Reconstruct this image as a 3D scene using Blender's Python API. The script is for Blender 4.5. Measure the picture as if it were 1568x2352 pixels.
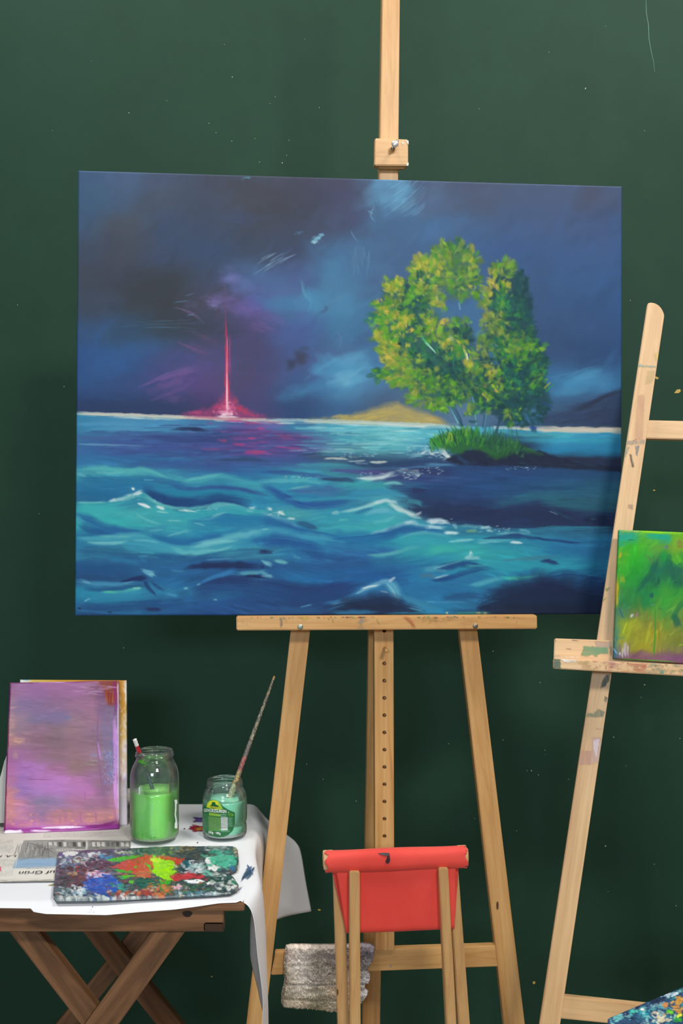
import bpy, bmesh, math, random
import numpy as np
from mathutils import Vector, Matrix

for _o in list(bpy.data.objects):
    bpy.data.objects.remove(_o, do_unlink=True)
SC = bpy.context.scene
COL = SC.collection

# ---------------------------------------------------------------- camera (eye 1.31 m above the floor, level, focal 2500 px on a 1568 px wide frame)
FPX, CX, CY, EYE = 2500.0, 784.0, 1176.0, 1.31
cam_d = bpy.data.cameras.new('camera'); cam = bpy.data.objects.new('camera', cam_d); COL.objects.link(cam)
cam.location = (0, 0, EYE); cam.rotation_euler = (math.pi / 2, 0, 0)
cam_d.sensor_fit = 'VERTICAL'; cam_d.sensor_height = 36.0; cam_d.lens = 36.0 * FPX / 2352.0; cam_d.clip_start = 0.02
SC.camera = cam

# ---------------------------------------------------------------- world, lights, exposure
wd = bpy.data.worlds.new('studio_ambient'); SC.world = wd; wd.use_nodes = True
wd.node_tree.nodes['Background'].inputs[0].default_value = (0.80, 0.90, 1.0, 1); wd.node_tree.nodes['Background'].inputs[1].default_value = 0.07

def area(name, loc, aim, sx, sy, power, col):
    d = bpy.data.lights.new(name, 'AREA'); d.shape = 'RECTANGLE'; d.size = sx; d.size_y = sy; d.energy = power; d.color = col
    o = bpy.data.objects.new(name, d); COL.objects.link(o); o.location = loc
    o.rotation_euler = (Vector(aim) - Vector(loc)).to_track_quat('-Z', 'Y').to_euler()
    return o
area('ceiling_light_right', (1.60, 1.35, 4.2), (0.20, 1.95, 0.6), 1.0, 0.6, 66, (1.0, 0.96, 0.90))
area('ceiling_light_left', (-1.00, 1.35, 4.2), (-0.40, 1.8, 0.6), 1.0, 0.6, 52, (1.0, 0.98, 0.95))
area('ceiling_light_front', (1.10, -1.25, 3.25), (0.0, 2.3, 0.9), 0.7, 0.4, 72, (1.0, 0.96, 0.90))
area('window_light', (-0.55, -2.4, 2.0), (-0.1, 2.3, 1.0), 1.0, 0.4, 56, (0.74, 0.89, 1.0))
vs = SC.view_settings
vs.view_transform = 'Standard'; vs.look = 'None'; vs.gamma = 1.0; vs.exposure = 0.0
try: vs.use_curve_mapping = False
except Exception: pass
# ---------------------------------------------------------------- helpers
def lin(c):
    c = np.asarray(c, dtype=np.float64)
    return np.where(c <= .04045, c / 12.92, ((np.maximum(c, 0) + .055) / 1.055) ** 2.4)
def hx(h, g=1.0):
    v = lin([int(h[i:i+2], 16) / 255. for i in (0, 2, 4)]) * g
    return (float(v[0]), float(v[1]), float(v[2]), 1.0)
def ray(px, py): return Vector(((px - CX) / FPX, 1.0, -(py - CY) / FPX))
def at(px, py, Y): return Vector((0, 0, EYE)) + ray(px, py) * Y             # the point of that sight line at depth Y
def onz(px, py, z):                                                        # the point of that sight line at height z
    r = ray(px, py); return Vector((0, 0, EYE)) + r * ((z - EYE) / r.z)
def pix(v): return CX + v[0] / v[1] * FPX, CY - (v[2] - EYE) / v[1] * FPX
class Plane:
    """an upright plane through P with rightward direction a, upward direction u; n points away from the viewer"""
    def __init__(s, P, a, u):
        s.P = Vector(P); s.a = Vector(a).normalized(); s.n = s.a.cross(Vector(u)).normalized()
        if s.n.y < 0: s.n = -s.n
        s.u = s.n.cross(s.a).normalized()
        if s.u.z < 0: s.u = -s.u
    def hit(s, px, py, off=0.0):
        r = ray(px, py); O = Vector((0, 0, EYE)); P = s.P + s.n * off
        return O + r * ((P - O).dot(s.n) / r.dot(s.n))
def tag(o, label, cat, group=None, kind=None):
    if label: o['label'] = label
    if cat: o['category'] = cat
    if group: o['group'] = group
    if kind: o['kind'] = kind
    return o
def thing(name, label, cat, loc=(0, 0, 0), group=None):
    o = bpy.data.objects.new(name, None); COL.objects.link(o); o.location = loc; o.empty_display_size = .05
    return tag(o, label, cat, group)
def adopt(o, parent):
    if parent is not None:
        o.parent = parent; o.matrix_parent_inverse = Matrix.Identity(4)
        l = Vector((0, 0, 0)); p = parent; M = Matrix.Identity(4)
        chain = []
        while p: chain.append(p); p = p.parent
        for q in reversed(chain): M = M @ q.matrix_basis if q.parent is None else M @ q.matrix_parent_inverse @ q.matrix_basis
        o.matrix_parent_inverse = M.inverted()
    return o
def link(name, me, mat, parent=None, M=None, smooth=False):
    if mat is not None:
        for m_ in (mat if isinstance(mat, (list, tuple)) else [mat]): me.materials.append(m_)
    if smooth: me.polygons.foreach_set('use_smooth', [True] * len(me.polygons))
    o = bpy.data.objects.new(name, me); COL.objects.link(o)
    if M is not None: o.matrix_basis = M
    return adopt(o, parent)
def from_bm(name, bm, mat, parent=None, M=None, smooth=False):
    me = bpy.data.meshes.new(name); bm.to_mesh(me); bm.free(); return link(name, me, mat, parent, M, smooth)
def frame(X, N, O):
    """matrix with local x along X, local z along N"""
    X = Vector(X).normalized(); N = Vector(N); N = (N - X * N.dot(X)).normalized(); Yv = N.cross(X)
    M = Matrix((X, Yv, N)).transposed().to_4x4(); M.translation = O; return M
def prism(name, pts, thick, mat, parent=None, axis=None, bevel=.0015, seg=2):
    """a board: world outline pts of its front, pushed back by the vector thick; grain runs along axis"""
    pts = [Vector(p) for p in pts]; O = sum(pts, Vector()) / len(pts)
    X = Vector(axis) if axis is not None else pts[1] - pts[0]
    M = frame(X, thick, O); Mi = M.inverted(); bm = bmesh.new()
    A = [bm.verts.new(Mi @ p) for p in pts]; B = [bm.verts.new(Mi @ (p + Vector(thick))) for p in pts]; n = len(pts)
    bm.faces.new(A); bm.faces.new(B[::-1])
    for i in range(n): bm.faces.new((A[(i+1) % n], A[i], B[i], B[(i+1) % n]))
    bmesh.ops.recalc_face_normals(bm, faces=bm.faces)
    if bevel: bmesh.ops.bevel(bm, geom=list(bm.edges), offset=bevel, segments=seg, affect='EDGES', clamp_overlap=True)
    return from_bm(name, bm, mat, parent, M)
def board(name, pl, c4, off, th, mat, parent=None, along='v', **k):
    """a straight member given by its four front corners (photo sight lines) on plane pl; c4 = left-top, right-top, right-bottom, left-bottom"""
    P = [pl.hit(x, y, off) for x, y in c4]
    ax = (P[0] + P[1] - P[2] - P[3]) if along == 'v' else (P[1] + P[2] - P[0] - P[3])
    return prism(name, P, pl.n * th, mat, parent, ax, **k)
def tube(name, pts, rads, mat, parent=None, seg=12, smooth=True, cap=True, colf=None):
    pts = [Vector(p) for p in pts]; bm = bmesh.new(); rings = []
    t0 = (pts[1] - pts[0]).normalized(); ref = Vector((0, 0, 1)) if abs(t0.z) < .9 else Vector((0, 1, 0))
    for i, p in enumerate(pts):
        t = (pts[min(i+1, len(pts)-1)] - pts[max(i-1, 0)]).normalized(); s = t.cross(ref).normalized(); q = s.cross(t)
        r = rads[i] if isinstance(rads, (list, tuple)) else rads
        rings.append([bm.verts.new(p + (s * math.cos(2*math.pi*k/seg) + q * math.sin(2*math.pi*k/seg)) * r) for k in range(seg)])
    for a, b in zip(rings, rings[1:]):
        for k in range(seg): bm.faces.new((a[k], a[(k+1) % seg], b[(k+1) % seg], b[k]))
    if cap: bm.faces.new(rings[0][::-1]); bm.faces.new(rings[-1])
    bmesh.ops.recalc_face_normals(bm, faces=bm.faces)
    return from_bm(name, bm, mat, parent, None, smooth)
def lathe(name, prof, C, mat, parent=None, seg=64, smooth=True):
    """prof = [(r, z)...] turned about the vertical through C"""
    bm = bmesh.new(); rings = []
    for r, z in prof:
        if r < 1e-5: rings.append([bm.verts.new((C[0], C[1], C[2] + z))])
        else: rings.append([bm.verts.new((C[0] + r*math.cos(2*math.pi*k/seg), C[1] + r*math.sin(2*math.pi*k/seg), C[2] + z)) for k in range(seg)])
    for a, b in zip(rings, rings[1:]):
        for k in range(seg):
            k2 = (k+1) % seg
            if len(a) == 1 and len(b) == 1: continue
            if len(a) == 1: bm.faces.new((a[0], b[k2], b[k]))
            elif len(b) == 1: bm.faces.new((a[k], a[k2], b[0]))
            else: bm.faces.new((a[k], a[k2], b[k2], b[k]))
    bmesh.ops.recalc_face_normals(bm, faces=bm.faces)
    return from_bm(name, bm, mat, parent, None, smooth)
def grid_mesh(name, V, cols, mat, parent=None, smooth=True, gain=1.0, extra=None):
    """V: (ny, nx, 3) points; cols: (ny, nx, 3|4) colours as painted (display values); stored as a colour attribute"""
    ny, nx = V.shape[:2]; vv = V.reshape(-1, 3).astype(np.float32)
    i = np.arange(ny * nx).reshape(ny, nx); q = np.stack([i[:-1, :-1], i[1:, :-1], i[1:, 1:], i[:-1, 1:]], -1).reshape(-1, 4)
    c = None
    if cols is not None:
        c = np.ones((ny * nx, 4), np.float32); cc = cols.reshape(-1, cols.shape[-1]); c[:, :3] = np.clip(lin(cc[:, :3]) * gain, 0, .95)
        if cols.shape[-1] == 4: c[:, 3] = cc[:, 3]
    if extra is not None:
        ev, eq, ec = extra
        q = np.concatenate([q, eq]); vv = np.concatenate([vv, ev]) if len(ev) else vv
        if len(ev): c = np.concatenate([c, ec])
    me = bpy.data.meshes.new(name); me.vertices.add(len(vv)); me.vertices.foreach_set('co', vv.ravel())
    me.loops.add(len(q) * 4); me.loops.foreach_set('vertex_index', q.ravel().astype(np.int32))
    me.polygons.add(len(q)); me.polygons.foreach_set('loop_start', np.arange(0, len(q) * 4, 4, dtype=np.int32)); me.polygons.foreach_set('loop_total', np.full(len(q), 4, np.int32))
    me.update(calc_edges=True)
    if c is not None:
        at_ = me.color_attributes.new('Col', 'FLOAT_COLOR', 'POINT'); at_.data.foreach_set('color', c.ravel())
    return link(name, me, mat, parent, None, smooth)
def bil(c4, s, t):
    P = [np.array(p, float) for p in c4]; s = s[..., None]; t = t[..., None]
    return (P[0] * (1 - s) + P[1] * s) * (1 - t) + (P[3] * (1 - s) + P[2] * s) * t
def skirt(V, depth_vec):
    """extra strip closing the rim of a grid, pushed back by depth_vec; returns (verts, quads) with index offset for grid_mesh"""
    ny, nx = V.shape[:2]; idx = np.arange(ny * nx).reshape(ny, nx)
    loop = np.concatenate([idx[0, :], idx[1:, -1], idx[-1, -2::-1], idx[-2:0:-1, 0]])
    P = V.reshape(-1, 3)[loop] + np.array(depth_vec)
    n = len(loop); j = np.arange(n); b = ny * nx
    q = np.stack([loop, b + j, b + (j + 1) % n, loop[(j + 1) % n]], -1)[:, ::-1]
    return loop, P.astype(np.float32), q

# ---------------------------------------------------------------- procedural materials
def nmat(name):
    m = bpy.data.materials.new(name); m.use_nodes = True; nt = m.node_tree; nt.nodes.clear()
    out = nt.nodes.new('ShaderNodeOutputMaterial'); b = nt.nodes.new('ShaderNodeBsdfPrincipled'); nt.links.new(b.outputs[0], out.inputs[0])
    return m, nt, b, out
def N(nt, t, **k):
    n = nt.nodes.new('ShaderNode' + t)
    for a, v in k.items(): setattr(n, a, v)
    return n
def noise(nt, scale, detail=4, rough=.55, vec=None, dist=0):
    n = N(nt, 'TexNoise'); n.inputs['Scale'].default_value = scale; n.inputs['Detail'].default_value = detail; n.inputs['Roughness'].default_value = rough; n.inputs['Distortion'].default_value = dist
    if vec is not None: nt.links.new(vec, n.inputs['Vector'])
    return n
def ramp(nt, fac, stops):
    r = N(nt, 'ValToRGB'); e = r.color_ramp.elements
    while len(e) < len(stops): e.new(.5)
    for q, (p, c) in zip(e, stops): q.position = p; q.color = c
    nt.links.new(fac, r.inputs[0]); return r
def mapping(nt, sc, out='Object', rot=(0, 0, 0)):
    tc = N(nt, 'TexCoord'); mp = N(nt, 'Mapping'); mp.inputs['Scale'].default_value = sc; mp.inputs['Rotation'].default_value = rot
    nt.links.new(tc.outputs[out], mp.inputs['Vector']); return mp.outputs[0]
def bump(nt, b, h, strength=.3, dist=.001):
    n = N(nt, 'Bump'); n.inputs['Strength'].default_value = strength; n.inputs['Distance'].default_value = dist
    nt.links.new(h, n.inputs['Height']); nt.links.new(n.outputs[0], b.inputs['Normal'])
def plain(name, col, rough=.5, metal=0., var=.12, scale=30, bs=.15, bd=.0006, coat=0.):
    m, nt, b, _ = nmat(name); v = mapping(nt, (1, 1, 1)); n = noise(nt, scale, 5, .6, v)
    c = np.array(col[:3]); r = ramp(nt, n.outputs[0], [(.3, (*(c * (1 - var)), 1)), (.7, (*np.minimum(c * (1 + var), .95), 1))])
    nt.links.new(r.outputs[0], b.inputs['Base Color']); b.inputs['Roughness'].default_value = rough; b.inputs['Metallic'].default_value = metal; b.inputs['Coat Weight'].default_value = coat
    n2 = noise(nt, scale * 12, 3, .6, v); bump(nt, b, n2.outputs[0], bs, bd); return m
def wood(name, light, mid, dark, rough=.42, grain=1.0, knots=False, contrast=1.0):
    m, nt, b, _ = nmat(name)
    v = mapping(nt, (1.6, 26 * grain, 26 * grain)); n1 = noise(nt, 1.5, 6, .62, v, 1.1)
    v2 = mapping(nt, (9, 260, 260)); n2 = noise(nt, 1.0, 3, .6, v2)
    v3 = mapping(nt, (1.1, 3.5, 3.5)); n3 = noise(nt, 1.6, 2, .5, v3)
    r1 = ramp(nt, n1.outputs[0], [(.30, dark), (.47, mid), (.68, light)])
    r2 = ramp(nt, n2.outputs[0], [(.34, (.86, .84, .80, 1)), (.55, (1, 1, 1, 1))])
    mx = N(nt, 'MixRGB', blend_type='MULTIPLY'); mx.inputs[0].default_value = .75 * contrast; nt.links.new(r1.outputs[0], mx.inputs[1]); nt.links.new(r2.outputs[0], mx.inputs[2])
    r3 = ramp(nt, n3.outputs[0], [(.3, (.88, .86, .84, 1)), (.7, (1.04, 1.04, 1.04, 1))])
    mx2 = N(nt, 'MixRGB', blend_type='MULTIPLY'); mx2.inputs[0].default_value = .8; nt.links.new(mx.outputs[0], mx2.inputs[1]); nt.links.new(r3.outputs[0], mx2.inputs[2])
    last = mx2.outputs[0]
    if knots:
        vo = N(nt, 'TexVoronoi'); vo.inputs['Scale'].default_value = 1.0; nt.links.new(mapping(nt, (3.2, 14, 14)), vo.inputs['Vector'])
        kr = ramp(nt, vo.outputs['Distance'], [(.05, (.25, .18, .14, 1)), (.14, (1, 1, 1, 1))])
        mx3 = N(nt, 'MixRGB', blend_type='MULTIPLY'); mx3.inputs[0].default_value = .8; nt.links.new(last, mx3.inputs[1]); nt.links.new(kr.outputs[0], mx3.inputs[2]); last = mx3.outputs[0]
    nt.links.new(last, b.inputs['Base Color']); b.inputs['Roughness'].default_value = rough
    bump(nt, b, n2.outputs[0], .12, .0004); return m
def paintmat(name, rough=.45, weave=0., coat=0., alpha=False, bs=.3, spec=.5):
    """colour from the painted colour attribute, canvas weave or bristle relief by nodes"""
    m, nt, b, out = nmat(name); a = N(nt, 'Attribute', attribute_name='Col'); nt.links.new(a.outputs['Color'], b.inputs['Base Color'])
    b.inputs['Roughness'].default_value = rough; b.inputs['Coat Weight'].default_value = coat; b.inputs['Coat Roughness'].default_value = .25; b.inputs['Specular IOR Level'].default_value = spec
    if weave:
        w = N(nt, 'TexWave', wave_type='BANDS', bands_direction='X'); w.inputs['Scale'].default_value = weave; w.inputs['Distortion'].default_value = .6
        w2 = N(nt, 'TexWave', wave_type='BANDS', bands_direction='Z'); w2.inputs['Scale'].default_value = weave; w2.inputs['Distortion'].default_value = .6
        v = mapping(nt, (1, 1, 1)); nt.links.new(v, w.inputs[0]); nt.links.new(v, w2.inputs[0])
        ad = N(nt, 'Math', operation='ADD'); nt.links.new(w.outputs['Fac'], ad.inputs[0]); nt.links.new(w2.outputs['Fac'], ad.inputs[1]); bump(nt, b, ad.outputs[0], .12, .0004)
    else:
        n = noise(nt, 300, 4, .6, mapping(nt, (1, 1, 1))); bump(nt, b, n.outputs[0], bs, .0006)
    if alpha:
        tr = N(nt, 'BsdfTransparent'); mx = N(nt, 'MixShader'); nt.links.new(a.outputs['Alpha'], mx.inputs[0]); nt.links.new(tr.outputs[0], mx.inputs[1]); nt.links.new(b.outputs[0], mx.inputs[2]); nt.links.new(mx.outputs[0], out.inputs[0])
    return m
def glassmat(name, tint=(.975, .992, .985, 1), edge=.55):
    """thin clear glass: see-through face-on, reflecting and greener at grazing angles"""
    m, nt, b, out = nmat(name); nt.nodes.remove(b)
    lw = N(nt, 'LayerWeight'); lw.inputs['Blend'].default_value = .25
    tc = ramp(nt, lw.outputs['Facing'], [(.7, tint), (1.0, (.74, .84, .80, 1))])
    tr = N(nt, 'BsdfTransparent'); nt.links.new(tc.outputs[0], tr.inputs[0])
    gl = N(nt, 'BsdfGlossy'); gl.inputs['Roughness'].default_value = .03; gl.inputs[0].default_value = (1, 1, 1, 1)
    fr = N(nt, 'Fresnel'); fr.inputs['IOR'].default_value = 1.5
    fm = N(nt, 'Math', operation='MULTIPLY'); fm.inputs[1].default_value = .9; nt.links.new(fr.outputs[0], fm.inputs[0])
    mx = N(nt, 'MixShader'); nt.links.new(fm.outputs[0], mx.inputs[0]); nt.links.new(tr.outputs[0], mx.inputs[1]); nt.links.new(gl.outputs[0], mx.inputs[2])
    df = N(nt, 'BsdfDiffuse'); df.inputs[0].default_value = (.75, .85, .80, 1); gn = noise(nt, 40, 3, .6, mapping(nt, (1, 1, 1))); gr = ramp(nt, gn.outputs[0], [(.35, (.015, .015, .015, 1)), (.75, (.06, .06, .06, 1))])   # a film of grime
    m2 = N(nt, 'MixShader'); nt.links.new(gr.outputs[0], m2.inputs[0]); nt.links.new(mx.outputs[0], m2.inputs[1]); nt.links.new(df.outputs[0], m2.inputs[2]); nt.links.new(m2.outputs[0], out.inputs[0])
    return m
M_OAK = wood('honey_beech_wood', hx('e2b478'), hx('d4a366'), hx('bf8a50'), contrast=.7)
M_PINE = wood('pine_wood', hx('e4b478'), hx('d8a464'), hx('b47c44'), grain=1.5)
M_BEECH = wood('pale_beech_wood', hx('e6c190'), hx('dcb482'), hx('cda272'), contrast=.8)
M_STOOL = wood('light_stool_wood', hx('d8b078'), hx('c89e68'), hx('b08452'), contrast=.9)
M_DARKW = wood('brown_oiled_wood', hx('a07450'), hx('805a3c'), hx('503622'), rough=.5, grain=.9, knots=True)
M_END = plain('end_grain_wood', hx('c8a070'), .6, var=.2, scale=90)
M_METAL = plain('worn_steel', hx('a8a8a4'), .3, 1.0, .1)
M_CANVAS_BACK = plain('raw_canvas_cloth', hx('d8d0bc'), .8, var=.05, scale=200)
M_PAINTED = paintmat('acrylic_on_canvas', .55, 900, spec=.14)
M_IMPASTO = paintmat('thick_wet_paint', .28, 0, .35, bs=.5)
M_STAIN = paintmat('paint_stains', .5, 0, 0, alpha=True)
# ---------------------------------------------------------------- paint engine (numpy, brush strokes on a raster)
def hexc(h):
    return np.array([int(h[i:i+2], 16) for i in (0, 2, 4)], dtype=np.float32) / 255.

def lattice(ix, iy, seed):
    h = (ix.astype(np.int64) * 374761393 + iy.astype(np.int64) * 668265263 + seed * 1442695041) & 0xffffffff
    h = ((h ^ (h >> 13)) * 1274126177) & 0xffffffff
    h = h ^ (h >> 16)
    return (h & 0xffff).astype(np.float32) / 65535.

def vnoise(x, y, seed=0):
    x0 = np.floor(x); y0 = np.floor(y)
    fx = x - x0; fy = y - y0
    fx = fx * fx * (3 - 2 * fx); fy = fy * fy * (3 - 2 * fy)
    a = lattice(x0, y0, seed); b = lattice(x0 + 1, y0, seed)
    c = lattice(x0, y0 + 1, seed); d = lattice(x0 + 1, y0 + 1, seed)
    return (a + (b - a) * fx) * (1 - fy) + (c + (d - c) * fx) * fy

def fbm(x, y, seed=0, n=3):
    s = 0; a = 0.5; t = 0
    for i in range(n):
        s = s + a * vnoise(x, y, seed + i * 17); t += a
        x = x * 2.03; y = y * 2.03; a *= 0.5
    return s / t

class Raster:
    """a painted surface; drawn in its own flat coordinates x0..x1, y0..y1"""
    def __init__(s, x0, y0, x1, y1, res=1.0, seed=1):
        s.x0, s.y0, s.res = x0, y0, res
        s.w = int((x1 - x0) * res) + 1; s.h = int((y1 - y0) * res) + 1
        s.a = np.zeros((s.h, s.w, 3), np.float32)
        s.rng = random.Random(seed)
        s.X, s.Y = np.meshgrid(x0 + np.arange(s.w, dtype=np.float32) / res, y0 + np.arange(s.h, dtype=np.float32) / res)
    def table(s, xs, ys, rows, warp=14, wl=(60, 30), seed=5, dirx=1.0):
        T = np.array([[hexc(c) for c in r.split(',')] for r in rows], np.float32)
        X = s.X + (fbm(s.X / wl[0], s.Y / wl[1], seed) - .5) * 2 * warp * dirx
        Y = s.Y + (fbm(s.X / wl[0], s.Y / wl[1], seed + 50) - .5) * 2 * warp * .6
        xs = np.array(xs, np.float32); ys = np.array(ys, np.float32)
        i = np.clip(np.searchsorted(xs, X) - 1, 0, len(xs) - 2)
        j = np.clip(np.searchsorted(ys, Y) - 1, 0, len(ys) - 2)
        fx = np.clip((X - xs[i]) / (xs[i+1] - xs[i]), 0, 1); fy = np.clip((Y - ys[j]) / (ys[j+1] - ys[j]), 0, 1)
        fx = (fx * fx * (3 - 2 * fx))[..., None]; fy = (fy * fy * (3 - 2 * fy))[..., None]
        return (T[j, i] * (1 - fx) + T[j, i+1] * fx) * (1 - fy) + (T[j+1, i] * (1 - fx) + T[j+1, i+1] * fx) * fy
    def box(s, xa, ya, xb, yb):
        i0 = max(0, int((xa - s.x0) * s.res)); i1 = min(s.w, int((xb - s.x0) * s.res) + 2)
        j0 = max(0, int((ya - s.y0) * s.res)); j1 = min(s.h, int((yb - s.y0) * s.res) + 2)
        return (slice(j0, j1), slice(i0, i1)) if i1 > i0 and j1 > j0 else None
    def put(s, sl, al, c):
        al = al[..., None]
        s.a[sl] = s.a[sl] * (1 - al) + c * al
    def line(s, pts, w, col, a=1., soft=.35, streak=.4, fade=.25, fl=26., seed=None, prof=None):
        """a brush stroke: polyline pts, full width w (or a list per point), bristle streaks, tapering ends"""
        P = np.array(pts, np.float32)
        W = np.array(w if isinstance(w, (list, tuple)) else [w] * len(P), np.float32)
        if len(P) > 2:                                   # smooth the path
            for _ in range(2):
                Q = [P[0]]; V = [W[0]]
                for k in range(len(P) - 1):
                    Q += [P[k] * .75 + P[k+1] * .25, P[k] * .25 + P[k+1] * .75]; V += [W[k] * .75 + W[k+1] * .25, W[k] * .25 + W[k+1] * .75]
                Q.append(P[-1]); V.append(W[-1]); P = np.array(Q); W = np.array(V)
        m = float(W.max()) / 2 + 2
        sl = s.box(P[:, 0].min() - m, P[:, 1].min() - m, P[:, 0].max() + m, P[:, 1].max() + m)
        if sl is None: return
        X = s.X[sl]; Y = s.Y[sl]
        best = np.full(X.shape, 1e9, np.float32); U = np.zeros_like(best); D = np.zeros_like(best); HW = np.ones_like(best)
        seg = np.hypot(*(P[1:] - P[:-1]).T); L = float(seg.sum()) + 1e-6; acc = 0
        for k in range(len(P) - 1):
            d = P[k+1] - P[k]; l = float(seg[k]) + 1e-6
            t = np.clip(((X - P[k, 0]) * d[0] + (Y - P[k, 1]) * d[1]) / l / l, 0, 1)
            dx = X - P[k, 0] - t * d[0]; dy = Y - P[k, 1] - t * d[1]
            hw = (W[k] + (W[k+1] - W[k]) * t) / 2 + .3
            dd = np.hypot(dx, dy) / hw
            q = dd < best
            sg = np.sign(d[0] * dy - d[1] * dx)
            best = np.where(q, dd, best); U = np.where(q, (acc + t * l), U); D = np.where(q, sg * dd * hw, D); HW = np.where(q, hw, HW)
            acc += l
        sd = s.rng.randrange(9999) if seed is None else seed
        e = 1 + (vnoise(U / 16., np.sign(D) * 3 + 3, sd) - .5) * .4 + (vnoise(U / 3., np.sign(D) * 3 + 9, sd) - .5) * (.18 if m < 7 else 0.)
        al = np.clip((e - best) / max(soft, 1.2 / max(m, 1)), 0, 1)
        t = U / L
        if fade > 0:
            jit = (vnoise(D / 1.6, D * 0, sd + 1) - .5) * fade * 1.2
            al = al * np.clip((t + jit * .6) / fade + .35, 0, 1) * np.clip((1 - t + jit) / fade, 0, 1)
        if streak > 0:
            st = vnoise(D / 1.5, U / fl, sd + 2) * .65 + vnoise(D / 3.6, U / (fl * 2), sd + 3) * .35
            al = al * np.clip(1 - streak * 1.9 * (1 - st) ** 1.3 + streak * .35, 0, 1)
        s.put(sl, np.clip(al, 0, 1) * a, hexc(col) if isinstance(col, str) else col)
    def blob(s, cx, cy, rx, ry, ang, col, a=1., hard=.5, rag=.5, streak=.3, nl=9.):
        """a soft or ragged daub"""
        c, n = math.cos(math.radians(ang)), math.sin(math.radians(ang)); m = max(rx, ry) * 1.5 + 2
        sl = s.box(cx - m, cy - m, cx + m, cy + m)
        if sl is None: return
        X = s.X[sl] - cx; Y = s.Y[sl] - cy
        u = (X * c + Y * n); v = (-X * n + Y * c); sd = s.rng.randrange(9999)
        r = np.hypot(u / rx, v / ry) + (fbm(u / nl, v / nl * 1.6, sd, 3) - .5) * 2 * rag
        al = np.clip((1 - r) / (1.001 - hard), 0, 1); al = al * al * (3 - 2 * al)
        if streak > 0: al = al * np.clip(1.15 - streak * 1.8 * (1 - vnoise(v / 1.7, u / 22., sd + 9)), 0, 1)
        s.put(sl, al * a, hexc(col) if isinstance(col, str) else col)
    def poly(s, pts, col, a=1., soft=2., rag=3., nl=8., streak=0., sdir=0, rx=1.0):
        P = np.array(pts, np.float32); m = soft + rag * 2 + 2
        sl = s.box(P[:, 0].min() - m, P[:, 1].min() - m, P[:, 0].max() + m, P[:, 1].max() + m)
        if sl is None: return
        sd = s.rng.randrange(9999); X = s.X[sl]; Y = s.Y[sl]
        Xw = X + (fbm(X / nl, Y / nl, sd) - .5) * 2 * rag * rx; Yw = Y + (fbm(X / nl, Y / nl, sd + 9) - .5) * 2 * rag
        ins = np.zeros(X.shape, bool); dm = np.full(X.shape, 1e9, np.float32)
        for k in range(len(P)):
            a0 = P[k]; b0 = P[(k+1) % len(P)]; d = b0 - a0; l2 = float(d @ d) + 1e-6
            t = np.clip(((Xw - a0[0]) * d[0] + (Yw - a0[1]) * d[1]) / l2, 0, 1)
            dm = np.minimum(dm, np.hypot(Xw - a0[0] - t * d[0], Yw - a0[1] - t * d[1]))
            cr = (a0[1] > Yw) != (b0[1] > Yw)
            with np.errstate(divide='ignore', invalid='ignore'):
                xi = d[0] * (Yw - a0[1]) / (d[1] if d[1] != 0 else 1e-6) + a0[0]
            ins ^= cr & (Xw < xi)
        sdist = np.where(ins, dm, -dm)
        al = np.clip(sdist / max(soft, .3) * .5 + .5, 0, 1)
        if streak > 0:
            cc, ss = math.cos(math.radians(sdir)), math.sin(math.radians(sdir))
            u = X * cc + Y * ss; v = -X * ss + Y * cc
            al = al * np.clip(1.1 - streak * 1.8 * (1 - vnoise(v / 1.8, u / 30., sd + 5)), 0, 1)
        s.put(sl, al * a, hexc(col) if isinstance(col, str) else col)
    def swell(s, pts, d, col, a=.85, edge=1.6, up=False, streak=.4, endf=26.):
        """a wave flank: crisp along the crest line pts, melting away over the depth d below (or above) it"""
        P = np.array(pts, np.float32)
        for _ in range(2): P = np.concatenate([P[:1], np.stack([P[:-1] * .75 + P[1:] * .25, P[:-1] * .25 + P[1:] * .75], 1).reshape(-1, 2), P[-1:]])
        o = np.argsort(P[:, 0]); P = P[o]; sl = s.box(P[0, 0], P[:, 1].min() - d - 4, P[-1, 0], P[:, 1].max() + d + 4)
        if sl is None: return
        X = s.X[sl]; Y = s.Y[sl]; sd = s.rng.randrange(9999)
        yc = np.interp(X, P[:, 0], P[:, 1]) + (fbm(X / 9., Y / 30., sd) - .5) * 2.4
        v = (yc - Y) if up else (Y - yc)
        al = np.clip(v / edge + .5, 0, 1) * np.clip(1 - v / (d * (.75 + .5 * fbm(X / 34., Y / 8., sd + 3))), 0, 1) ** .8
        al = al * np.clip((X - P[0, 0]) / endf, 0, 1) ** .6 * np.clip((P[-1, 0] - X) / endf, 0, 1) ** .6 if endf else al
        al = al * np.clip(1.12 - streak * 1.7 * (1 - vnoise(X / 38., (Y - yc * .6) / 1.8, sd + 7)), 0, 1)
        s.put(sl, al * a, hexc(col))
    def grain(s, amp, lx, ly, seed=3):
        s.a += ((vnoise(s.X / lx, s.Y / ly, seed) - .5) * amp)[..., None]
    def sample(s, x, y):
        u = np.clip((x - s.x0) * s.res, 0, s.w - 1.001); v = np.clip((y - s.y0) * s.res, 0, s.h - 1.001)
        i = u.astype(int); j = v.astype(int); fu = (u - i)[..., None]; fv = (v - j)[..., None]
        A = s.a
        return (A[j, i] * (1 - fu) + A[j, i+1] * fu) * (1 - fv) + (A[j+1, i] * (1 - fu) + A[j+1, i+1] * fu) * fv
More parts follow.
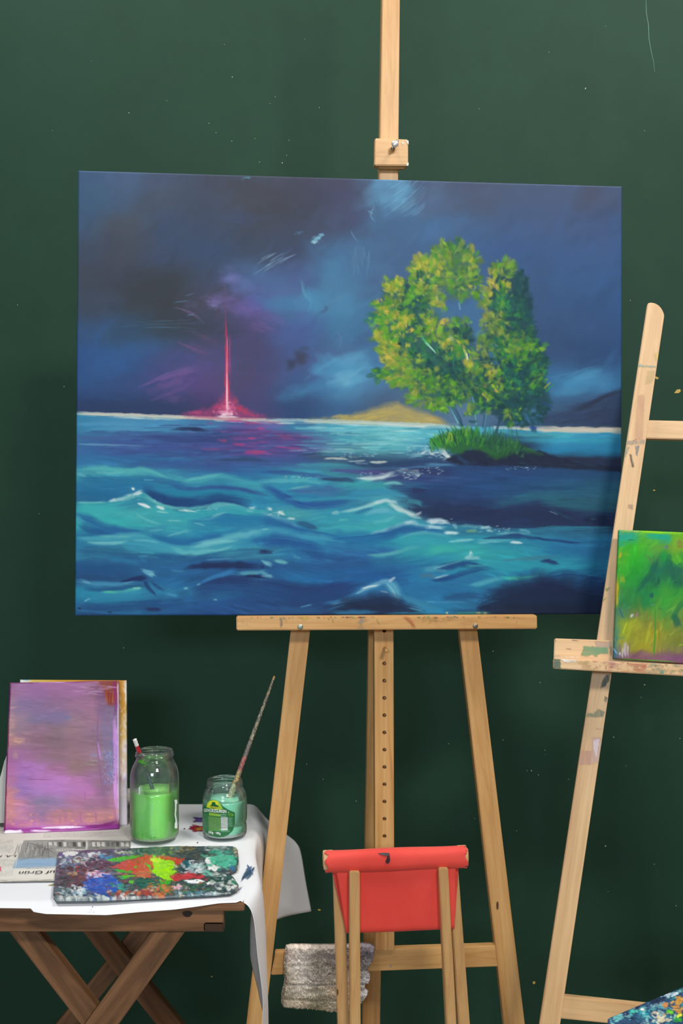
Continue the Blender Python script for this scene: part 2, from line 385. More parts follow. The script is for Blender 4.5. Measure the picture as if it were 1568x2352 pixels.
# ---------------------------------------------------------------- the seascape
XS = [180,280,380,480,580,680,780,880,980,1080,1180,1280,1380,1430]
SKY = """405c7c,4a5f80,48546e,454f66,474d60,45485a,474b63,5a88b0,4c5c7c,4a566f,4a5a78,4a5a78,46536e,445470
3e5c7c,455a78,475468,444e62,464b58,42465a,464a66,5a8cb0,4f6484,4a5874,48597a,48597c,475472,3f5678
3f5776,4a5260,3e4f6c,3f4d66,424a5a,40485c,44506e,44658c,46688f,426088,425a82,42587f,405680,3c5884
3e4c62,454c5a,3c4c68,3b4f70,3d4b62,3e4a66,48709a,46668c,42648c,3d5e8c,3a5a88,3b5a88,3b5a88,385a8a
404858,3e4554,3a424e,3e4c68,4c6a98,4a6090,4878a0,44648c,42628c,3f628e,3a5c8a,385a88,375a8a,355888
3c4a60,3a4452,3a3f48,48485e,5c5c9c,4a78a4,4a84ac,46648c,40608c,406490,3c5c88,365684,335684,325686
36547c,365270,384858,404660,4a4870,48609a,4278a0,426a94,3e5e88,3c6088,385880,34527c,335280,305280
30548a,34568a,44507e,505088,4a4870,44588a,4a6c98,4478a4,3c5c84,3a5c84,345880,34507a,2c4c78,2c4a78
305488,365082,4c4c84,584a80,4e4870,3e5a8c,5494bc,4c7aa4,46607e,456080,2c4c70,3a74a4,4080ae,3870a0
2b4068,2c4068,304068,443c68,484878,304c78,3c6490,486080,50708c,50789a,305070,3a5c80,34466a,2e4466""".split('\n')
SEA = """3a86b0,4a90ba,4a90bc,4278a8,6a5aa0,3c80aa,5ab4c8,6ac0d0,5cb8cc,50b0c8,44a0c0,48a8c8,3c98c0,3890b8
3a74a4,4068a0,3c5c94,34487c,5a4c8c,5a4c8a,48a0b8,70c4cc,5ab8c8,48a8c0,2c6080,44a4c4,3894bc,3088b4
3a6ca4,3f5a98,405898,424e8c,5a4a90,5a4c90,5090a8,64b8c0,4c98b8,2c5c5c,262f4a,3088b4,2c88b4,2c80ac
3474a8,3070a4,346ca0,3e5c96,3f5c98,3c5890,3a6080,2e4e70,34507a,2a4066,26304c,262e48,283450,27304c
3f9cb0,48a4b4,3c90b0,2f74a4,2e74a8,3a98b0,3f90a8,44507c,3c5080,284c80,284c80,26507c,285478,2c5878
3080a8,2c7ca8,2c84ac,3090b0,3898b4,3090b4,3888a8,3c94b0,26487a,264a7c,26507e,285c80,2c6480,2e6880
2a6c98,2a74a0,226090,286ca0,3090b0,2c7cac,3078a0,48a4b8,2c3f6a,26406e,285478,2c6078,2c6078,2e6878
40acb8,48b0b8,40a8b4,2c90b0,2f90b0,4aa8b4,3090b4,50b0c0,38587c,252f50,263862,263056,284468,283c60
3cb0b8,44b4b8,3ca4b4,3094b4,3090b4,3088b0,3ca8b4,4ab4bc,3898b0,2c6088,26446c,283c60,28345a,263458
2a78a4,3a98b0,3090b4,2c84b0,2c80b0,2c84b4,3090b4,30a0b8,40a8bc,3098b0,2c8aa8,2c7ca8,2c74a4,286c9c
3890b0,3a90b0,3ea0b4,48a8b8,46a4b8,3088b4,2f6ca4,2c68a4,2f98b4,38a8b0,30a0b0,2c80a8,2c70a0,286898
275c90,2a6494,2c6ca0,2c68a0,26568c,286098,2a5c94,275a94,2c80ac,309cb0,2c98b0,3098b0,2478a4,266494
26507f,265484,2a6ca0,26588c,2a6498,2870a8,2664a0,2460a0,2a80b0,2c7ca8,2c84ac,2a80a8,245c8c,245280
2c8cb0,3494b4,2f78a0,2c70a4,265c94,265488,26508a,2c74a8,2c70a8,2a74a8,264a74,22365c,24406a,243c66
2a78a4,2c80a8,2a68a0,2a5c98,264f88,264c80,244678,243c6a,2c88b8,2c6c9c,242e50,222c4c,222c4e,22305a
27507f,275888,265488,26508a,26508a,264c80,244678,223460,2480ac,205080,20284c,20284c,1e284c,1e2c54""".split('\n')

def horizon(x):
    return np.interp(x, [170, 400, 620, 800, 1000, 1250, 1435], [947, 956, 964, 968, 976, 986, 989])

def paint_seascape():
    R = Raster(165, 385, 1436, 1422, 1.0, 11); rng = R.rng; L = R.line; B = R.blob; G = R.poly
    sky = R.table(XS, [400,460,520,580,640,700,760,820,880,940], SKY, 22, (90, 60), 5)
    sea = R.table(XS, [982,1000,1030,1060,1090,1120,1150,1180,1210,1240,1270,1300,1330,1360,1390,1412], SEA, 16, (70, 16), 8)
    m = np.clip((R.Y - horizon(R.X)) / 2 + .5, 0, 1)[..., None]
    R.a[:] = sky * (1 - m) + sea * m
    # broad, soft sky brushwork: mostly slanted strokes that take up the colour already there
    for i in range(520):
        x = rng.uniform(185, 1425); y = rng.uniform(398, 925)
        c = R.a[int(y - 385), int(x - 165)] * rng.uniform(.88, 1.13)
        th = math.radians(rng.gauss(-38 if x > 600 else -62 + (y - 400) * .1, 22)); l = rng.uniform(30, 110)
        k = rng.uniform(-.35, .35)
        p1 = (x + l * .5 * math.cos(th), y + l * .5 * math.sin(th)); p2 = (x + l * math.cos(th + k), y + l * math.sin(th + k))
        L([(x, y), p1, p2], rng.uniform(12, 40), c, .34, .8, .35, .4, 60)
    # dark cloud masses
    for (x, y, rx, ry, an, c, a) in [(560,430,150,40,8,'43454f',.6),(620,480,120,55,-10,'40434e',.6),(350,665,110,52,-8,'3a3f47',.75),(420,740,95,36,8,'383c48',.55),
            (300,530,22,75,28,'4a5060',.3),(250,560,40,80,20,'40475a',.4),(830,440,30,70,35,'454a66',.55),(820,500,60,28,-20,'44486a',.5),(760,420,60,30,0,'484860',.5),
            (215,690,60,60,0,'3e4657',.4),(665,545,80,30,-10,'3e4a62',.5),(1120,470,70,50,-30,'4a546e',.45),(1350,450,40,60,35,'474c5e',.5),(1080,420,160,30,2,'4b566e',.35),
            (240,930,110,16,2,'2b3f68',.6),(690,825,22,26,35,'3f4256',.8),(668,842,14,18,40,'3b4058',.6),(1240,640,40,90,5,'375078',.45),(1230,760,45,80,0,'344e74',.4)]:
        B(x, y, rx, ry, an, c, a, .05, .35, .15, 26.)
    for (x, y, rx, ry, an, c, a) in [(860,430,38,20,-40,'5c8fb4',.5),(915,450,46,32,-40,'5f96bb',.85),(905,425,40,18,10,'5e95ba',.6),(722,690,46,40,25,'4c8cb4',.6),(760,640,36,90,10,'4880a6',.5),(690,700,60,22,12,'4a80ac',.6),
            (560,660,44,30,10,'5a74a8',.5),(530,640,34,18,-10,'6c7cb4',.7),(640,700,60,24,10,'447ca6',.5),(660,720,30,40,0,'3c709c',.3),(800,850,90,44,-6,'5096be',.8),(770,835,40,26,20,'5498c0',.7),(820,820,40,18,-20,'5c9cc2',.6),(800,875,60,18,-12,'5ca4c8',.7),(790,880,30,10,-6,'7ab8d2',.6),(730,850,36,22,20,'4a90ba',.6),
            (690,900,70,28,-15,'4488b2',.5),(1330,880,85,26,-6,'4488b6',.75),(1350,860,50,16,-20,'4c90ba',.6),(1300,900,60,16,-6,'4688b2',.6),(850,580,50,60,30,'466c94',.45),(990,530,60,34,-20,'4870a0',.5),(880,640,50,40,20,'4a6c94',.4),
            (800,660,80,22,6,'4a7ca2',.4),(560,500,70,30,0,'40507a',.3),(230,440,44,40,0,'40607e',.4),(250,830,80,50,-10,'32609a',.45),(330,800,90,30,-12,'386296',.35)]:
        B(x, y, rx, ry, an, c, min(1, a * 1.3), .12, .34, .12, 26.)
    for (x, y, rx, ry, an, c, a) in [(760,845,46,26,24,'4a8cb8',.7),(740,825,26,16,40,'4c8ab4',.6),(800,828,34,20,-10,'5a9ac2',.75),(835,835,26,24,0,'5496bc',.7),(792,862,40,16,-8,'68a8ca',.75),(828,872,34,12,-10,'5c9ec4',.6),(775,885,40,14,-14,'4888b4',.6),(730,880,30,16,-20,'3f80ac',.6),(740,905,60,14,-12,'38709f',.5),
            (684,815,20,14,40,'3a4460',.75),(668,836,16,16,40,'38425e',.75),(700,800,16,8,0,'3c4862',.5),(745,790,30,20,20,'40668e',.5),(830,780,34,26,0,'3e5c88',.5),(880,500,60,26,-40,'4c7498',.45),(940,520,50,40,-30,'44688e',.5),(820,590,20,44,10,'50789a',.5),(1000,470,90,22,-14,'4c6088',.4),(1180,560,80,50,-40,'3c5c8e',.35),
            (1040,520,60,30,-40,'486c94',.4),(330,470,36,60,26,'46505f',.4),(470,480,60,50,0,'3f4a60',.4),(640,650,40,24,-20,'4c6c98',.5),(600,690,40,30,0,'4870a0',.45)]:
        B(x, y, rx, ry, an, c, a, .1, .42, .15, 16.)
    # violet glow of the eruption
    for (x, y, rx, ry, an, c, a) in [(505,690,55,30,-14,'7266a8',.8),(490,700,26,18,0,'8a86c4',.8),(530,640,38,36,20,'6a68a8',.7),(560,710,62,26,12,'7660a4',.7),(620,735,50,22,14,'6a60a4',.6),(600,750,50,22,20,'7a5c9e',.5),
            (440,700,22,12,0,'6a70a0',.4),(490,800,70,50,0,'4c4860',.7),(500,860,60,60,0,'4e4a6a',.4),(600,840,44,50,10,'484c7c',.5),(560,850,34,60,0,'464a66',.5),(420,860,70,24,-24,'6e5490',.75),(380,885,60,14,-18,'74568c',.7),(400,915,52,16,10,'645088',.7),
            (450,800,50,14,24,'664c78',.6),(470,775,50,10,24,'6c5278',.5),(580,890,60,34,0,'484a7c',.6),(700,920,50,24,0,'3a5480',.5),(650,890,60,34,-6,'3c5a88',.5)]:
        B(x, y, rx, ry, an, c, a * .8, .05, .5, .4, 14.)
    L([(318,890),(370,868),(430,852),(462,846)], [4,12,14,6], '785a98', .75, .7, .5)
    L([(348,872),(400,852),(455,842)], [3,10,8], '6c5c9c', .6, .7, .5)
    L([(345,920),(400,900),(452,872)], [6,22,10], '6a5490', .6, .8, .5)
    L([(406,784),(440,800),(480,815)], [3,9,8], '7e5a80', .6, .7, .5)
    L([(400,705),(440,718),(470,742)], [3,9,8], '7a6292', .6, .7, .5)
    L([(430,724),(448,722)], 3, '5a86a8', .7); L([(424,680),(450,672)], 2, '5c86a0', .6)
    L([(400,695),(436,690)], 3, '5484a4', .6)
    for k in range(26):                                 # thin dry streaks
        x = rng.uniform(250, 420); y = rng.uniform(735, 765); L([(x, y), (x + rng.uniform(30, 90), y - rng.uniform(0, 5))], 1.2, '4c6c88', .35, .5, .3)
    # slanted scratched highlights and the bright dabs
    for (x, y, l, w, a) in [(590,606,46,3.5,.8),(596,598,34,2.5,.7),(610,612,40,3.5,.8),(620,600,36,3,.75),(580,632,60,2.5,.6),(606,622,66,3,.75),(640,606,44,2.5,.7),(612,592,20,4,.5),(600,628,34,3,.4),(650,600,30,2,.5)]:
        L([(x, y), (x + l * .5, y - l * .32), (x + l, y - l * .55)], w, '7c9cb8', a, .5, .6)
    for (x, y, rx, ry, an, c, a) in [(726,550,17,11,-35,'5c9ec0',.8),(728,546,12,8,-30,'86c0d6',.9),(722,556,8,5,-20,'a6d4de',.9),(738,540,7,4,-20,'7cb8d2',.9),(566,408,11,3,0,'5aa6bc',.9),(556,412,5,4,60,'52a0b8',.7),(686,534,14,5,-10,'5c84a4',.5)]:
        B(x, y, rx, ry, an, c, a, .3, .8, .5, 5.)
    for k in range(36):
        x = rng.uniform(880, 945); y = rng.uniform(420, 500)
        L([(x, y), (x + 22, y - 12), (x + 34, y - 30)], rng.uniform(2, 6), rng.choice(['6ea4c6', '5c94b8', '7cb0cc', '4f86ae']), .4, .6, .6)
    for k in range(14):
        x = rng.uniform(810, 850); y = rng.uniform(560, 620); L([(x, y), (x + rng.uniform(-6, 6), y + rng.uniform(14, 40))], 3, '5f93b0', .4, .6, .6)
    for (p, w, c, a) in [([(690,640),(700,680),(722,700)],9,'5aa2bc',.5),([(706,660),(716,700),(704,722)],6,'4c9ab8',.5),([(775,762),(786,780),(778,800)],5,'6c80ac',.6),([(750,700),(764,690),(800,676)],8,'5484a4',.5),
                         ([(735,718),(752,712),(745,700)],9,'40506e',.6),([(860,474),(848,494),(862,510)],4,'78b0cc',.7),([(845,484),(858,492)],5,'68a4c4',.7),([(806,530),(812,545),(824,556)],4,'6c9cc0',.5)]:
        L(p, w, c, a, .6, .5)
    for (p, w, c, a) in [([(1290,872),(1340,848),(1372,842)],9,'4f94be',.6),([(1300,884),(1360,862),(1412,866)],12,'4a90bc',.6),([(1262,868),(1300,860),(1352,846)],6,'4888b0',.5),([(700,872),(750,836),(800,812),(850,804)],12,'5a9cc2',.5),
                         ([(752,880),(800,868),(840,842)],12,'68aacb',.6),([(1020,760),(1070,700),(1090,640)],20,'40628c',.3)]:
        L(p, w, c, a, .8, .5, .35)
    # far dark hills on the right, sandy island
    G([(1240,950),(1300,944),(1345,930),(1380,908),(1410,898),(1432,888),(1432,984),(1250,978)], '30405e', .85, 6, 4, 14, .3, -6)
    for k in range(36):
        x = rng.uniform(1245, 1400); y = rng.uniform(925, 975); L([(x, y + 4), (x + 30, y), (x + 60, y - 10)], rng.uniform(4, 12), rng.choice(['2c3650', '303a54', '34466a', '2e4870', '3a5478']), .45, .8, .5)
    L([(1330,938),(1370,920),(1400,904),(1432,900)], 12, '283048', .7, .7, .3)
    G([(700,966),(780,958),(840,946),(880,930),(915,926),(950,940),(1000,956),(1030,974),(1000,980)], 'b4a468', .95, 7, 3, 12, .15, -8)
    for k in range(50):
        x = rng.uniform(760, 990); y = 962 + rng.uniform(-8, 6) - 26 * math.exp(-((x - 905) / 45.) ** 2) * rng.uniform(0, 1)
        L([(x, y + 2), (x + 22, y - 3 if x < 900 else y + 8)], rng.uniform(3, 7), rng.choice(['c8b25e', 'b9a45c', 'c6b478', 'a89a68', 'd0ba62']), .5, .6, .5)
    G([(1010,930),(1150,935),(1150,975),(1030,975)], '58789a', .5, 10, 4, 20)
    # horizon line
    for (xa, xb, w, c, a, dy) in [(176,640,8,'ddd8c8',.9,1),(620,1040,8,'bcd6d6',.8,0),(1130,1250,8,'d0d4cc',.8,0),(1240,1434,15,'cfc8b8',.95,0),(1236,1434,8,'d8d0c0',.6,1),(700,1020,4,'e8e4cc',.5,3),(176,640,4,'d6cfae',.5,4)]:
        xs = np.linspace(xa, xb, 8); L([(x, float(horizon(x)) + dy) for x in xs], w, c, a, .35, .3, .06, 60)
    for k in range(60):
        x = rng.uniform(180, 1000); L([(x, float(horizon(x)) + rng.uniform(3, 9)), (x + rng.uniform(20, 70), float(horizon(x + 40)) + rng.uniform(5, 10))], rng.uniform(1.5, 4), rng.choice(['c8d8dc', '9cc4d0', 'd8dccc', '7cb8cc']), .5, .5, .5)
    # pink eruption
    G([(418,953),(450,944),(480,938),(502,926),(513,904),(529,902),(540,922),(562,940),(606,956),(560,960),(460,960)], 'a84478', .85, 7, 5, 9, .3, 10)
    for (x, y, rx, ry, an, c, a) in [(450,948,34,7,-6,'c8487c',.8),(500,935,22,14,-30,'c84470',.7),(556,942,24,11,30,'d43c5c',.8),(580,953,28,4,6,'c84070',.8),(540,920,8,18,-10,'d84864',.55),(522,940,22,18,0,'ee6a96',.8),(520,948,30,9,0,'f49cc0',.9),(522,932,9,22,0,'f8b0cc',.8),(520,952,18,6,0,'ffe8f0',.9)]:
        B(x, y, rx, ry, an, c, a, .2, .7, .4, 6.)
    L([(517,640),(518,700),(518,760)], [1.5,2,3], 'b04478', .5, .6, .3); L([(518,735),(520,800),(521,870),(521,940)], [2,7,11,15], 'd03460', .95, .4, .35, .1)
    L([(522,770),(521,850),(521,940)], [1.5,3.5,6], 'f090a8', .95, .4, .4, .1); L([(521,856),(521,945)], 3, 'ffd8e4', .9, .4, .3, .1)
    L([(528,770),(527,820),(529,880)], 3, 'c84478', .6)
    L([(430,955),(520,962),(600,960),(640,958)], [3,8,5,3], 'd8708c', .6, .5, .4); L([(495,956),(520,958),(552,956)], 4, 'fff0f4', .9)
    # reflection
    for k in range(60):
        x = rng.gauss(545, 46); y = rng.uniform(966, 1046); x += (y - 965) * .25
        L([(x, y), (x + rng.uniform(14, 50), y + rng.uniform(-2, 3))], rng.uniform(2, 7), rng.choice(['8a4c94', 'a04c90', '7a4c98', '6a4c98', '964a88']), .5, .6, .5)
    for (x, y, l, w) in [(510,966,60,4),(560,970,40,5),(592,983,14,5),(536,1020,26,7),(570,1006,18,4),(640,1002,30,9),(632,998,16,4),(560,1038,50,9),(578,1036,36,5),(660,1028,26,5),(682,1031,14,4),(500,1010,20,8),(460,1030,40,7),(632,1026,30,4)]:
        L([(x, y), (x + l, y + 2)], w, rng.choice(['c4447c', 'b8487c', 'cc4080']), .8, .5, .35)
    # ---- sea: many flat strokes that follow the swell
    for i in range(2300):
        x = rng.uniform(172, 1425); y = rng.uniform(975, 1412)
        if x > 1040 and 1020 < y < 1075: continue
        c = R.a[int(y - 385), int(x - 165)] * rng.uniform(.82, 1.2)
        l = rng.uniform(18, 85); sl = 14 * math.sin(x / 70. + y / 40.) * (y - 960) / 400.
        L([(x, y), (x + l * .5, y - sl * .5 + rng.uniform(-2, 2)), (x + l, y - sl + rng.uniform(-3, 3))], rng.uniform(2, 9), c, .5, .6, .45, .3, 40)
    W = lambda pts, w, c, a=.85, soft=.7, st=.34, f=.2: L(pts, [q * 1.75 for q in w] if isinstance(w, list) else w * 1.6, c, a, soft, st, f, 60)
    sea_strokes(W, B, G, rng, R)
    island_and_trees(R, L, B, G, rng)
    # edges of the cloth
    R.a += ((vnoise(R.X / 1.3, R.Y / 1.3, 77) - .5) * .018)[..., None]
    R.a[:] = np.clip(R.a, 0.02, 1)
    return R
def tiler(ox, oy, s):
    return lambda pts: [(ox + x / s, oy + y / s) for x, y in pts]

def sea_strokes(W, B, G, rng, R):
    # the swells first: crest lines with flanks
    for (o, k_, sets) in [((170, 1060), 3.484, [([(0,60),(200,45),(400,72),(560,52),(680,90),(780,135)],15,'58b8bc',.8,0),([(30,100),(300,120),(600,110),(900,170)],34,'22689c',.55,0),([(860,145),(1060,125),(1180,100),(1300,135),(1400,160),(1568,165)],20,'48acb8',.75,0),
            ([(500,150),(800,190),(1000,235),(1180,215),(1400,260),(1568,290)],16,'2f5a98',.5,1),([(700,215),(960,232),(1180,215),(1400,260),(1568,290)],22,'2888ac',.75,0),([(540,225),(640,310),(740,350),(880,370),(1000,360),(1100,335),(1190,318),(1300,345),(1430,385)],28,'1b4478',.95,1),
            ([(0,330),(200,328),(290,315),(400,290),(550,230),(640,310),(740,350),(880,370),(1000,360),(1100,335),(1190,318),(1300,345),(1400,385),(1568,390)],56,'3eb6ba',.95,0),([(900,470),(1100,440),(1200,405),(1330,430),(1568,440)],36,'226ea6',.75,0),([(0,425),(150,500),(300,560),(540,582)],22,'22609a',.8,1),
            ([(0,600),(250,605),(520,578),(620,610),(800,672),(950,676),(1100,645),(1300,595),(1568,530)],24,'2064a0',.75,1),([(0,600),(250,605),(520,578),(620,610),(800,672),(950,676),(1100,645),(1300,595),(1568,530)],24,'48a8c0',.85,0)]),
        ((170, 1240), 3.484, [([(0,70),(300,95),(600,110),(940,125),(1100,105),(1300,70),(1568,60)],40,'23588c',.7,0),([(940,380),(1100,320),(1280,262),(1400,300),(1568,340)],52,'26406f',.85,0),([(0,330),(200,352),(380,350),(600,300)],12,'3c88b4',.7,0),([(60,480),(200,455),(350,448),(480,432),(640,440)],16,'2f86ae',.7,0),([(0,510),(300,500),(600,480),(900,470)],30,'24487c',.6,0)]),
        ((600, 1060), 3.484, [([(540,420),(700,395),(840,360),(940,325),(1020,300),(1090,360),(1160,410),(1310,448)],46,'42acba',.9,0),([(500,620),(860,590),(980,570),(1080,540),(1180,505),(1300,525),(1480,560)],30,'205c9a',.9,0),([(0,450),(100,445),(220,490),(310,535),(460,560),(620,592)],24,'23609c',.85,0),
            ([(0,540),(100,545),(300,590),(500,610),(680,640)],18,'3f9cbe',.85,0),([(0,630),(150,612),(300,640),(520,700)],44,'225292',.85,0),([(1060,625),(1200,585),(1330,562),(1470,590),(1568,620)],44,'34a4b4',.85,0),([(0,200),(140,260),(260,330),(400,365),(600,345),(720,325)],14,'264f98',.8,1)]),
        ((600, 1240), 3.484, [([(0,310),(200,362),(450,392),(760,320)],60,'25437a',.85,0),([(520,560),(740,460),(850,400),(1010,325),(1070,370),(1110,440),(1250,500),(1450,566)],44,'3484b4',.8,0),([(480,590),(700,510),(800,490),(940,468),(1040,500),(1180,545),(1340,590)],40,'1e3050',.95,0),([(850,118),(1060,110),(1300,60),(1568,40)],40,'30a0b0',.6,0)]),
        ((980, 1100), 3.484, [([(0,240),(150,250),(300,290),(480,310),(600,270),(760,232),(930,218),(1010,240),(1100,300),(1240,358)],46,'25365a',.92,0),([(1240,325),(1380,318),(1500,320)],18,'1f3050',.9,0),([(-200,300),(0,340),(200,362),(360,385),(560,388),(850,400),(1000,372),(1250,380),(1500,378)],34,'3494b2',.88,0),
            ([(60,730),(300,655),(460,690),(560,720)],16,'22548c',.7,0),([(700,880),(900,810),(1000,780),(1130,750),(1450,800)],60,'20386a',.75,0),([(400,1040),(600,960),(860,860),(960,845),(1080,852),(1200,900),(1460,960)],90,'1c2c4a',.93,0),([(340,850),(500,800),(640,785),(760,790),(920,770)],26,'2c94b0',.7,0)])]:
        tt = tiler(o[0], o[1], k_)
        for (p, d, c, a, up) in sets: R.swell(tt(p), d, c, a, 1.6, bool(up))
    R.swell([(1060,1046),(1160,1040),(1240,1034),(1290,1052),(1330,1062),(1380,1071),(1434,1070)], 16, '1e2c48', .95, 1.6); R.swell([(880,1070),(1000,1066),(1140,1072),(1260,1076),(1434,1084)], 30, '264878', .7)
    # upper band, below the horizon (photo coordinates)
    for (p, w, c, a) in [([(180,975),(250,972),(330,975)],9,'58a0cc',.6),([(190,988),(290,984),(370,990)],7,'5aa4cc',.5),([(389,987),(430,983),(470,990),(490,990)],[2,9,7,1],'232f58',.95),([(520,991),(560,988),(600,986)],4,'4a3a70',.7),
            ([(180,1004),(230,1008),(300,1002)],7,'4a6099',.6),([(180,1020),(260,1022),(330,1024)],3,'80b8d0',.6),([(330,1000),(420,1010),(520,1014)],10,'36427e',.6),([(250,998),(340,992),(460,1004)],6,'3a5c98',.5),
            ([(490,1058),(560,1054),(628,1060)],[2,9,3],'2f4a70',.8),([(620,1000),(690,1004),(720,1010)],6,'34407c',.6),([(630,998),(668,1000)],5,'7a3070',.7),([(690,1012),(720,1016)],6,'3a6c94',.6),
            ([(720,985),(780,990),(850,988)],5,'8ccfd8',.6),([(730,1038),(790,1034),(840,1036)],7,'8ad0d0',.6),([(700,1050),(780,1052),(850,1050)],6,'3a5468',.6),([(745,1054),(780,1052),(800,1056)],4,'dfe8dc',.8),([(800,1060),(840,1058)],3,'c8dcd8',.7),
            ([(840,985),(900,986),(980,990)],5,'8cd8dc',.5),([(860,1000),(930,1003),(990,1000)],7,'7cc8d4',.5),([(860,1016),(920,1012),(970,1016)],4,'9cd8dc',.5),([(850,1030),(900,1028)],6,'3c98b4',.5),
            ([(1160,996),(1230,1000),(1330,1000)],7,'54c0c0',.5),([(1180,1012),(1290,1010),(1420,1014)],10,'38a8c0',.5),([(1230,1030),(1330,1040),(1420,1046)],14,'2484b4',.5),([(1170,1030),(1240,1040),(1300,1050)],8,'2c6488',.6),
            ([(680,1048),(730,1040),(780,1046)],4,'2a4058',.6),([(870,975),(930,978),(1010,982)],4,'dce8e8',.6),([(800,975),(870,980)],3,'e4ecec',.5)]:
        W(p, w, c, a)
    for k in range(110):                                    # fine glitter lines
        x = rng.uniform(660, 1010); y = rng.uniform(978, 1048); W([(x, y), (x + rng.uniform(15, 60), y + rng.uniform(-1, 2))], rng.uniform(1.5, 4), rng.choice(['7cd0d8','94dce0','3c90b0','58b4c4','b4e4e4','4aa4bc']), .5)
    for k in range(60):
        x = rng.uniform(180, 700); y = rng.uniform(972, 1052); W([(x, y), (x + rng.uniform(25, 80), y + rng.uniform(-2, 2))], rng.uniform(1.5, 4), rng.choice(['3c5c98','4a74ac','3a4888','5484b4','30487c']), .45)
    t = tiler(170, 1060, 3.484)
    for (p, w, c, a) in [([(380,10),(640,20),(1000,40),(1500,70)],16,'385494',.6),([(80,60),(200,48),(330,70),(450,72),(560,58),(680,100),(740,130)],[6,10,9,8,9,10,3],'58b8bc',.8),([(180,90),(330,96),(400,84)],5,'6cc4c4',.6),
            ([(30,100),(100,118)],5,'7cc8cc',.6),([(140,110),(240,130)],3,'64b8c4',.6),([(60,150),(400,160),(700,150)],20,'1f6ea0',.6),([(30,230),(250,280),(420,230)],26,'1c6a9c',.6),([(740,110),(900,160),(1060,140),(1180,105),(1280,130),(1380,150)],[8,10,10,8,8,5],'48acb8',.75),
            ([(900,150),(1060,120),(1180,100)],6,'68c0c4',.7),([(560,147),(640,147)],2.5,'6cc0d0',.6),([(760,180),(830,215),(960,222),(1180,200),(1400,235),(1560,275)],[2,7,8,7,7,6],'2f4f90',.85),
            ([(700,250),(900,260),(1180,235),(1440,290)],13,'2286a8',.7),([(580,230),(680,290),(800,340),(900,352),(1060,340),(1150,300),(1380,310),(1440,330)],[5,13,18,20,18,18,14,4],'1d4c84',.9),([(600,270),(760,320),(900,330),(1000,310)],15,'1c3f74',.6),
            ([(1440,300),(1560,330)],12,'2a80b0',.6),
            ([(20,325),(130,330),(260,325)],4,'7cccc8',.8),([(280,320),(400,295),(480,265),(550,235)],[3,9,8,3],'8cc8cc',.9),([(300,318),(420,290)],5,'a0ccd8',.7),([(470,265),(520,250),(548,240)],[3,8,3],'e4eef0',.95),([(285,318),(330,300)],5,'dcecf0',.7),
            ([(460,216),(488,222)],5,'ecf4f4',.9),([(472,210),(474,232)],3,'ecf4f4',.8),([(510,335),(560,350),(612,372)],[3,7,5],'f6fafa',.98),([(655,358),(700,370),(735,380)],[4,7,3],'f0f6f4',.95),([(830,390),(900,392),(990,405)],[2,5,1.5],'c8e8e4',.85),([(880,385),(910,395)],3,'f0f6f4',.9),
            ([(660,398),(770,412)],3,'98d4d4',.8),([(640,305),(655,322)],4,'b8dce0',.8),([(550,270),(620,310),(700,350)],8,'70c0c4',.6),([(600,300),(720,360),(900,380),(1060,360),(1180,330),(1300,350),(1400,385)],6,'78c8c4',.7),
            ([(30,370),(200,380),(400,360)],18,'3eb8bc',.7),([(200,450),(400,470),(560,530)],20,'36b0b8',.7),([(60,410),(200,440),(350,500),(480,530)],10,'3cc0bc',.5),([(500,420),(560,460),(640,490),(700,500)],5,'6cc4c8',.6),
            ([(20,430),(100,470),(220,540),(400,560),(560,570)],[10,20,22,14,5],'2466a0',.8),([(30,500),(140,560),(300,575)],12,'205890',.7),([(20,440),(80,490)],6,'58a8c8',.5),([(600,450),(800,440),(940,430),(1080,440)],14,'38a4b8',.5),
            ([(750,472),(860,476)],3,'8ccfd0',.8),([(1090,450),(1150,425),(1220,405)],[2,5,2],'80c4cc',.75),([(960,465),(1080,462),(1180,440)],4,'4ca4c0',.6),([(960,490),(1050,512)],3,'7cc4d0',.7),([(1080,380),(1180,350),(1260,345)],6,'80c8c8',.6),([(1400,372),(1450,370)],5,'f0f6f4',.9),([(1380,395),(1440,400)],3,'a0d8d8',.7),
            ([(1060,400),(1200,370),(1350,370),(1500,400)],9,'48a8bc',.6),([(1120,480),(1300,470),(1560,460)],20,'2276ac',.7),([(560,550),(700,520),(780,520)],8,'3888b0',.6),([(740,600),(840,570),(940,545)],[3,6,3],'70bcc8',.7),([(600,555),(715,545)],4,'64b4c4',.6),
            ([(30,615),(250,610),(400,590),(530,580),(600,600)],[6,10,10,8,4],'50acc0',.8),([(110,650),(250,655),(430,640)],[3,5,4],'80ccd0',.8),([(200,600),(400,600),(500,600)],4,'6cc0c4',.6),([(480,630),(600,635),(690,650)],[3,4,2],'78c8d4',.7),([(60,680),(200,690)],6,'2c78a8',.5),
            ([(640,600),(780,640),(900,660),(1060,620),(1200,590)],[10,14,14,12,6],'226aa4',.8),([(1190,590),(1360,575),(1560,540)],[8,14,14],'48a4c0',.8),([(940,670),(1100,640),(1300,600),(1560,545)],[5,10,11,10],'6cc0cc',.85),([(1060,650),(1200,640),(1340,625)],5,'80ccd0',.6),([(1420,640),(1560,620)],10,'205c98',.6)]:
        W(t(p), w, c, a)
    t = tiler(170, 1240, 3.484)
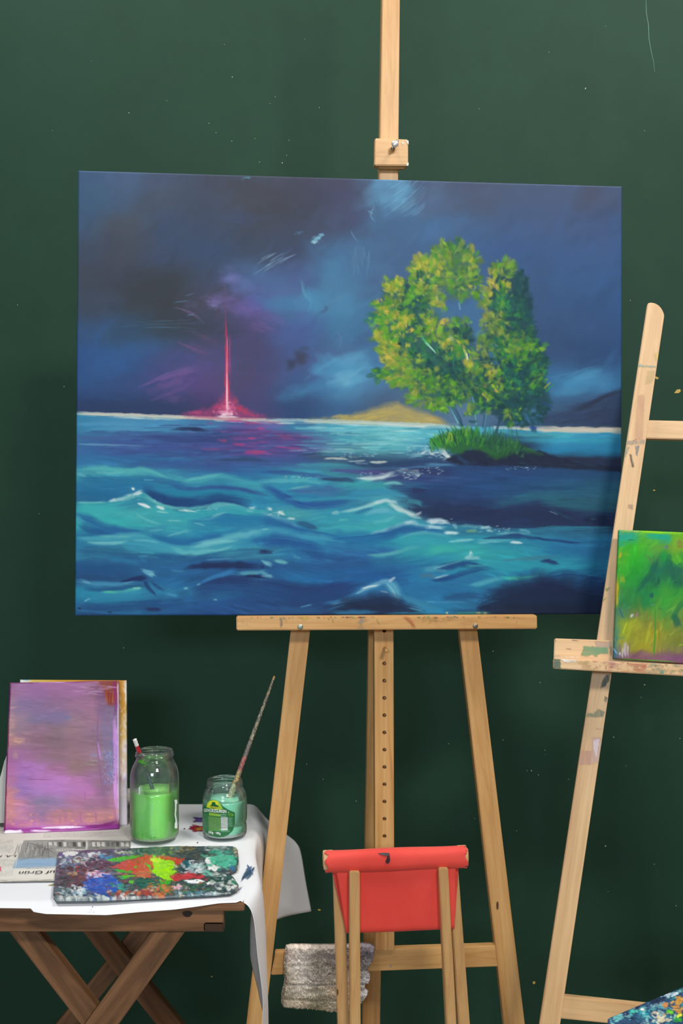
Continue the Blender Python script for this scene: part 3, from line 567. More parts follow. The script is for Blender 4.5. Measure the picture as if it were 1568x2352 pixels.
    for (p, w, c, a) in [([(500,10),(650,60),(800,80),(940,90),(1060,80),(1180,40),(1400,0)],[10,16,20,22,18,12,8],'44a4bc',.75),([(780,60),(860,100),(940,112),(1060,90),(1120,70)],[6,10,11,10,4],'6cc4cc',.8),([(940,60),(1100,30),(1300,5)],[5,9,5],'80ccd4',.75),([(1060,90),(1180,80),(1280,45)],3,'8cd0d4',.6),([(440,40),(560,80),(700,100)],8,'3c94b8',.6),
            ([(110,15),(250,40),(420,20)],[4,5,4],'7cc8d0',.7),([(40,70),(300,90),(500,110)],20,'26608c',.6),([(290,150),(420,170),(520,185)],9,'2c80b0',.7),([(520,130),(600,125)],3,'4c9cc4',.7),([(530,140),(590,180)],8,'2c80b4',.6),([(30,220),(300,230),(520,250)],26,'22548a',.7),([(650,110),(900,150),(1200,150)],14,'22568c',.6),
            ([(880,230),(960,210),(1150,200),(1300,205),(1430,210),(1520,222)],[3,10,14,14,10,2],'1e2a54',.95),([(780,248),(900,250)],3,'4c9cc8',.6),([(1060,160),(1270,148)],3,'58a0c4',.6),([(980,365),(1060,320),(1180,280),(1280,258),(1340,290)],[3,6,8,10,3],'3a88c4',.85),([(985,362),(1010,350)],4,'80c0d8',.8),
            ([(1310,270),(1440,265),(1545,250)],[5,9,5],'6cc0cc',.85),([(1360,290),(1430,290),(1550,300)],[4,6,4],'1e2c54',.95),([(1060,350),(1200,320),(1340,330),(1450,350)],[5,14,18,10],'25386c',.8),([(1000,400),(1200,380),(1500,400)],26,'264c84',.6),([(1480,95),(1560,92)],8,'242f5c',.8),
            ([(20,325),(120,345),(220,352),(380,355),(480,345)],[8,8,8,7,3],'4c9cc4',.8),([(70,335),(130,345)],3,'8cc4dc',.7),([(370,335),(450,318),(560,305),(590,310)],[2,6,9,6],'1f2c5c',.95),([(400,350),(480,330)],3,'70a8c8',.6),([(540,240),(600,270),(650,300)],[4,9,5],'74c0d8',.9),([(565,245),(640,250)],3,'6cb4d0',.7),([(600,268),(650,275)],6,'8cccdc',.6),
            ([(100,390),(250,405),(400,395),(480,370)],[7,7,8,5],'204a80',.7),([(220,415),(360,425),(460,405),(540,388)],[3,6,7,4],'5cc8bc',.95),([(240,420),(380,418)],3,'50c89c',.7),([(470,392),(540,385)],4,'90dccc',.8),([(90,490),(200,450),(350,445),(480,430),(560,410)],[3,9,14,14,6],'3490b4',.85),([(80,495),(130,465)],3,'90c8dc',.8),([(60,440),(110,410)],8,'3c90b8',.6),
            ([(560,330),(600,390),(660,450)],[6,8,3],'1f3c70',.8),([(620,350),(680,390),(740,412)],[5,6,2],'20386c',.8),([(600,350),(700,420),(850,450)],[6,12,8],'3488b8',.7),([(740,430),(830,450)],4,'60acd0',.6),([(880,392),(910,385)],5,'88d0d8',.8),([(660,330),(800,360),(900,370)],16,'2870ac',.6),
            ([(60,530),(200,560),(500,540),(800,520)],16,'23487c',.6),([(570,550),(640,555),(710,560)],[4,8,4],'2a2c58',.8),([(30,545),(60,550)],3,'151c38',.8),([(20,560),(300,585),(600,590)],5,'3478ac',.6),([(270,578),(305,580)],2.5,'141c34',.7),([(1120,477),(1145,479)],2.5,'a8d0dc',.8),
            ([(1500,165),(1560,200)],[4,7],'74bcd0',.8)]:
        W(t(p), w, c, a)
    t = tiler(600, 1060, 3.484)
    for (p, w, c, a) in [([(0,80),(250,90),(430,110),(600,120)],[8,8,8,4],'2f4c90',.7),([(280,30),(500,25),(700,35)],8,'48a8b8',.6),([(550,70),(700,75),(900,85),(1020,90)],[4,9,9,6],'50468c',.75),([(460,140),(600,140),(700,150),(780,160)],[3,7,8,3],'26305c',.9),([(480,50),(600,40),(860,60)],6,'3a8098',.6),
            ([(750,135),(860,140),(980,120),(1080,90),(1100,75)],[2,8,9,9,5],'d8ecec',.95),([(790,165),(900,150)],5,'88d0cc',.8),([(1080,70),(1180,75),(1260,90),(1240,110)],[5,9,8,4],'b8dce0',.85),([(1120,62),(1180,66)],3,'f0f4f0',.8),([(1200,80),(1262,70)],4,'f0f4ec',.8),([(1100,80),(1200,95)],3,'48a8b0',.7),([(1215,120),(1240,130),(1272,92)],3,'eef4f0',.8),
            ([(870,5),(960,8),(1010,2)],[3,6,3],'e8ecdc',.9),([(755,12),(860,18)],3,'d8e4e0',.8),([(0,150),(140,155),(330,150),(520,180)],[6,9,7,4],'60bcc4',.75),([(210,220),(330,205),(430,198)],[2,5,3],'8cc8bc',.7),([(200,240),(400,220),(600,225),(700,240)],[4,13,12,4],'40609c',.7),([(300,245),(440,250),(600,262)],8,'4c74a8',.6),
            ([(0,200),(140,260),(260,330),(400,360),(600,345),(690,330)],[8,12,13,13,9,3],'26519a',.75),([(180,255),(320,340)],2.5,'203c74',.6),([(200,300),(400,310),(600,290),(800,290),(940,280)],7,'3ca8c0',.6),([(620,190),(800,180),(980,200),(1060,220)],16,'3ca8b0',.7),([(980,180),(1060,172),(1130,185)],[3,7,3],'80d0cc',.85),([(700,270),(900,240),(1080,250)],10,'3090bc',.5),
            ([(1100,60),(1400,80),(1568,90)],14,'2b3460',.7),([(1000,130),(1200,140),(1400,130)],8,'2c3c78',.7),([(1010,200),(1150,215),(1300,240)],10,'2b4472',.7),([(1090,235),(1200,260),(1350,260),(1568,280)],[3,14,18,18],'26426e',.85),([(1220,300),(1400,330),(1568,340)],22,'26406a',.85),([(1200,370),(1350,380),(1568,390)],26,'243458',.9),([(1320,430),(1450,440),(1568,470)],20,'243456',.9),([(1200,230),(1340,230)],10,'282c58',.6),
            ([(1160,310),(1250,320),(1300,350)],9,'3c98a8',.8),([(1320,20),(1568,30)],4,'5c9cc0',.7),([(560,415),(600,410),(630,412)],[5,7,4],'dff0e4',.9),([(600,415),(700,395),(840,360),(940,325),(1020,300)],[3,6,7,8,6],'a0d4d8',.92),([(900,335),(1000,305),(1030,310)],7,'d0e4e8',.8),([(1000,310),(1080,325),(1100,330)],6,'b8dce0',.8),
            ([(1010,320),(1080,370),(1150,400),(1220,430),(1280,440)],[6,9,8,9,6],'d4e6e2',.93),([(1240,425),(1285,405)],5,'d0dce4',.8),([(1220,450),(1285,450)],4,'b0d0d8',.6),([(740,420),(820,395),(900,370)],[4,7,4],'2c6ca0',.8),([(820,435),(900,400),(1000,395),(1060,400)],[3,9,11,5],'78bcd4',.7),([(900,490),(1000,480),(1070,440)],[4,9,5],'6cc4cc',.7),([(760,450),(900,440),(1060,430)],14,'34a4b8',.6),
            ([(480,420),(700,450),(850,470)],22,'3298b4',.6),([(620,470),(700,465)],4,'60c8bc',.7),([(800,540),(900,530),(1040,490),(1150,450)],16,'38a8b4',.7),([(860,580),(980,555),(1080,525),(1180,485)],[3,6,7,8],'98ccdc',.9),([(1150,490),(1220,485),(1260,520)],[7,14,8],'a0ccdc',.85),([(1140,500),(1220,475)],5,'cfe4ec',.7),([(1260,515),(1400,520),(1480,530)],[9,10,4],'80c0d4',.8),([(1330,480),(1420,475),(1520,490)],[6,9,3],'bcd8e4',.85),([(1470,570),(1568,575)],5,'a8e0e4',.85),([(1540,500),(1568,540)],7,'90c8d8',.7),
            ([(880,600),(1000,590),(1120,540),(1200,530),(1350,545),(1470,570)],[10,18,18,12,10,4],'22609c',.8),([(1100,615),(1200,580),(1300,565),(1400,570),(1500,600)],[2,5,7,8,6],'68bcc8',.7),([(1120,640),(1300,610),(1500,640)],18,'34a4b4',.6),([(50,375),(90,385)],[7,4],'f0f4f0',.9),([(130,405),(190,425)],[7,5],'e8f0e8',.9),([(215,455),(270,458)],[5,4],'c8e4e0',.85),
            ([(0,405),(100,440),(200,480),(310,530)],[5,6,9,4],'68acc8',.75),([(0,430),(150,470),(300,500)],6,'3888b4',.5),([(280,490),(380,510),(460,550)],[5,12,3],'25507c',.8),([(0,470),(150,500),(300,560),(430,570)],16,'2364a0',.8),([(0,540),(100,545),(300,590),(500,610),(660,635)],[9,14,16,12,5],'44a0c0',.85),([(10,545),(60,540)],4,'88cccc',.7),([(0,640),(120,620),(300,640),(500,690)],[20,22,14,8],'245898',.75),([(560,590),(800,610),(1000,620)],22,'226ca8',.6),([(380,470),(500,440),(540,450)],4,'48b0b4',.6)]:
        W(t(p), w, c, a)
    t = tiler(600, 1240, 3.484)
    for (p, w, c, a) in [([(850,118),(950,125),(1060,110),(1180,70),(1300,50)],[3,7,8,9,5],'60b4bc',.85),([(1100,100),(1300,90),(1568,70)],24,'38a8b0',.6),([(1380,80),(1480,70),(1568,90)],12,'44bcac',.6),([(1300,240),(1400,225),(1500,250)],[6,14,8],'68b4c4',.7),([(1380,305),(1460,295),(1500,285)],[2,5,3],'a8ccd8',.8),([(1260,290),(1330,280),(1400,300)],[5,9,5],'54788c',.7),
            ([(1350,325),(1450,320),(1568,290)],[4,9,8],'224c84',.8),([(1430,220),(1568,195)],10,'255c94',.8),([(100,165),(160,175),(225,187)],[3,7,2],'78c8cc',.85),([(250,130),(330,150)],[6,3],'5ca8c4',.6),([(10,180),(60,190),(95,215)],[3,8,4],'80c0d0',.8),([(0,255),(60,290),(100,305)],[6,8,3],'70bcd0',.7),([(0,290),(90,290)],5,'8cd0dc',.7),([(0,95),(100,98)],7,'242f60',.8),([(0,215),(15,222)],6,'262f60',.8),
            ([(0,320),(150,350),(400,400),(540,370),(740,325)],[14,16,14,12,3],'263f74',.8),([(200,450),(400,430),(600,420),(750,400)],34,'24447a',.6),([(300,90),(600,150),(800,160)],12,'204a84',.6),([(350,290),(600,260),(900,230),(1100,180)],18,'2468a4',.5),([(480,515),(620,495),(740,455),(830,400),(900,360),(1000,330)],[3,8,12,16,16,8],'3c8cbc',.85),([(560,520),(660,495),(740,470)],4,'64a4cc',.6),
            ([(760,430),(850,385),(940,350),(1010,325)],[3,6,8,5],'80bcd4',.9),([(800,390),(880,370),(950,360)],[4,3,2],'e8f4f6',.9),([(960,330),(1030,345),(1070,400),(1090,460),(1070,510)],[8,18,19,16,4],'68b4d0',.95),([(1020,330),(1075,295)],[5,3],'eef4f6',.9),([(950,410),(1000,418),(1020,430)],[2,3,2],'f0f6f8',.9),([(1040,500),(1100,520)],4,'9cd0e0',.6),([(1000,350),(1050,400),(1075,470)],[3,5,3],'8ccce0',.7),
            ([(740,460),(850,430),(960,420),(1030,460)],[4,12,12,8],'2c6aa0',.8),([(560,545),(720,500),(850,500),(950,470),(1040,500),(1180,545),(1300,575)],[10,24,26,30,28,20,6],'1f3052',.93),([(700,530),(900,540),(1100,560)],16,'1c2a46',.8),([(1100,440),(1200,490),(1330,535),(1420,555)],[8,15,14,3],'3c8cb4',.85),([(1180,540),(1300,570)],3,'68b0cc',.6),([(560,578),(750,582),(960,575)],[6,9,4],'2c80b0',.8),([(980,595),(1200,585),(1420,590)],5,'2c84a8',.7),
            ([(310,540),(410,515)],[2,3],'64b0dc',.85),([(150,540),(300,570),(480,560)],10,'2c68a0',.5),([(1100,330),(1170,322)],3,'2c6088',.6),([(1320,495),(1400,496)],2,'70b8cc',.6),([(1110,400),(1300,400),(1500,440)],20,'2880b0',.5),([(1450,460),(1568,480)],12,'226090',.6)]:
        W(t(p), w, c, a)
    t = tiler(980, 1100, 3.484)
    for (p, w, c, a) in [([(150,130),(400,150),(500,200)],[16,14,3],'26406c',.6),([(700,150),(900,130),(1100,170)],16,'2c6c80',.6),([(550,200),(700,190),(900,180)],12,'2c6a80',.5),([(1000,60),(1300,50),(1540,80)],16,'24567c',.5),([(740,70),(900,75),(1250,70)],5,'1f4470',.6),([(1020,200),(1300,230),(1500,240)],14,'2a6a78',.5),
            ([(500,310),(640,260),(800,235),(930,222),(980,235)],[6,20,26,20,6],'27385f',.93),([(560,330),(800,300),(1000,300),(1160,345),(1220,360)],[20,34,30,12,3],'243456',.93),([(100,240),(300,280),(520,330),(700,370)],[16,34,30,12],'24345a',.9),([(600,350),(760,330),(880,350)],[6,10,5],'2c3c6c',.7),([(980,258),(1050,285)],2,'7088a0',.7),([(970,225),(1100,300),(1200,340)],4,'2c506c',.6),
            ([(1250,320),(1350,330),(1495,330)],[6,18,20],'1d2c4c',.9),([(1310,320),(1360,322)],4,'2c5474',.7),([(0,335),(100,330),(190,360)],[8,9,3],'c0dce8',.85),([(20,350),(100,345)],5,'e8f0f4',.7),([(50,372),(190,370)],4,'2c74ac',.7),([(0,385),(130,388)],[5,4],'c4e4ec',.85),([(0,405),(150,435)],[7,3],'2472ac',.8),([(150,430),(260,432)],[5,3],'dceef0',.85),([(180,505),(290,490),(380,485)],[2,6,3],'a4e0e0',.85),
            ([(260,375),(400,380),(520,395)],6,'70c0cc',.7),([(430,392),(520,388)],[5,4],'b8e0e8',.8),([(480,412),(530,420)],5,'b4dce4',.7),([(320,418),(400,418)],5,'90bc80',.7),([(560,440),(700,432),(850,440)],[3,4,2],'78b8c8',.7),([(740,410),(800,412),(830,430)],[5,5,3],'68b0c4',.7),([(600,390),(740,392)],4,'2c3c68',.7),([(450,478),(600,465),(720,455),(830,470),(980,488)],[2,7,9,6,2],'1e3a70',.95),
            ([(880,482),(1020,490),(1150,508),(1300,516)],[2,5,5,1.5],'1e3c74',.9),([(670,505),(765,510)],[6,3],'e0f0f0',.9),([(400,510),(500,505),(600,500)],4,'8ccfd8',.7),([(400,490),(560,490),(700,490)],5,'68c0c8',.6),([(0,560),(200,550),(500,560)],20,'3cb4b0',.6),([(20,590),(150,560)],12,'44bcac',.5),([(700,560),(860,560),(1000,540)],12,'3498b4',.6),([(900,560),(1100,570),(1400,600)],22,'246ca4',.5),
            ([(300,640),(350,615),(360,590)],[4,7,5],'a8dce0',.9),([(310,640),(380,632),(440,635)],[4,7,3],'98ccd8',.85),([(350,600),(358,582)],6,'d4e8ec',.8),([(60,720),(200,680),(300,645)],[3,4,3],'8cccd4',.7),([(80,718),(200,700),(320,665),(440,680)],[3,11,14,6],'214c84',.9),([(320,690),(400,700),(520,680)],5,'4cacb4',.6),([(60,820),(180,790),(300,750),(450,715),(580,725)],[3,10,11,9,3],'21508a',.88),([(80,790),(180,765)],3,'98c8d8',.7),([(140,850),(300,810),(500,760)],14,'2c74a8',.6),
            ([(440,700),(600,720),(760,700),(900,720)],14,'30a0b4',.6),([(700,760),(850,740),(900,715)],[5,12,5],'226ca0',.6),([(340,850),(420,845),(500,810),(620,790)],[4,10,10,9],'58b0c4',.85),([(600,792),(700,800),(800,790),(900,770)],[5,8,7,3],'44c4b8',.9),([(640,796),(740,802)],4,'54dcb4',.6),([(600,655),(850,635),(1040,622)],[3,7,6],'4c7488',.65),([(905,655),(970,660),(1070,680)],[4,9,3],'203468',.9),([(940,652),(990,650)],5,'2c2c5c',.7),
            ([(850,830),(1000,770),(1130,745),(1300,780)],[8,12,12,6],'23588c',.7),([(550,950),(700,890),(900,850),(1100,850)],[16,40,46,50],'1f3054',.75),([(430,1040),(480,1000),(700,980),(1000,960),(1300,1000),(1440,1000)],[14,34,60,80,70,50],'1c2c4a',.8),([(560,1060),(900,1040),(1400,1060)],26,'1a2840',.85),([(410,1035),(470,1015),(520,1050)],9,'1b2a48',.9),([(900,850),(1060,850),(1100,900)],14,'1f2a50',.7),
            ([(130,960),(250,930),(450,940)],[6,14,10],'24507c',.7),([(0,985),(200,985),(370,990)],2.5,'4c94b8',.6),([(0,1020),(200,1010),(400,1020)],10,'2878a4',.6),([(230,1075),(400,1070),(520,1080)],5,'3aa08c',.6),([(155,1072),(170,1074)],4,'e8d8a0',.8),([(400,1070),(430,1072)],4,'c8a868',.7),([(455,1074),(480,1076)],5,'e0b090',.7)]:
        W(t(p), w, c, a)
    # splash flecks on the crests
    for (x, y, w_, h_, n) in [(820,1048,90,5,36),(960,1036,60,9,50),(1000,1044,34,10,40),(990,1082,50,8,24),(940,1092,36,10,40),(850,1090,70,4,20),(1195,1076,70,4,26),(300,1142,30,8,14),(690,1096,90,3,30),(470,1170,60,4,10),(630,1182,40,8,16),(1010,1200,60,10,26),(1120,1215,120,8,30)]:
        for k in range(int(n * .6)):
            xx = x + rng.uniform(-w_, w_) / 2; yy = y + rng.uniform(-h_, h_)
            W([(xx, yy), (xx + rng.uniform(3, 11), yy + rng.uniform(-3, 1))], rng.uniform(.5, 1.6), rng.choice(['dce8e6', 'b4d4dc', '98c8d4', 'ecf2ee']), .6, .6, .3, .3)
    for (p, w, c, a) in [([(1015,1040),(1028,1050),(1036,1046)],5,'dfe8e4',.9),([(1010,1028),(1022,1040)],9,'a8ccd4',.8),([(1018,1058),(1036,1046)],4,'c8dcdc',.8),([(940,1052),(975,1040),(1000,1030)],5,'88b4c8',.7),([(800,1064),(860,1070),(960,1060),(1010,1056)],8,'25406c',.7),([(880,1078),(960,1072),(1050,1068)],3,'5c98c4',.6),
            ([(1016,1030),(1032,1052),(1034,1060)],5,'e8f0ea',.8),([(985,1036),(1000,1048)],4,'d0dce0',.7),([(968,1042),(980,1034)],4,'d8e4e8',.7)]:
        W(p, w, c, a)

def island_and_trees(R, L, B, G, rng):
    t = tiler(830, 540, 3.409)
    # rock
    G([(1020,1058),(1040,1048),(1066,1034),(1100,1032),(1130,1048),(1160,1044),(1200,1034),(1240,1036),(1290,1054),(1330,1062),(1370,1070),(1432,1070),(1432,1084),(1380,1080),(1250,1072),(1140,1068),(1060,1068)], '202c44', .97, 2.5, 3, 12)
    for k in range(30):
        x = rng.uniform(1060, 1400); L([(x, 1062 + rng.uniform(-8, 8)), (x + 30, 1066 + rng.uniform(-4, 8))], rng.uniform(3, 8), rng.choice(['1e2440', '2a3450', '263a58', '2c4460']), .5)
    L([(1050,1046),(1062,1058),(1080,1066)], 12, '2c5078', .6)
    # trunks
    for (p, w, c, a) in [([(695,1345),(740,1420),(790,1510)],[6,6,9],'2c5c78',.9),([(690,1340),(720,1400),(760,1480)],[3,4,4],'7cc0c8',.85),([(730,1360),(770,1430),(790,1500)],5,'24405c',.7),([(872,1240),(885,1340),(905,1530)],[4,5,6],'2c6c80',.85),([(870,1250),(890,1400),(900,1500)],2.2,'84c4c8',.8),
            ([(990,1340),(975,1450),(955,1580)],[4,5,6],'2f5c78',.85),([(985,1360),(972,1460),(950,1580)],2,'70b8cc',.7),([(960,1400),(948,1520)],[4,4],'2c5470',.7),([(1085,1450),(1060,1520),(1040,1610)],[8,9,9],'2c5068',.95),([(1120,1340),(1070,1480)],6,'2a4c5c',.8)]:
        L(t(p), w, c, a, .5, .3, .08)
    # grass
    G(t([(535,1620),(600,1570),(700,1540),(820,1510),(900,1560),(1000,1590),(1100,1590),(1200,1610),(1260,1650),(1400,1720),(1330,1700),(1220,1690),(1150,1720),(1040,1755),(960,1700),(860,1670),(760,1720),(640,1680)]), '2c6838', .9, 5, 5, 10)
    for k in range(430):
        u = rng.random(); x = 540 + 730 * u; y = 1690 - 90 * math.exp(-((x - 800) / 260.) ** 2) + rng.uniform(-50, 50) + (16 if x > 1230 else 0)
        ln = rng.uniform(30, 95) * (.55 if x > 1150 or x < 600 else 1); lean = (x - 850) * .0009 + rng.uniform(-.35, .35)
        c = rng.choice(['3c8c3c', '2c7038', '245c38', '4ca03c', '1e5040', '2e7c34', '1c4c44', '388838'] if x < 950 else ['24583c', '1e4c3c', '2c6c40', '2a6048', '1c4440', '3c7c48'])
        if rng.random() < .1 and x < 900: c = '7cb03c'
        L(t([(x, y), (x + lean * ln * .5, y - ln * .55), (x + lean * ln * 1.4, y - ln)]), [rng.uniform(2.5, 5), 2.5, 1], c, .75, .5, .3, .15)
    for k in range(40):
        x = rng.uniform(850, 1250); y = rng.uniform(1580, 1640); ln = rng.uniform(60, 120); L(t([(x, y), (x + rng.uniform(-14, 18), y - ln)]), [2, .8], rng.choice(['2c5c60', '28584c', '3c7c58']), .6)
    for (p, w, c) in [([(670,1620),(690,1560),(680,1530)],7,'8ab03c'),([(700,1620),(712,1570),(690,1545)],5,'a8c040'),([(735,1620),(715,1560)],4,'1c4038'),([(820,1580),(822,1510)],9,'6cac3c'),([(845,1590),(835,1530)],5,'3c8c34'),([(600,1650),(560,1600)],8,'349838'),([(560,1660),(535,1620)],8,'3ca04c'),([(1040,1750),(1100,1720),(1180,1660)],8,'2c5c38'),([(1300,1670),(1440,1725)],5,'2c6c44')]:
        L(t(p), w, c, .8, .5, .4, .15)
    # crowns: soft ground first, daubs over it
    PAL = {'y': ['c4b840','acac40','ccb44c','9cac3c','b4a844','84a834'], 'g': ['6aa830','4c9c34','7cb438','3c8c38','88b438','5ca028'], 'd': ['2c6c40','1f5a48','24604c','3a7840','1c5050','2c7050'],
           'k': ['1c4450','1a4c58','204858','164048','28585c'], 'o': ['6c8c44','7c9448','5c8040','4c7c40','8c9c4c'], 'b': ['38709c','4478a0','3c6c94'], 't': ['2c8454','24745c','2f9050','1f6c58']}
    def crown(pts, c, a=.8): G(t(pts), c, a, 7, 6, 9)
    crown([(560,110),(650,70),(760,80),(850,130),(880,200),(920,280),(900,400),(820,500),(700,500),(640,420),(560,330),(430,320),(390,260),(420,200),(500,170)], '4a7840', .7)
    crown([(190,360),(330,350),(450,350),(560,420),(620,500),(600,560),(640,700),(860,720),(860,860),(800,960),(860,1080),(900,1180),(820,1290),(680,1350),(520,1360),(470,1270),(380,1200),(240,1170),(190,960),(130,830),(140,560)], '2f6450', .75)
    crown([(1020,240),(1140,210),(1210,280),(1290,340),(1330,520),(1330,700),(1390,850),(1430,980),(1430,1150),(1480,1320),(1400,1420),(1300,1500),(1180,1460),(1000,1380),(900,1340),(880,1220),(900,1000),(960,800),(1000,600),(960,520),(1000,420)], '1e484c', .85)
    G(t([(620,430),(680,520),(800,530),(930,470),(950,600),(960,760),(900,830),(840,700),(740,640),(620,560),(540,470)]), '44709c', .8, 8, 8, 10)
    G(t([(520,560),(640,560),(760,640),(720,700),(600,640),(560,620)]), '4c7c98', .6, 8, 8, 10)
    def daubs(cx, cy, rx, ry, n, mix, dx=0, dy=0, sz=(30, 76), al=(.65, 1)):
        ux, uy = cx, cy
        for k in range(int(n * .85)):
            a = rng.uniform(0, 2 * math.pi); r = math.sqrt(rng.random()) * 1.02
            x = cx + rx * r * math.cos(a); y = cy + ry * r * math.sin(a)
            ang = math.atan2(y - (cy + ry * .5) + dy * 90 + rng.gauss(0, 50), x - cx + dx * 90 + rng.gauss(0, 50)) + rng.uniform(-.5, .5)
            l = rng.uniform(*sz); w = l * rng.uniform(.45, .85); bend = rng.uniform(-.4, .4)
            c = hexc(rng.choice(PAL[rng.choice(mix)])) * rng.uniform(.88, 1.1)
            L(t([(x, y), (x + l * .55 * math.cos(ang), y + l * .55 * math.sin(ang)), (x + l * math.cos(ang + bend), y + l * math.sin(ang + bend))]),
              [w / 3.4 * .9, w / 3.4 * 1.1, w / 3.4 * .4], c, rng.uniform(*al), .6, .6, .3, 12)
    for a in [(730,230,180,170,170,'goooy',0,0),(700,140,130,80,60,'odog'),(470,250,80,80,60,'yyyg',-1,-.6),(860,190,24,60,14,'yyo',.3,-1),(820,390,110,100,80,'oogd',.4,.6),(560,270,70,80,40,'ygo'),
              (250,400,70,50,44,'yyyg',-.5,-1),(420,400,120,70,60,'gdyo'),(240,560,120,70,80,'gyog',-.8,0),(400,560,80,140,70,'kdd',.5,.8),(480,420,24,80,20,'kd'),(395,475,50,50,16,'g'),(540,430,90,70,50,'yogo',.4,.3),(600,520,50,40,20,'ogy'),
              (140,680,80,40,24,'gtg',-1,0),(270,680,120,80,80,'gggy',-.6,0),(340,660,30,70,20,'yyy',0,1),(160,810,60,60,36,'yoyg',-1,-.5),(260,820,90,70,50,'ggyd',-.5),(420,740,60,50,24,'dgk'),(520,640,50,50,24,'yyg'),(600,690,60,50,24,'yyo'),
              (560,760,110,80,56,'ggo'),(430,920,140,50,46,'kdtd'),(230,900,80,60,50,'yyyo',-1,.2),(230,980,60,70,50,'yyoy',-.8,0),(300,1090,110,90,90,'goyg',-.7,.5),(160,1090,60,50,30,'gdg',-1,.2),(400,1000,120,60,60,'yog'),(400,1120,90,70,50,'gog'),
              (800,720,80,50,26,'gog'),(790,790,76,50,40,'kkkd',0,-.6),(700,860,70,70,40,'gog'),(650,850,34,90,24,'yyo',0,1),(800,870,40,40,16,'ggy'),(740,950,60,50,20,'ggt'),(620,1030,140,110,90,'kkdt'),(720,1080,130,100,80,'kkd',.2,.8),(560,1130,80,60,40,'ogd'),
              (640,1240,150,110,110,'gogd',.5,.8),(440,1270,60,50,36,'ggo',-1,.3),(440,1190,50,40,20,'yyo',-.5,.7),(760,1200,100,100,70,'dkog',.4,.8),(580,1330,90,40,40,'ogg',.8,.3),(820,1150,60,80,30,'dok'),(900,1120,50,90,40,'oogd'),(840,1030,40,40,16,'gyy'),
              (1110,270,90,60,60,'oogo',.2,-1),(1030,350,30,44,16,'yyo',0,-1),(1110,430,44,60,24,'yyg',0,-1),(1000,470,40,60,20,'yog'),(980,560,50,40,24,'ooy'),(1110,540,110,80,70,'tdgt',0,-.6),(1240,420,50,120,50,'kkd',.2,-1),(1230,600,80,120,70,'kkdd',0,-.5),
              (1050,690,90,80,70,'oooy',.5,.8),(1150,650,60,60,30,'dtk'),(1260,720,80,80,50,'kkd'),(960,900,70,100,60,'oogo'),(1000,1010,70,80,40,'gokd'),(1060,980,50,100,40,'kbk'),(1090,900,60,60,30,'tdg'),(1180,860,110,80,70,'odgd',.6,0),(1290,810,60,50,24,'ood'),
              (1320,900,90,80,60,'ggd',1,-.2),(1180,980,90,80,50,'gggo'),(1260,1080,120,100,80,'kdtk'),(1360,1000,80,60,40,'kdd',1,-.5),(1370,1100,70,80,46,'dkgt',1,-.3),(1130,1120,100,90,70,'dkgt'),(1010,1080,30,60,20,'yyo',0,1),(1040,1160,44,60,24,'yoy'),(1240,1210,140,70,60,'gdkt'),
              (1100,1240,120,60,50,'ggdk'),(960,1220,70,90,40,'kdkg'),(1000,1320,70,50,30,'gdo'),(1170,1330,170,80,90,'kkkd'),(1330,1330,120,90,80,'kkk',.5,.4),(1280,1430,110,70,50,'kkb',.3,.6),(940,1340,70,50,24,'kdg'),(850,1410,40,50,14,'dog'),(1170,1420,70,50,36,'ogkd',-.3,.8)]:
        daubs(*a)
    for (x, y, rx, ry, n) in [(430,560,60,110,7),(620,1050,130,90,12),(740,1090,90,110,9),(790,790,60,36,5),(430,930,110,30,6),(1240,460,40,110,8),(1260,640,70,100,9),(1320,1340,120,100,14),(1180,1350,120,70,9),(1250,1080,110,90,10),(1060,960,30,90,5),(930,1260,60,80,7),(1170,1170,90,60,6),(820,1200,50,70,4),(1370,1050,50,80,6),(700,1260,80,50,5)]:
        for k in range(n):
            X, Y = t([(x + rng.gauss(0, .5) * rx, y + rng.gauss(0, .5) * ry)])[0]; B(X, Y, rng.uniform(4, 11), rng.uniform(3, 7), rng.uniform(-90, 90), rng.choice(['1a4850', '1c5054', '164048', '1f5c50']), .75, .35, .7, .4, 5.)
    for k in range(70):                                   # bright leaf tips on the lit side
        x, y = rng.choice([(200,370),(310,360),(430,350),(230,440),(150,520),(170,590),(250,700),(350,680),(400,740),(420,820),(520,740),(590,690),(640,660),(350,850),(200,890),(220,970),(300,1030),(260,1090),(640,830),(680,880),(450,960),(1010,440),(1030,350),(1110,440),(1010,1070),(1040,1170),(870,410),(500,290),(470,210),(600,300),(970,1250),(1160,1400),(430,1190)])
        x += rng.uniform(-26, 26); y += rng.uniform(-26, 26); an = rng.uniform(.2, 1.6)
        L(t([(x, y), (x + 16 * math.cos(an), y + 16 * math.sin(an)), (x + 34 * math.cos(an + .5), y + 34 * math.sin(an + .5))]), [7, 8, 3], rng.choice(['d8bc50', 'ccc04c', 'd4b050', 'c4c048']), .7, .6, .6, .3)
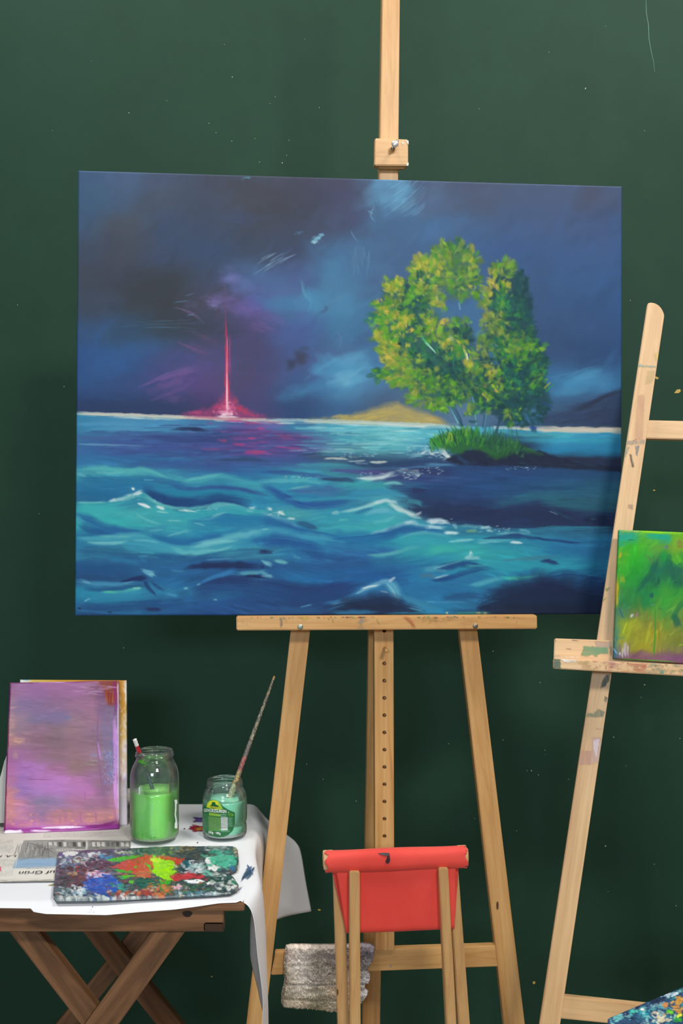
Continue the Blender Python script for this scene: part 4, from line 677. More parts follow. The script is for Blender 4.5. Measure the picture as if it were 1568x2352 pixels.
    for (p, w, c, a) in [([(470,790),(510,850),(580,920)],[5,8,3],'3cb87c',.8),([(500,840),(545,880),(582,925)],[4,4,2],'c8ecd8',.9),([(800,890),(830,960),(825,1005)],[7,7,4],'c4d468',.85),([(820,920),(835,980)],3,'f0f4e4',.9),([(760,525),(772,590)],3,'7cb0c8',.8),([(285,850),(312,855)],7,'14302c',.9),([(480,730),(495,735)],5,'1a3438',.9),
            ([(840,1010),(855,1040)],9,'9cc430',.8),([(1430,1200),(1480,1150)],[6,3],'a8b048',.9),([(1440,1225),(1510,1160)],[7,3],'2c8c54',.85),([(1330,1500),(1370,1520)],9,'2c4ca0',.8),([(1420,1310),(1500,1350)],7,'264c84',.6),([(880,800),(950,740)],12,'5490b4',.5),([(690,790),(720,830)],8,'78a8b8',.6),([(100,680),(120,690)],7,'5cc02c',.9),([(380,470),(420,490)],12,'64b83c',.8),([(1300,1010),(1430,950)],[10,5],'28443c',.8),([(1310,1130),(1380,1120),(1420,1080)],[2,3,2],'1a3c3c',.8)]:
        L(t(p), w, c, a, .5, .35, .15)
    B(1218, 900, 12, 7, 0, '2c8060', .7, .3, .5)
    L([(1190,984),(1215,988)], 5, 'e0c890', .7)
# ---------------------------------------------------------------- smaller painted surfaces (each in its own flat coordinates)
def paint_violet():
    R = Raster(0, 1550, 300, 1925, 2.0, 21); rng = R.rng; L, B, G = R.line, R.blob, R.poly
    xs = [10, 50, 90, 130, 170, 210, 240, 265, 285]
    rows = """94588c,a870a8,a86aa8,a86ca0,b070a8,a87098,8c5060,8c3448,b060b0
a06c90,a070a4,9a68a0,9c6898,a0689a,946488,805078,a03c50,9c48a0
b08a90,8c70a0,90709c,946c94,a07094,a87094,886488,806488,c070c0
b8848c,9a7c98,84709c,8470a0,a07890,a87490,8c6c94,8c7498,d888d8
b88c84,987890,98708c,907080,a07888,9c7490,9078a0,88789c,e090e0
c08480,9c708c,90687e,8c6c78,987080,8c6a80,8c7090,7c7cc0,e098e8
a86498,a0689c,9c6a8c,946c80,a07484,a47890,9c84a0,8484b8,e0a0e4
ac64a0,a868b4,b070b8,a46894,947074,946c7c,94708c,8c84b4,cc78cc
b86c94,9c68b4,b470b8,bc74c0,b470a8,a0689c,94688c,9c7ca0,d080d0
c47c84,9068b0,a874b8,b070b8,b470b4,bc6cb0,8c6488,a4789c,c878c8
c07880,b070a0,847098,9070a0,a86c90,a06c90,986488,b07494,cc80d0
c07c80,b874a0,9c6c94,b47480,b47484,b87880,b4787c,c0788c,b868bc
9c3c8c,b058a8,c46cc0,c06cb8,b058b0,b060b0,8c3484,7c2c7c,9c409c""".split('\n')
    ys = [1565, 1592, 1620, 1648, 1676, 1704, 1732, 1760, 1790, 1815, 1845, 1875, 1908]
    R.a[:] = R.table(xs, ys, rows, 12, (30, 14), 3)
    for k in range(900):
        x = rng.uniform(0, 290); y = rng.uniform(1560, 1910); c = R.a[int((y - 1550) * 2), int(x * 2)] * rng.uniform(.86, 1.16)
        L([(x, y), (x + rng.uniform(10, 40), y + rng.uniform(-4, 5))], rng.uniform(1.5, 7), c, .5, .5, .6, .3, 20)
    for (x, y, rx, ry, an, c, a) in [(155,1648,12,9,0,'6c78a8',.7),(75,1655,24,9,4,'74709c',.6),(95,1868,26,9,0,'7c6c98',.7),(205,1857,24,7,10,'7c6088',.7),(44,1700,24,13,10,'dca08c',.85),(30,1660,8,20,0,'c89890',.7),(60,1684,26,6,8,'c88c8c',.6),(120,1745,60,20,0,'8c7078',.55),(190,1640,30,10,0,'8c6488',.5),(170,1590,50,12,0,'b070ac',.6),(110,1810,60,26,0,'b070bc',.6),(220,1800,20,16,0,'9c7480',.6),(35,1735,10,12,60,'c8b084',.6),(24,1845,14,30,0,'d48080',.5),
            (215,1735,14,7,0,'8c8cb4',.7),(214,1748,18,4,4,'a8b098',.7),(205,1755,20,5,6,'a0b088',.5),(140,1890,90,12,0,'cc8080',.6),(215,1882,30,7,0,'d4906c',.7),(145,1862,26,6,0,'a87860',.5),(60,1897,30,6,0,'c8808c',.6)]:
        B(x, y, rx, ry, an, c, a, .1, .5, .5, 8.)
    G([(226,1563),(272,1563),(274,1610),(262,1622),(246,1618),(240,1590)], 'a03a24', .9, 3, 3, 8, .4, 90); G([(228,1563),(262,1563),(256,1590),(244,1586)], '94483c', .7, 4, 3)
    for k in range(30):
        x = rng.uniform(244, 268); L([(x, 1590 + rng.uniform(-10, 20)), (x + rng.uniform(-4, 4), 1612 + rng.uniform(-8, 8))], 1.2, rng.choice(['c85c30', '7c2018', 'd4704c', '8c3828']), .7)
    R.a[:] = R.a * .86 + R.a.mean(-1, keepdims=True) * .14
    L([(236,1565),(225,1640),(222,1700),(230,1780),(246,1880)], 3, '8c5c90', .6); L([(240,1630),(241,1700),(250,1800)], 14, '8478a0', .5, .6, .6)
    L([(225,1705),(229,1735),(234,1745)], 3.5, 'd890f0', .9); L([(262,1650),(267,1720),(264,1800),(268,1880)], [10,15,13,9], 'e8a0f0', .92, .5, .3, .15); L([(271,1566),(272,1700),(272,1890)], 5, 'f0dcf2', .9, .5, .4, .03)
    L([(262,1560),(268,1620),(262,1650)], 8, '8c2c88', .7)
    for k in range(140):
        x = rng.gauss(252, 9); y = rng.uniform(1725, 1800); L([(x, y), (x + rng.uniform(-3, 3), y + rng.uniform(1, 6))], rng.uniform(1, 3), rng.choice(['8c98dc', 'a4acd8', '6c78b4', 'b8b8e4', '7484c8', '5c6494']), .6)
    for k in range(26):
        x = rng.uniform(150, 250); y = rng.uniform(1572, 1596); L([(x, y), (x + rng.uniform(14, 40), y + 1)], 1.2, 'c8a0c8', .6)
    for k in range(90):
        x = rng.uniform(20, 270); y = rng.uniform(1862, 1895); B(x, y, rng.uniform(2, 8), rng.uniform(1, 4), 0, rng.choice(['d89474', 'cc7c88', 'c87890', 'e0a070', 'b06c94']), .6, .2, .5)
    for (x, y) in [(150,1878),(185,1880),(137,1885),(220,1878),(195,1830)]: L([(x, y - 14), (x + 1, y + 12)], 4, 'a05c94', .6)
    L([(60,1790),(120,1791)], 1.6, '784874', .7); L([(130,1700),(200,1698)], 1.2, '8c5880', .5)
    L([(4,1907),(100,1905),(200,1900),(285,1896)], 9, '8c2c88', .9, .4, .5, .02); L([(200,1899),(240,1896),(272,1886)], 9, '6c1c64', .8, .5, .5, .2); L([(96,1902),(140,1900),(196,1899)], [3,7,3], 'f4eaf6', .97, .3, .3, .2); L([(6,1912),(52,1910)], 10, 'f6f2f8', .98, .3, .2, .1); L([(70,1908),(120,1909)], 6, 'f0e2f2', .95, .4, .3)
    L([(23,1566),(16,1740),(10,1912)], 5, '5c1450', .9, .5, .4, .02); L([(22,1568),(90,1569)], 3, '5c2058', .7); L([(90,1566),(150,1567)], 3, 'd8a4d8', .8); L([(150,1567),(260,1563)], 3, '8c2c60', .7)
    R.a[:] = np.clip(R.a, 0, 1); return R

def paint_yellow():
    R = Raster(30, 1550, 310, 1860, 1.5, 22); rng = R.rng
    R.a[:] = R.table([40, 90, 150, 220, 275, 300], [1555, 1580, 1640, 1700, 1760, 1850], "e8ecf0,d0b060,d0a030,c89040,c88838,e8e4e0\ndce4ec,d0b048,c89038,b87038,cc9038,f0ece0\nd8dce0,d0b060,c89048,c08838,cc9840,e8dcd0\nd8dce0,d0b880,c8a060,d0a468,dcb060,ece4e0\ne0d8e0,d8c0d0,d0b8c8,d4bcc8,e0c8b8,ece4ec\ne8e0e8,dcd0dc,dcd0dc,dcd0dc,e4d4dc,ece4ec".split('\n'), 14, (20, 20), 4)
    for k in range(120):
        x = rng.uniform(262, 300); y = rng.uniform(1560, 1850); R.line([(x, y), (x + rng.uniform(-3, 3), y + rng.uniform(3, 14))], rng.uniform(1, 4), rng.choice(['f4f0ea', 'd0902c', 'c47c34', 'e4bc60', 'f0e8f0'] if y < 1700 else ['f4f0f4', 'e4b4dc', 'c484b8', 'e8d0e0', 'ecc46c']), .7)
    R.line([(276,1560),(284,1600),(280,1640)], 9, 'cc8c30', .8); R.line([(288,1562),(292,1600),(290,1625)], 8, 'f4f2ee', .95)
    R.line([(48,1560),(60,1562),(72,1561)], 3, '5ca4d4', .8)
    return R

def paint_green():
    R = Raster(1395, 1205, 1760, 1540, 2.0, 23); rng = R.rng; L, B, G = R.line, R.blob, R.poly
    t = tiler(1380, 1190, 6.03)
    xs = [1405, 1430, 1455, 1480, 1505, 1530, 1555, 1600, 1680, 1760]
    rows = """88b040,60a868,70b848,8cc828,80c818,60b830,68b028,58a830,489838,489838
30a888,24a888,24a880,58b430,4cb040,28ac88,6cb428,7cb020,60a030,609840
50a850,3cb030,38b428,48b430,5ca438,5c9c38,7ca828,98a038,80a030,708c38
7cb02c,48b028,2cb028,30a838,408c44,148c44,2c9440,7cbc20,74b828,689c34
44a83c,38ac2c,20a030,2c9c3c,187054,187054,1c6850,68a82c,70ac28,608c3c
a0b028,2c9838,249838,1c7c48,18644c,288c40,1c684c,5ca030,649c34,5c8840
8c9c38,34883c,248440,1c8044,289040,3c9c38,2c9038,6cac28,48943c,3c803c
4c8c54,2c8044,2c843c,208444,3c9838,38a038,489c34,2c7c44,1c604c,2c7048
4c7c64,4c8458,68803c,6c8838,5c9c38,48983c,649838,246c50,185c4c,3c7c44
50846c,98a828,a4a830,888c34,8c8c34,6c9434,7c8c3c,349048,3c9038,588838
4c846c,a0a828,949430,98982c,a8a028,889030,7c8830,847c34,788834,808838
406c70,9c9c50,94942c,a4a028,9c9838,848840,808838,746060,7c5c6c,7c5c70
3c6478,806070,7c5468,845c6c,845c70,7c5470,7c5074,7c5474,7c5474,745070""".split('\n')
    ys = [1218, 1232, 1258, 1285, 1310, 1335, 1360, 1385, 1410, 1435, 1460, 1490, 1512]
    R.a[:] = R.table(xs, ys, rows, 8, (22, 22), 3)
    for k in range(900):
        x = rng.uniform(1400, 1755); y = rng.uniform(1212, 1530); c = R.a[int((y - 1205) * 2), int((x - 1395) * 2)] * rng.uniform(.86, 1.16)
        th = rng.gauss(-1.1, .5); l = rng.uniform(10, 34)
        L([(x, y), (x + l * math.cos(th), y + l * math.sin(th))], rng.uniform(3, 9), c, .55, .5, .5, .3, 20)
    for (p, w, c, a) in [([(780,560),(700,760),(560,940),(460,1040)],15,'14604e',.85),([(930,560),(960,700),(1000,880)],20,'18644e',.75),([(880,680),(900,800),(870,900)],18,'226c48',.6),([(800,830),(795,920)],4,'144440',.9),([(700,1040),(690,1110)],9,'184c58',.9),([(1040,880),(1030,900)],7,'104c50',.9),
            ([(850,480),(880,540),(850,590)],16,'109c40',.8),([(740,1100),(750,1500),(740,1750),(720,1960)],4.2,'3c9430',.95),([(600,240),(800,250),(960,280),(840,330)],17,'1cac90',.9),([(560,185),(800,205),(1134,215)],5,'90d010',.95),([(270,180),(400,185),(540,190)],4,'b0b060',.8),
            ([(260,300),(330,260),(450,230)],18,'28ac90',.8),([(250,380),(330,370)],10,'2ca884',.8),([(275,470),(255,560)],7,'d0b028',.9),([(330,480),(400,520)],10,'78b828',.6),([(290,800),(300,900)],14,'a8b028',.75),([(225,860),(215,1000),(220,1260)],7,'e0b828',.95),([(1010,520),(1080,640)],24,'70c41c',.7),
            ([(500,640),(520,740)],16,'24a82c',.6),([(1000,1330),(1050,1420),(1060,1530)],22,'16604e',.8),([(1134,1150),(1010,1330),(980,1440)],14,'1c6c4c',.7),([(900,1300),(1000,1240)],3,'94b84c',.6),([(690,1440),(660,1560),(610,1740)],7,'b4b830',.85),([(430,1400),(380,1600),(350,1700)],9,'a8b428',.7),
            ([(440,1330),(400,1370)],7,'d8d4e0',.85),([(500,1310),(480,1380)],6,'b0788c',.7),([(340,1720),(330,1800),(340,1920)],8,'c8b4d8',.85),([(300,1800),(290,1930)],6,'dce0ec',.85),([(370,1760),(372,1930)],4,'d8cce4',.8),([(260,1860),(260,1900)],4,'d0dcec',.85),([(160,1780),(190,1860),(240,1900)],5,'3c74b4',.9),
            ([(170,1800),(220,1880)],2,'a8c8ec',.8),([(250,1240),(280,1340),(320,1400)],4,'2c6080',.8),([(300,1600),(330,1500),(360,1440)],3,'c8d828',.85),([(150,1950),(700,1970),(1134,2000)],2.5,'58b83c',.95),([(870,400),(930,410)],5,'6c7c98',.8),([(900,385),(930,390)],4,'805c70',.8),([(690,1200),(740,1200)],6,'5c9484',.7),
            ([(1050,330),(1134,340)],12,'888048',.7),([(1060,390),(1134,400)],8,'8c6848',.6),([(930,1620),(1020,1580)],3,'98b040',.8),([(1080,1760),(1134,1750)],3,'8cd020',.9),([(600,510),(680,560),(700,640)],9,'5c8448',.6),([(380,300),(460,300)],3,'207048',.8),([(800,1260),(850,1250)],4,'2c7c50',.7)]:
        L(t(p), w, c, a, .5, .4, .2, 20)
    for x in np.arange(1470, 1755, 26): L([(x, 1500 + rng.uniform(-6, 6)), (x + 24, 1508 + rng.uniform(-6, 6))], 9, rng.choice(['84586c', '7c5078', '8c6080', '745074']), .6)
    R.a[:] = np.clip(R.a, 0, 1); return R

def paint_mess(x0, y0, x1, y1, seed, base, cols, n, asp=.5, res=2.0):
    """a paint-crusted surface: many overlapping dabs"""
    R = Raster(x0, y0, x1, y1, res, seed); rng = R.rng; R.a[:] = hexc(base)
    for k in range(n):
        x = rng.uniform(x0, x1); y = rng.uniform(y0, y1); w = rng.uniform(3, 11)
        R.blob(x, y, w * rng.uniform(.9, 2.2), w * asp * rng.uniform(.5, 1.1), rng.uniform(-40, 40), rng.choice(cols), rng.uniform(.5, .95), .6, .8, .3, 3.)
    return R
def paint_palette():
    R = paint_mess(112, 1934, 562, 2078, 31, '3c4c50', ['2c3c48','3c5054','4c5c5c','243440','5c6c6c','384058','4c4450','78888c','2c4c50','503840'], 900)
    rng = R.rng; B, L, G = R.blob, R.line, R.poly; t = tiler(100, 1920, 3.267)
    def spot(x, y, rx, ry, cols, n, a=.9):
        for k in range(n):
            u = rng.gauss(0, .45); v = rng.gauss(0, .45); X, Y = t([(x + u * rx, y + v * ry)])[0]
            B(X, Y, rng.uniform(3.5, 10), rng.uniform(1.6, 4.2), rng.uniform(-25, 25), rng.choice(cols), a, .6, .55, .45, 5.)
    def area_(pts, c, rag=2.2): G(t(pts), c, .96, .8, rag, 5)
    spot(330,130,330,60,['3c3c5c','54508c','2c3448','a0b0b8','6c5c9c','384050'],90); spot(200,200,140,80,['7c9ca4','a8bcc4','4c6c78','6c68a0','3c5860','c8d4d8'],70); spot(700,110,260,40,['2c3c40','3c5458','1c2c34','5c7070'],60)
    spot(900,120,180,50,['3c4c48','586050','2c4044','6c7468'],60); spot(1050,100,120,36,['8c7c54','b09c64','746848','5c7c74'],34); spot(1300,95,130,30,['8c9898','a4acac','6c7c80'],34); spot(1130,160,200,60,['4c5048','5c5c54','3c4844'],60)
    area_([(140,135),(180,120),(240,120),(265,140),(230,155),(160,160)], 'e0e0dc'); spot(380,150,100,30,['c8d4d8','e0e4e4','8ca4b0'],26); spot(460,175,70,24,['2c7ca0','3c8cb4','206080'],16); spot(590,130,70,24,['d4d8cc','2c2c30','b0bc9c'],14)
    spot(400,215,220,70,['4c2c3c','5c3444','402838','74505c','c8b8c4'],70); spot(250,190,50,20,['c8d4c4','a4bcb0'],10)
    area_([(470,190),(520,175),(640,160),(740,150),(720,165),(640,190),(560,205),(500,200)], '3cb420'); area_([(480,245),(540,225),(600,200),(690,180),(770,150),(830,150),(800,180),(860,160),(960,165),(1020,180),(1060,175),(1050,200),(1000,235),(960,240),(800,250),(800,330),(680,300),(620,280),(560,250)], 'c0402c', 3)
    spot(720,260,200,100,['c84834','b83c28','cc5c44','b8503c','c06048'],90,.6); spot(760,210,150,50,['b43424','cc4430','c85038'],30,.7)
    for p in [[(530,255),(600,265),(680,270),(650,285),(560,275)],[(760,210),(800,230),(810,260),(790,250)],[(680,235),(700,230),(700,250),(685,255)],[(550,315),(620,300),(700,310),(640,325),(590,335)],[(640,345),(680,350),(670,375),(640,365)],[(810,155),(850,155),(830,170)],[(570,365),(600,370),(595,385),(575,385)],[(870,340),(930,345),(960,350),(930,380),(880,370)]]: area_(p, rng.choice(['48bc1c', '54c820', '3cac28']))
    area_([(800,185),(850,178),(920,190),(980,200),(990,240),(960,260),(1000,275),(960,300),(990,350),(930,345),(850,310),(810,270),(830,240)], '98dc08', 3); spot(900,250,110,90,['a8e810','8cd008','b4e838','80c410'],50,.7); spot(840,205,36,30,['c8e83c','d4e858'],8)
    area_([(680,345),(720,325),(790,325),(840,360),(850,390),(820,410),(770,418),(720,400),(690,380)], '14504c', 1.5); spot(770,370,70,50,['1c5c54','104440','246860'],14,.7)
    area_([(310,320),(350,290),(430,285),(500,300),(560,340),(590,380),(540,430),(440,445),(330,440),(290,400)], '2454b0', 3); spot(420,370,200,110,['2050b4','2c64c8','1c48a0','3c74c4','244890'],90,.85); spot(400,290,110,40,['dcb4c8','c87c94','6c6ca4','e8c8d8','8c84b4'],34); spot(360,300,60,30,['c0546c','d4c4d0'],12)
    spot(230,330,130,110,['5c3028','6c3c30','4c2824','74443c','582c24'],80); area_([(245,235),(262,235),(265,280),(250,275)], 'c04430'); spot(200,300,60,16,['b49464','a48454'],8); spot(130,330,80,110,['2c3434','3c4444','243030','4c4c44'],50); spot(250,250,200,20,['402820','2c3028','54342c'],24)
    spot(170,430,170,60,['4c6c70','7c9898','38545c','a8c0c4','2c484c'],60); spot(260,440,90,40,['c8dce4','8cb4cc','e0e8ec'],24); spot(580,400,70,40,['2c8c84','3c9c8c','247468'],16); spot(420,465,120,16,['1c4c9c','2450a0','c0c8c8'],24)
    spot(700,440,260,40,['a43c34','b84c3c','8c3838','c46c44','d0c0b8'],70); spot(900,400,120,50,['c46838','b85c30','cc7c44','3c7c3c'],50); spot(750,300,60,40,['b85c44','c86c50'],16)
    area_([(950,310),(1000,285),(1060,285),(1110,255),(1130,285),(1180,290),(1220,300),(1200,325),(1120,330),(1040,345),(990,355),(955,335)], 'bc3440', 2.5); spot(1090,305,130,36,['c43c44','b02c38','cc4c50'],26,.7)
    spot(1100,230,130,50,['a8b4bc','c4ccd4','8494a0','285c64','d8dce4'],50); area_([(1040,200),(1080,195),(1110,240),(1070,250)], '205860'); spot(1180,250,120,50,['b8c8cc','e0e8e8','7cb4a8','98b0b4'],44)
    area_([(1210,190),(1240,165),(1265,165),(1250,200),(1300,240),(1330,250),(1290,275),(1240,260),(1225,225)], 'e8ece8'); area_([(1260,170),(1330,150),(1420,150),(1450,200),(1440,235),(1380,240),(1300,240),(1250,200)], '48b494', 3); spot(1350,195,160,60,['4cb898','3ca488','60c4a8','2c8c78'],50,.8); spot(1310,130,130,26,['3ca48c','2c8474'],20)
    spot(1230,300,60,30,['7cc4b0','5cb09c'],14); spot(1310,300,80,30,['a8b4b0','c4ccc8','889890'],22); spot(1330,340,150,50,['1c4440','244c48','183834'],50)
    area_([(1050,350),(1100,342),(1180,342),(1215,355),(1170,370),(1090,372)], 'f0f2f2', 1.5); area_([(1220,370),(1250,355),(1300,365),(1280,372),(1250,370),(1235,385)], 'e4e8e4', 2); spot(1380,380,130,60,['c8ccc8','b0b8b4','8c9490','dce0dc'],60); spot(1020,400,90,26,['e4b4c4','dca4b8','ecc8d4'],20)
    spot(1150,410,170,50,['3c4c44','3c7c50','9c5c40','54604c','2c5c4c'],60); spot(1200,440,280,16,['4c7c8c','c8d4d4','8c98a0','3c5c6c'],46); spot(1440,90,24,70,['c4b08c','8c8468','2c4c48'],16); spot(1430,250,60,20,['2c6c9c','3c7c8c','5c5c50'],14); spot(1440,370,40,30,['3c8c6c','2c6c58'],10)
    spot(180,470,200,10,['c8ccc8','9ca4a4','7c8888'],30); spot(700,470,500,8,['b8c4c0','d0d4d0','7c8c8c','6c3c4c'],60)
    for k in range(90):
        x = rng.uniform(120, 550); y = rng.uniform(1944, 2068); B(x, y, rng.uniform(.8, 2.5), rng.uniform(.5, 1.3), rng.uniform(-40, 40), rng.choice(['e8ecec', '1c2428', 'd4d8d8', '101c20', 'c8d0cc']), .7, .5, .6)
    R.a[:] = np.clip(R.a, 0, 1); return R
def paint_palette_blue():
    R = paint_mess(1380, 2240, 1700, 2420, 41, '2c4c70', ['243454','1c2c4c','30486c','2c7c98','44a0ac','6cc0c0','88ccc8','a8d4d0'], 500, .7)
    rng = R.rng; B = R.blob; t = tiler(1400, 2240, 9.33)
    def spot(x, y, rx, ry, cols, n, a=.9):
        for k in range(n):
            X, Y = t([(x + rng.gauss(0, .45) * rx, y + rng.gauss(0, .45) * ry)])[0]
            B(X, Y, rng.uniform(2, 7), rng.uniform(1.5, 4), rng.uniform(-60, 20), rng.choice(cols), a, .65, .7, .3, 3.)
    spot(150,930,300,160,['6cc0c0','7cc8c4','58a8b4','88ccc8'],40); spot(600,650,260,60,['2c3c64','282c50','34507c'],24); spot(350,820,100,60,['2c2c5c','28345c'],8); spot(1000,560,220,60,['242c4c','1c2844','2c3454'],30); spot(1300,420,300,50,['c8dce0','e0e8ec','98c4d4','6c9ccc'],36); spot(1450,300,200,50,['2c5c78','1c3c54','3c8490'],24)
    spot(1500,550,120,120,['cc9848','c89040','d8a458','b88038'],44); spot(1450,750,160,80,['cc9848','c07c40','d8a458'],24); spot(1200,650,80,50,['c88c54','c47c48'],10); spot(1100,930,220,130,['d8ccb0','e4dcc4','c8b490','e0e4d4'],44); spot(1280,800,70,40,['5cc42c','6cd034'],10); spot(1400,930,60,60,['a8dca0','c8e8c0'],10); spot(1450,980,80,60,['2c8c4c','2c7c54','3cb43c'],16)
    spot(750,850,200,120,['2c98ac','3ca8b4','1c7c94','74c8c4'],30); spot(600,960,120,100,['1c5070','2c5c80'],14); spot(480,800,100,60,['2cb0b0','54c8b4'],12); spot(700,760,30,16,['e8ecec'],5); spot(1490,880,30,30,['e8e838'],5)
    R.a[:] = np.clip(R.a, 0, 1); return R

def paint_news():
    R = Raster(-180, 1800, 330, 2040, 2.0, 51); rng = R.rng; L, B, G = R.line, R.blob, R.poly
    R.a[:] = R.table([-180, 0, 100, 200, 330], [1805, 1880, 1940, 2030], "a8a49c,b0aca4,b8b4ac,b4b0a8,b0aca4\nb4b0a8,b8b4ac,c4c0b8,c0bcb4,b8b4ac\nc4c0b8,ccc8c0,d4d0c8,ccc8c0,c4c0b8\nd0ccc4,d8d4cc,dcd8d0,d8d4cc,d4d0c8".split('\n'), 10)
    def lines(x0, y0, x1, y1, n, c='7c7c7a', slant=0.):
        for k in range(n):
            y = y0 + (y1 - y0) * k / n; x = x0
            while x < x1:
                w = rng.uniform(3, 12); L([(x, y + (x - x0) * slant), (min(x + w, x1), y + (min(x + w, x1) - x0) * slant)], .8, c, .55, .5, .5, 0); x += w + rng.uniform(1.5, 3)
    lines(-170, 1930, 30, 1960, 11); lines(-170, 1975, 40, 1990, 5); lines(285, 1822, 312, 1880, 22, '6c6c6a', -.06); lines(100, 1914, 310, 1926, 5, '8c8c88', -.02); lines(-170, 1990, 30, 2015, 8, '9c9c98')
    lines(60, 1993, 125, 1996, 2, '6c6c6c')
    G([(30,1994),(55,1930),(330,1930),(330,1955),(135,1966),(130,1990)], '989894', .95, 1, .6); G([(30,1994),(40,1970),(100,1962),(135,1975),(130,1990),(60,1992)], '8aa8c4', .95, 3, 1.2); G([(40,1972),(55,1932),(120,1946),(140,1966),(105,1972),(70,1972)], '8c8c88', .95, 1, 1)
    for k in range(34):
        x = rng.uniform(45, 115); L([(x, 1932 + rng.uniform(0, 20)), (x + rng.uniform(-10, 14), 1950 + rng.uniform(0, 26))], rng.uniform(.8, 3), rng.choice(['5c5c5c', '74746f', 'a8a8a4', '484848', 'b8b8b4']), .6, .5, .4)
    G([(110,1932),(330,1932),(330,1958),(128,1946)], '74746f', .8, 1, 1)
    for k in range(20): x = 112 + k * 11; G([(x, 1934), (x + 7, 1934), (x + 8, 1944), (x + 1, 1944)], rng.choice(['c4c4be', '44443f', '5c5c58', 'd0d0cc', '8c8c88']), .85, .6, .3)
    L([(60,1931),(200,1929),(330,1936)], 1.5, '50504c', .7); L([(110,1948),(200,1956),(330,1950)], 2, '54544f', .6)
    for k in range(12): x = 130 + k * 6; L([(x, 1950), (x + 1.5, 1955), (x + 3, 1950)], .9, 'd8d8d4', .8, .4, 0, 0)
    for k in range(60):
        x = rng.uniform(60, 320); y = rng.uniform(1933, 1956); L([(x, y), (x + rng.uniform(-8, 14), y + rng.uniform(-3, 4))], rng.uniform(.7, 2.2), rng.choice(['44443f', '5c5c58', 'b4b4ae', 'd0d0ca', '7c7c78', '94948e']), .6, .5, .3)
    for k in range(26):
        x = rng.uniform(38, 120); L([(x, 1934 + rng.uniform(0, 8)), (x - rng.uniform(4, 12), 1972 - rng.uniform(0, 8))], rng.uniform(.6, 1.6), rng.choice(['54544f', 'b8b8b2', '6c6c68']), .6, .5, .3)
    L([(62,1934),(110,1950),(136,1968)], 1.4, '5c5c58', .8); L([(40,1976),(70,1970),(100,1963),(134,1974)], 1.2, '6c6c6a', .8); L([(46,1986),(80,1984),(124,1986)], 3, '7898b8', .6)
    L([(200,1930),(199,1955)], 6, 'd0cec8', .9)
    L([(-180,1908),(20,1908),(330,1900)], 2, '8c8880', .5); L([(34,1996),(50,1932)], 1.2, 'e8e4dc', .8); L([(-180,1984),(28,1982)], 1, '8c8c88', .6)
    L([(-180,1966),(-80,1968)], 6, '54544f', .7)
    G([(-8,1990),(2,1990),(3,2001),(-6,2002)], 'c8586c', .9, 1, .5)
    L([(-180,2026),(-20,2023),(30,2025),(70,2024),(125,2022)], 2, '6c6456', .8, .5, .4, .02); L([(-180,2021),(60,2020),(130,2017)], 1.2, 'a8a498', .5)
    L([(260,1815),(300,1812),(330,1816)], 3, '8c8880', .5); L([(285,1890),(320,1886)], 7, '8c8c88', .5)
    R.a[:] = np.clip(R.a, 0, 1); return R

def stain_raster(x0, y0, x1, y1, res=2.0, seed=5, rgb='cda56e'):
    """transparent sheet of stains: rgb + coverage"""
    R = Raster(x0, y0, x1, y1, res, seed); a = np.zeros(R.a.shape[:2] + (4,), np.float32); a[..., :3] = hexc(rgb); R.a = a
    def put(sl, al, c):
        al = al[..., None]; c4 = np.concatenate([np.asarray(c, np.float32)[:3], [1.]]).astype(np.float32)
        R.a[sl] = R.a[sl] * (1 - al) + c4 * al
    R.put = put
    return R
# ---------------------------------------------------------------- room shell
WALL_Y = 2.62
def wall_material():
    m, nt, b, _ = nmat('dark_green_wall_paint'); v = mapping(nt, (1, 1, 1))
    n = noise(nt, 1.3, 3, .5, v); r = ramp(nt, n.outputs[0], [(.3, (.0145, .0470, .0290, 1)), (.7, (.0175, .0545, .0340, 1))])
    n2 = noise(nt, 9, 5, .6, v); r2 = ramp(nt, n2.outputs[0], [(.35, (.93, .95, .94, 1)), (.65, (1.04, 1.04, 1.04, 1))])
    mx = N(nt, 'MixRGB', blend_type='MULTIPLY'); mx.inputs[0].default_value = 1; nt.links.new(r.outputs[0], mx.inputs[1]); nt.links.new(r2.outputs[0], mx.inputs[2])
    nt.links.new(mx.outputs[0], b.inputs['Base Color']); b.inputs['Roughness'].default_value = .62; b.inputs['Specular IOR Level'].default_value = .16
    n3 = noise(nt, 160, 3, .5, v); bump(nt, b, n3.outputs[0], .12, .0008); return m
M_WALL = wall_material()
M_FLOOR = wood('light_floor_boards_wood', hx('a89078'), hx('94806a'), hx('78684f'), rough=.5)
M_CREAM = plain('cream_wall_paint', hx('c8c4b8'), .7, var=.03, scale=3)
def slab(name, x0, y0, z0, x1, y1, z1, mat, kind='structure'):
    bm = bmesh.new(); bmesh.ops.create_cube(bm, size=1)
    c = Vector(((x0+x1)/2, (y0+y1)/2, (z0+z1)/2))
    for v_ in bm.verts: v_.co = Vector((v_.co.x * (x1-x0), v_.co.y * (y1-y0), v_.co.z * (z1-z0)))
    o = from_bm(name, bm, mat, None, Matrix.Translation(c)); o['kind'] = kind; return o
wall = slab('wall_back', -2.6, WALL_Y, 0, 2.6, WALL_Y + .12, 3.1, M_WALL)
floor = slab('floor', -2.6, -1.6, -.1, 2.6, WALL_Y + .12, 0, M_FLOOR)
slab('baseboard_back', -2.6, WALL_Y - .015, 0, 2.6, WALL_Y, .05, M_CREAM)

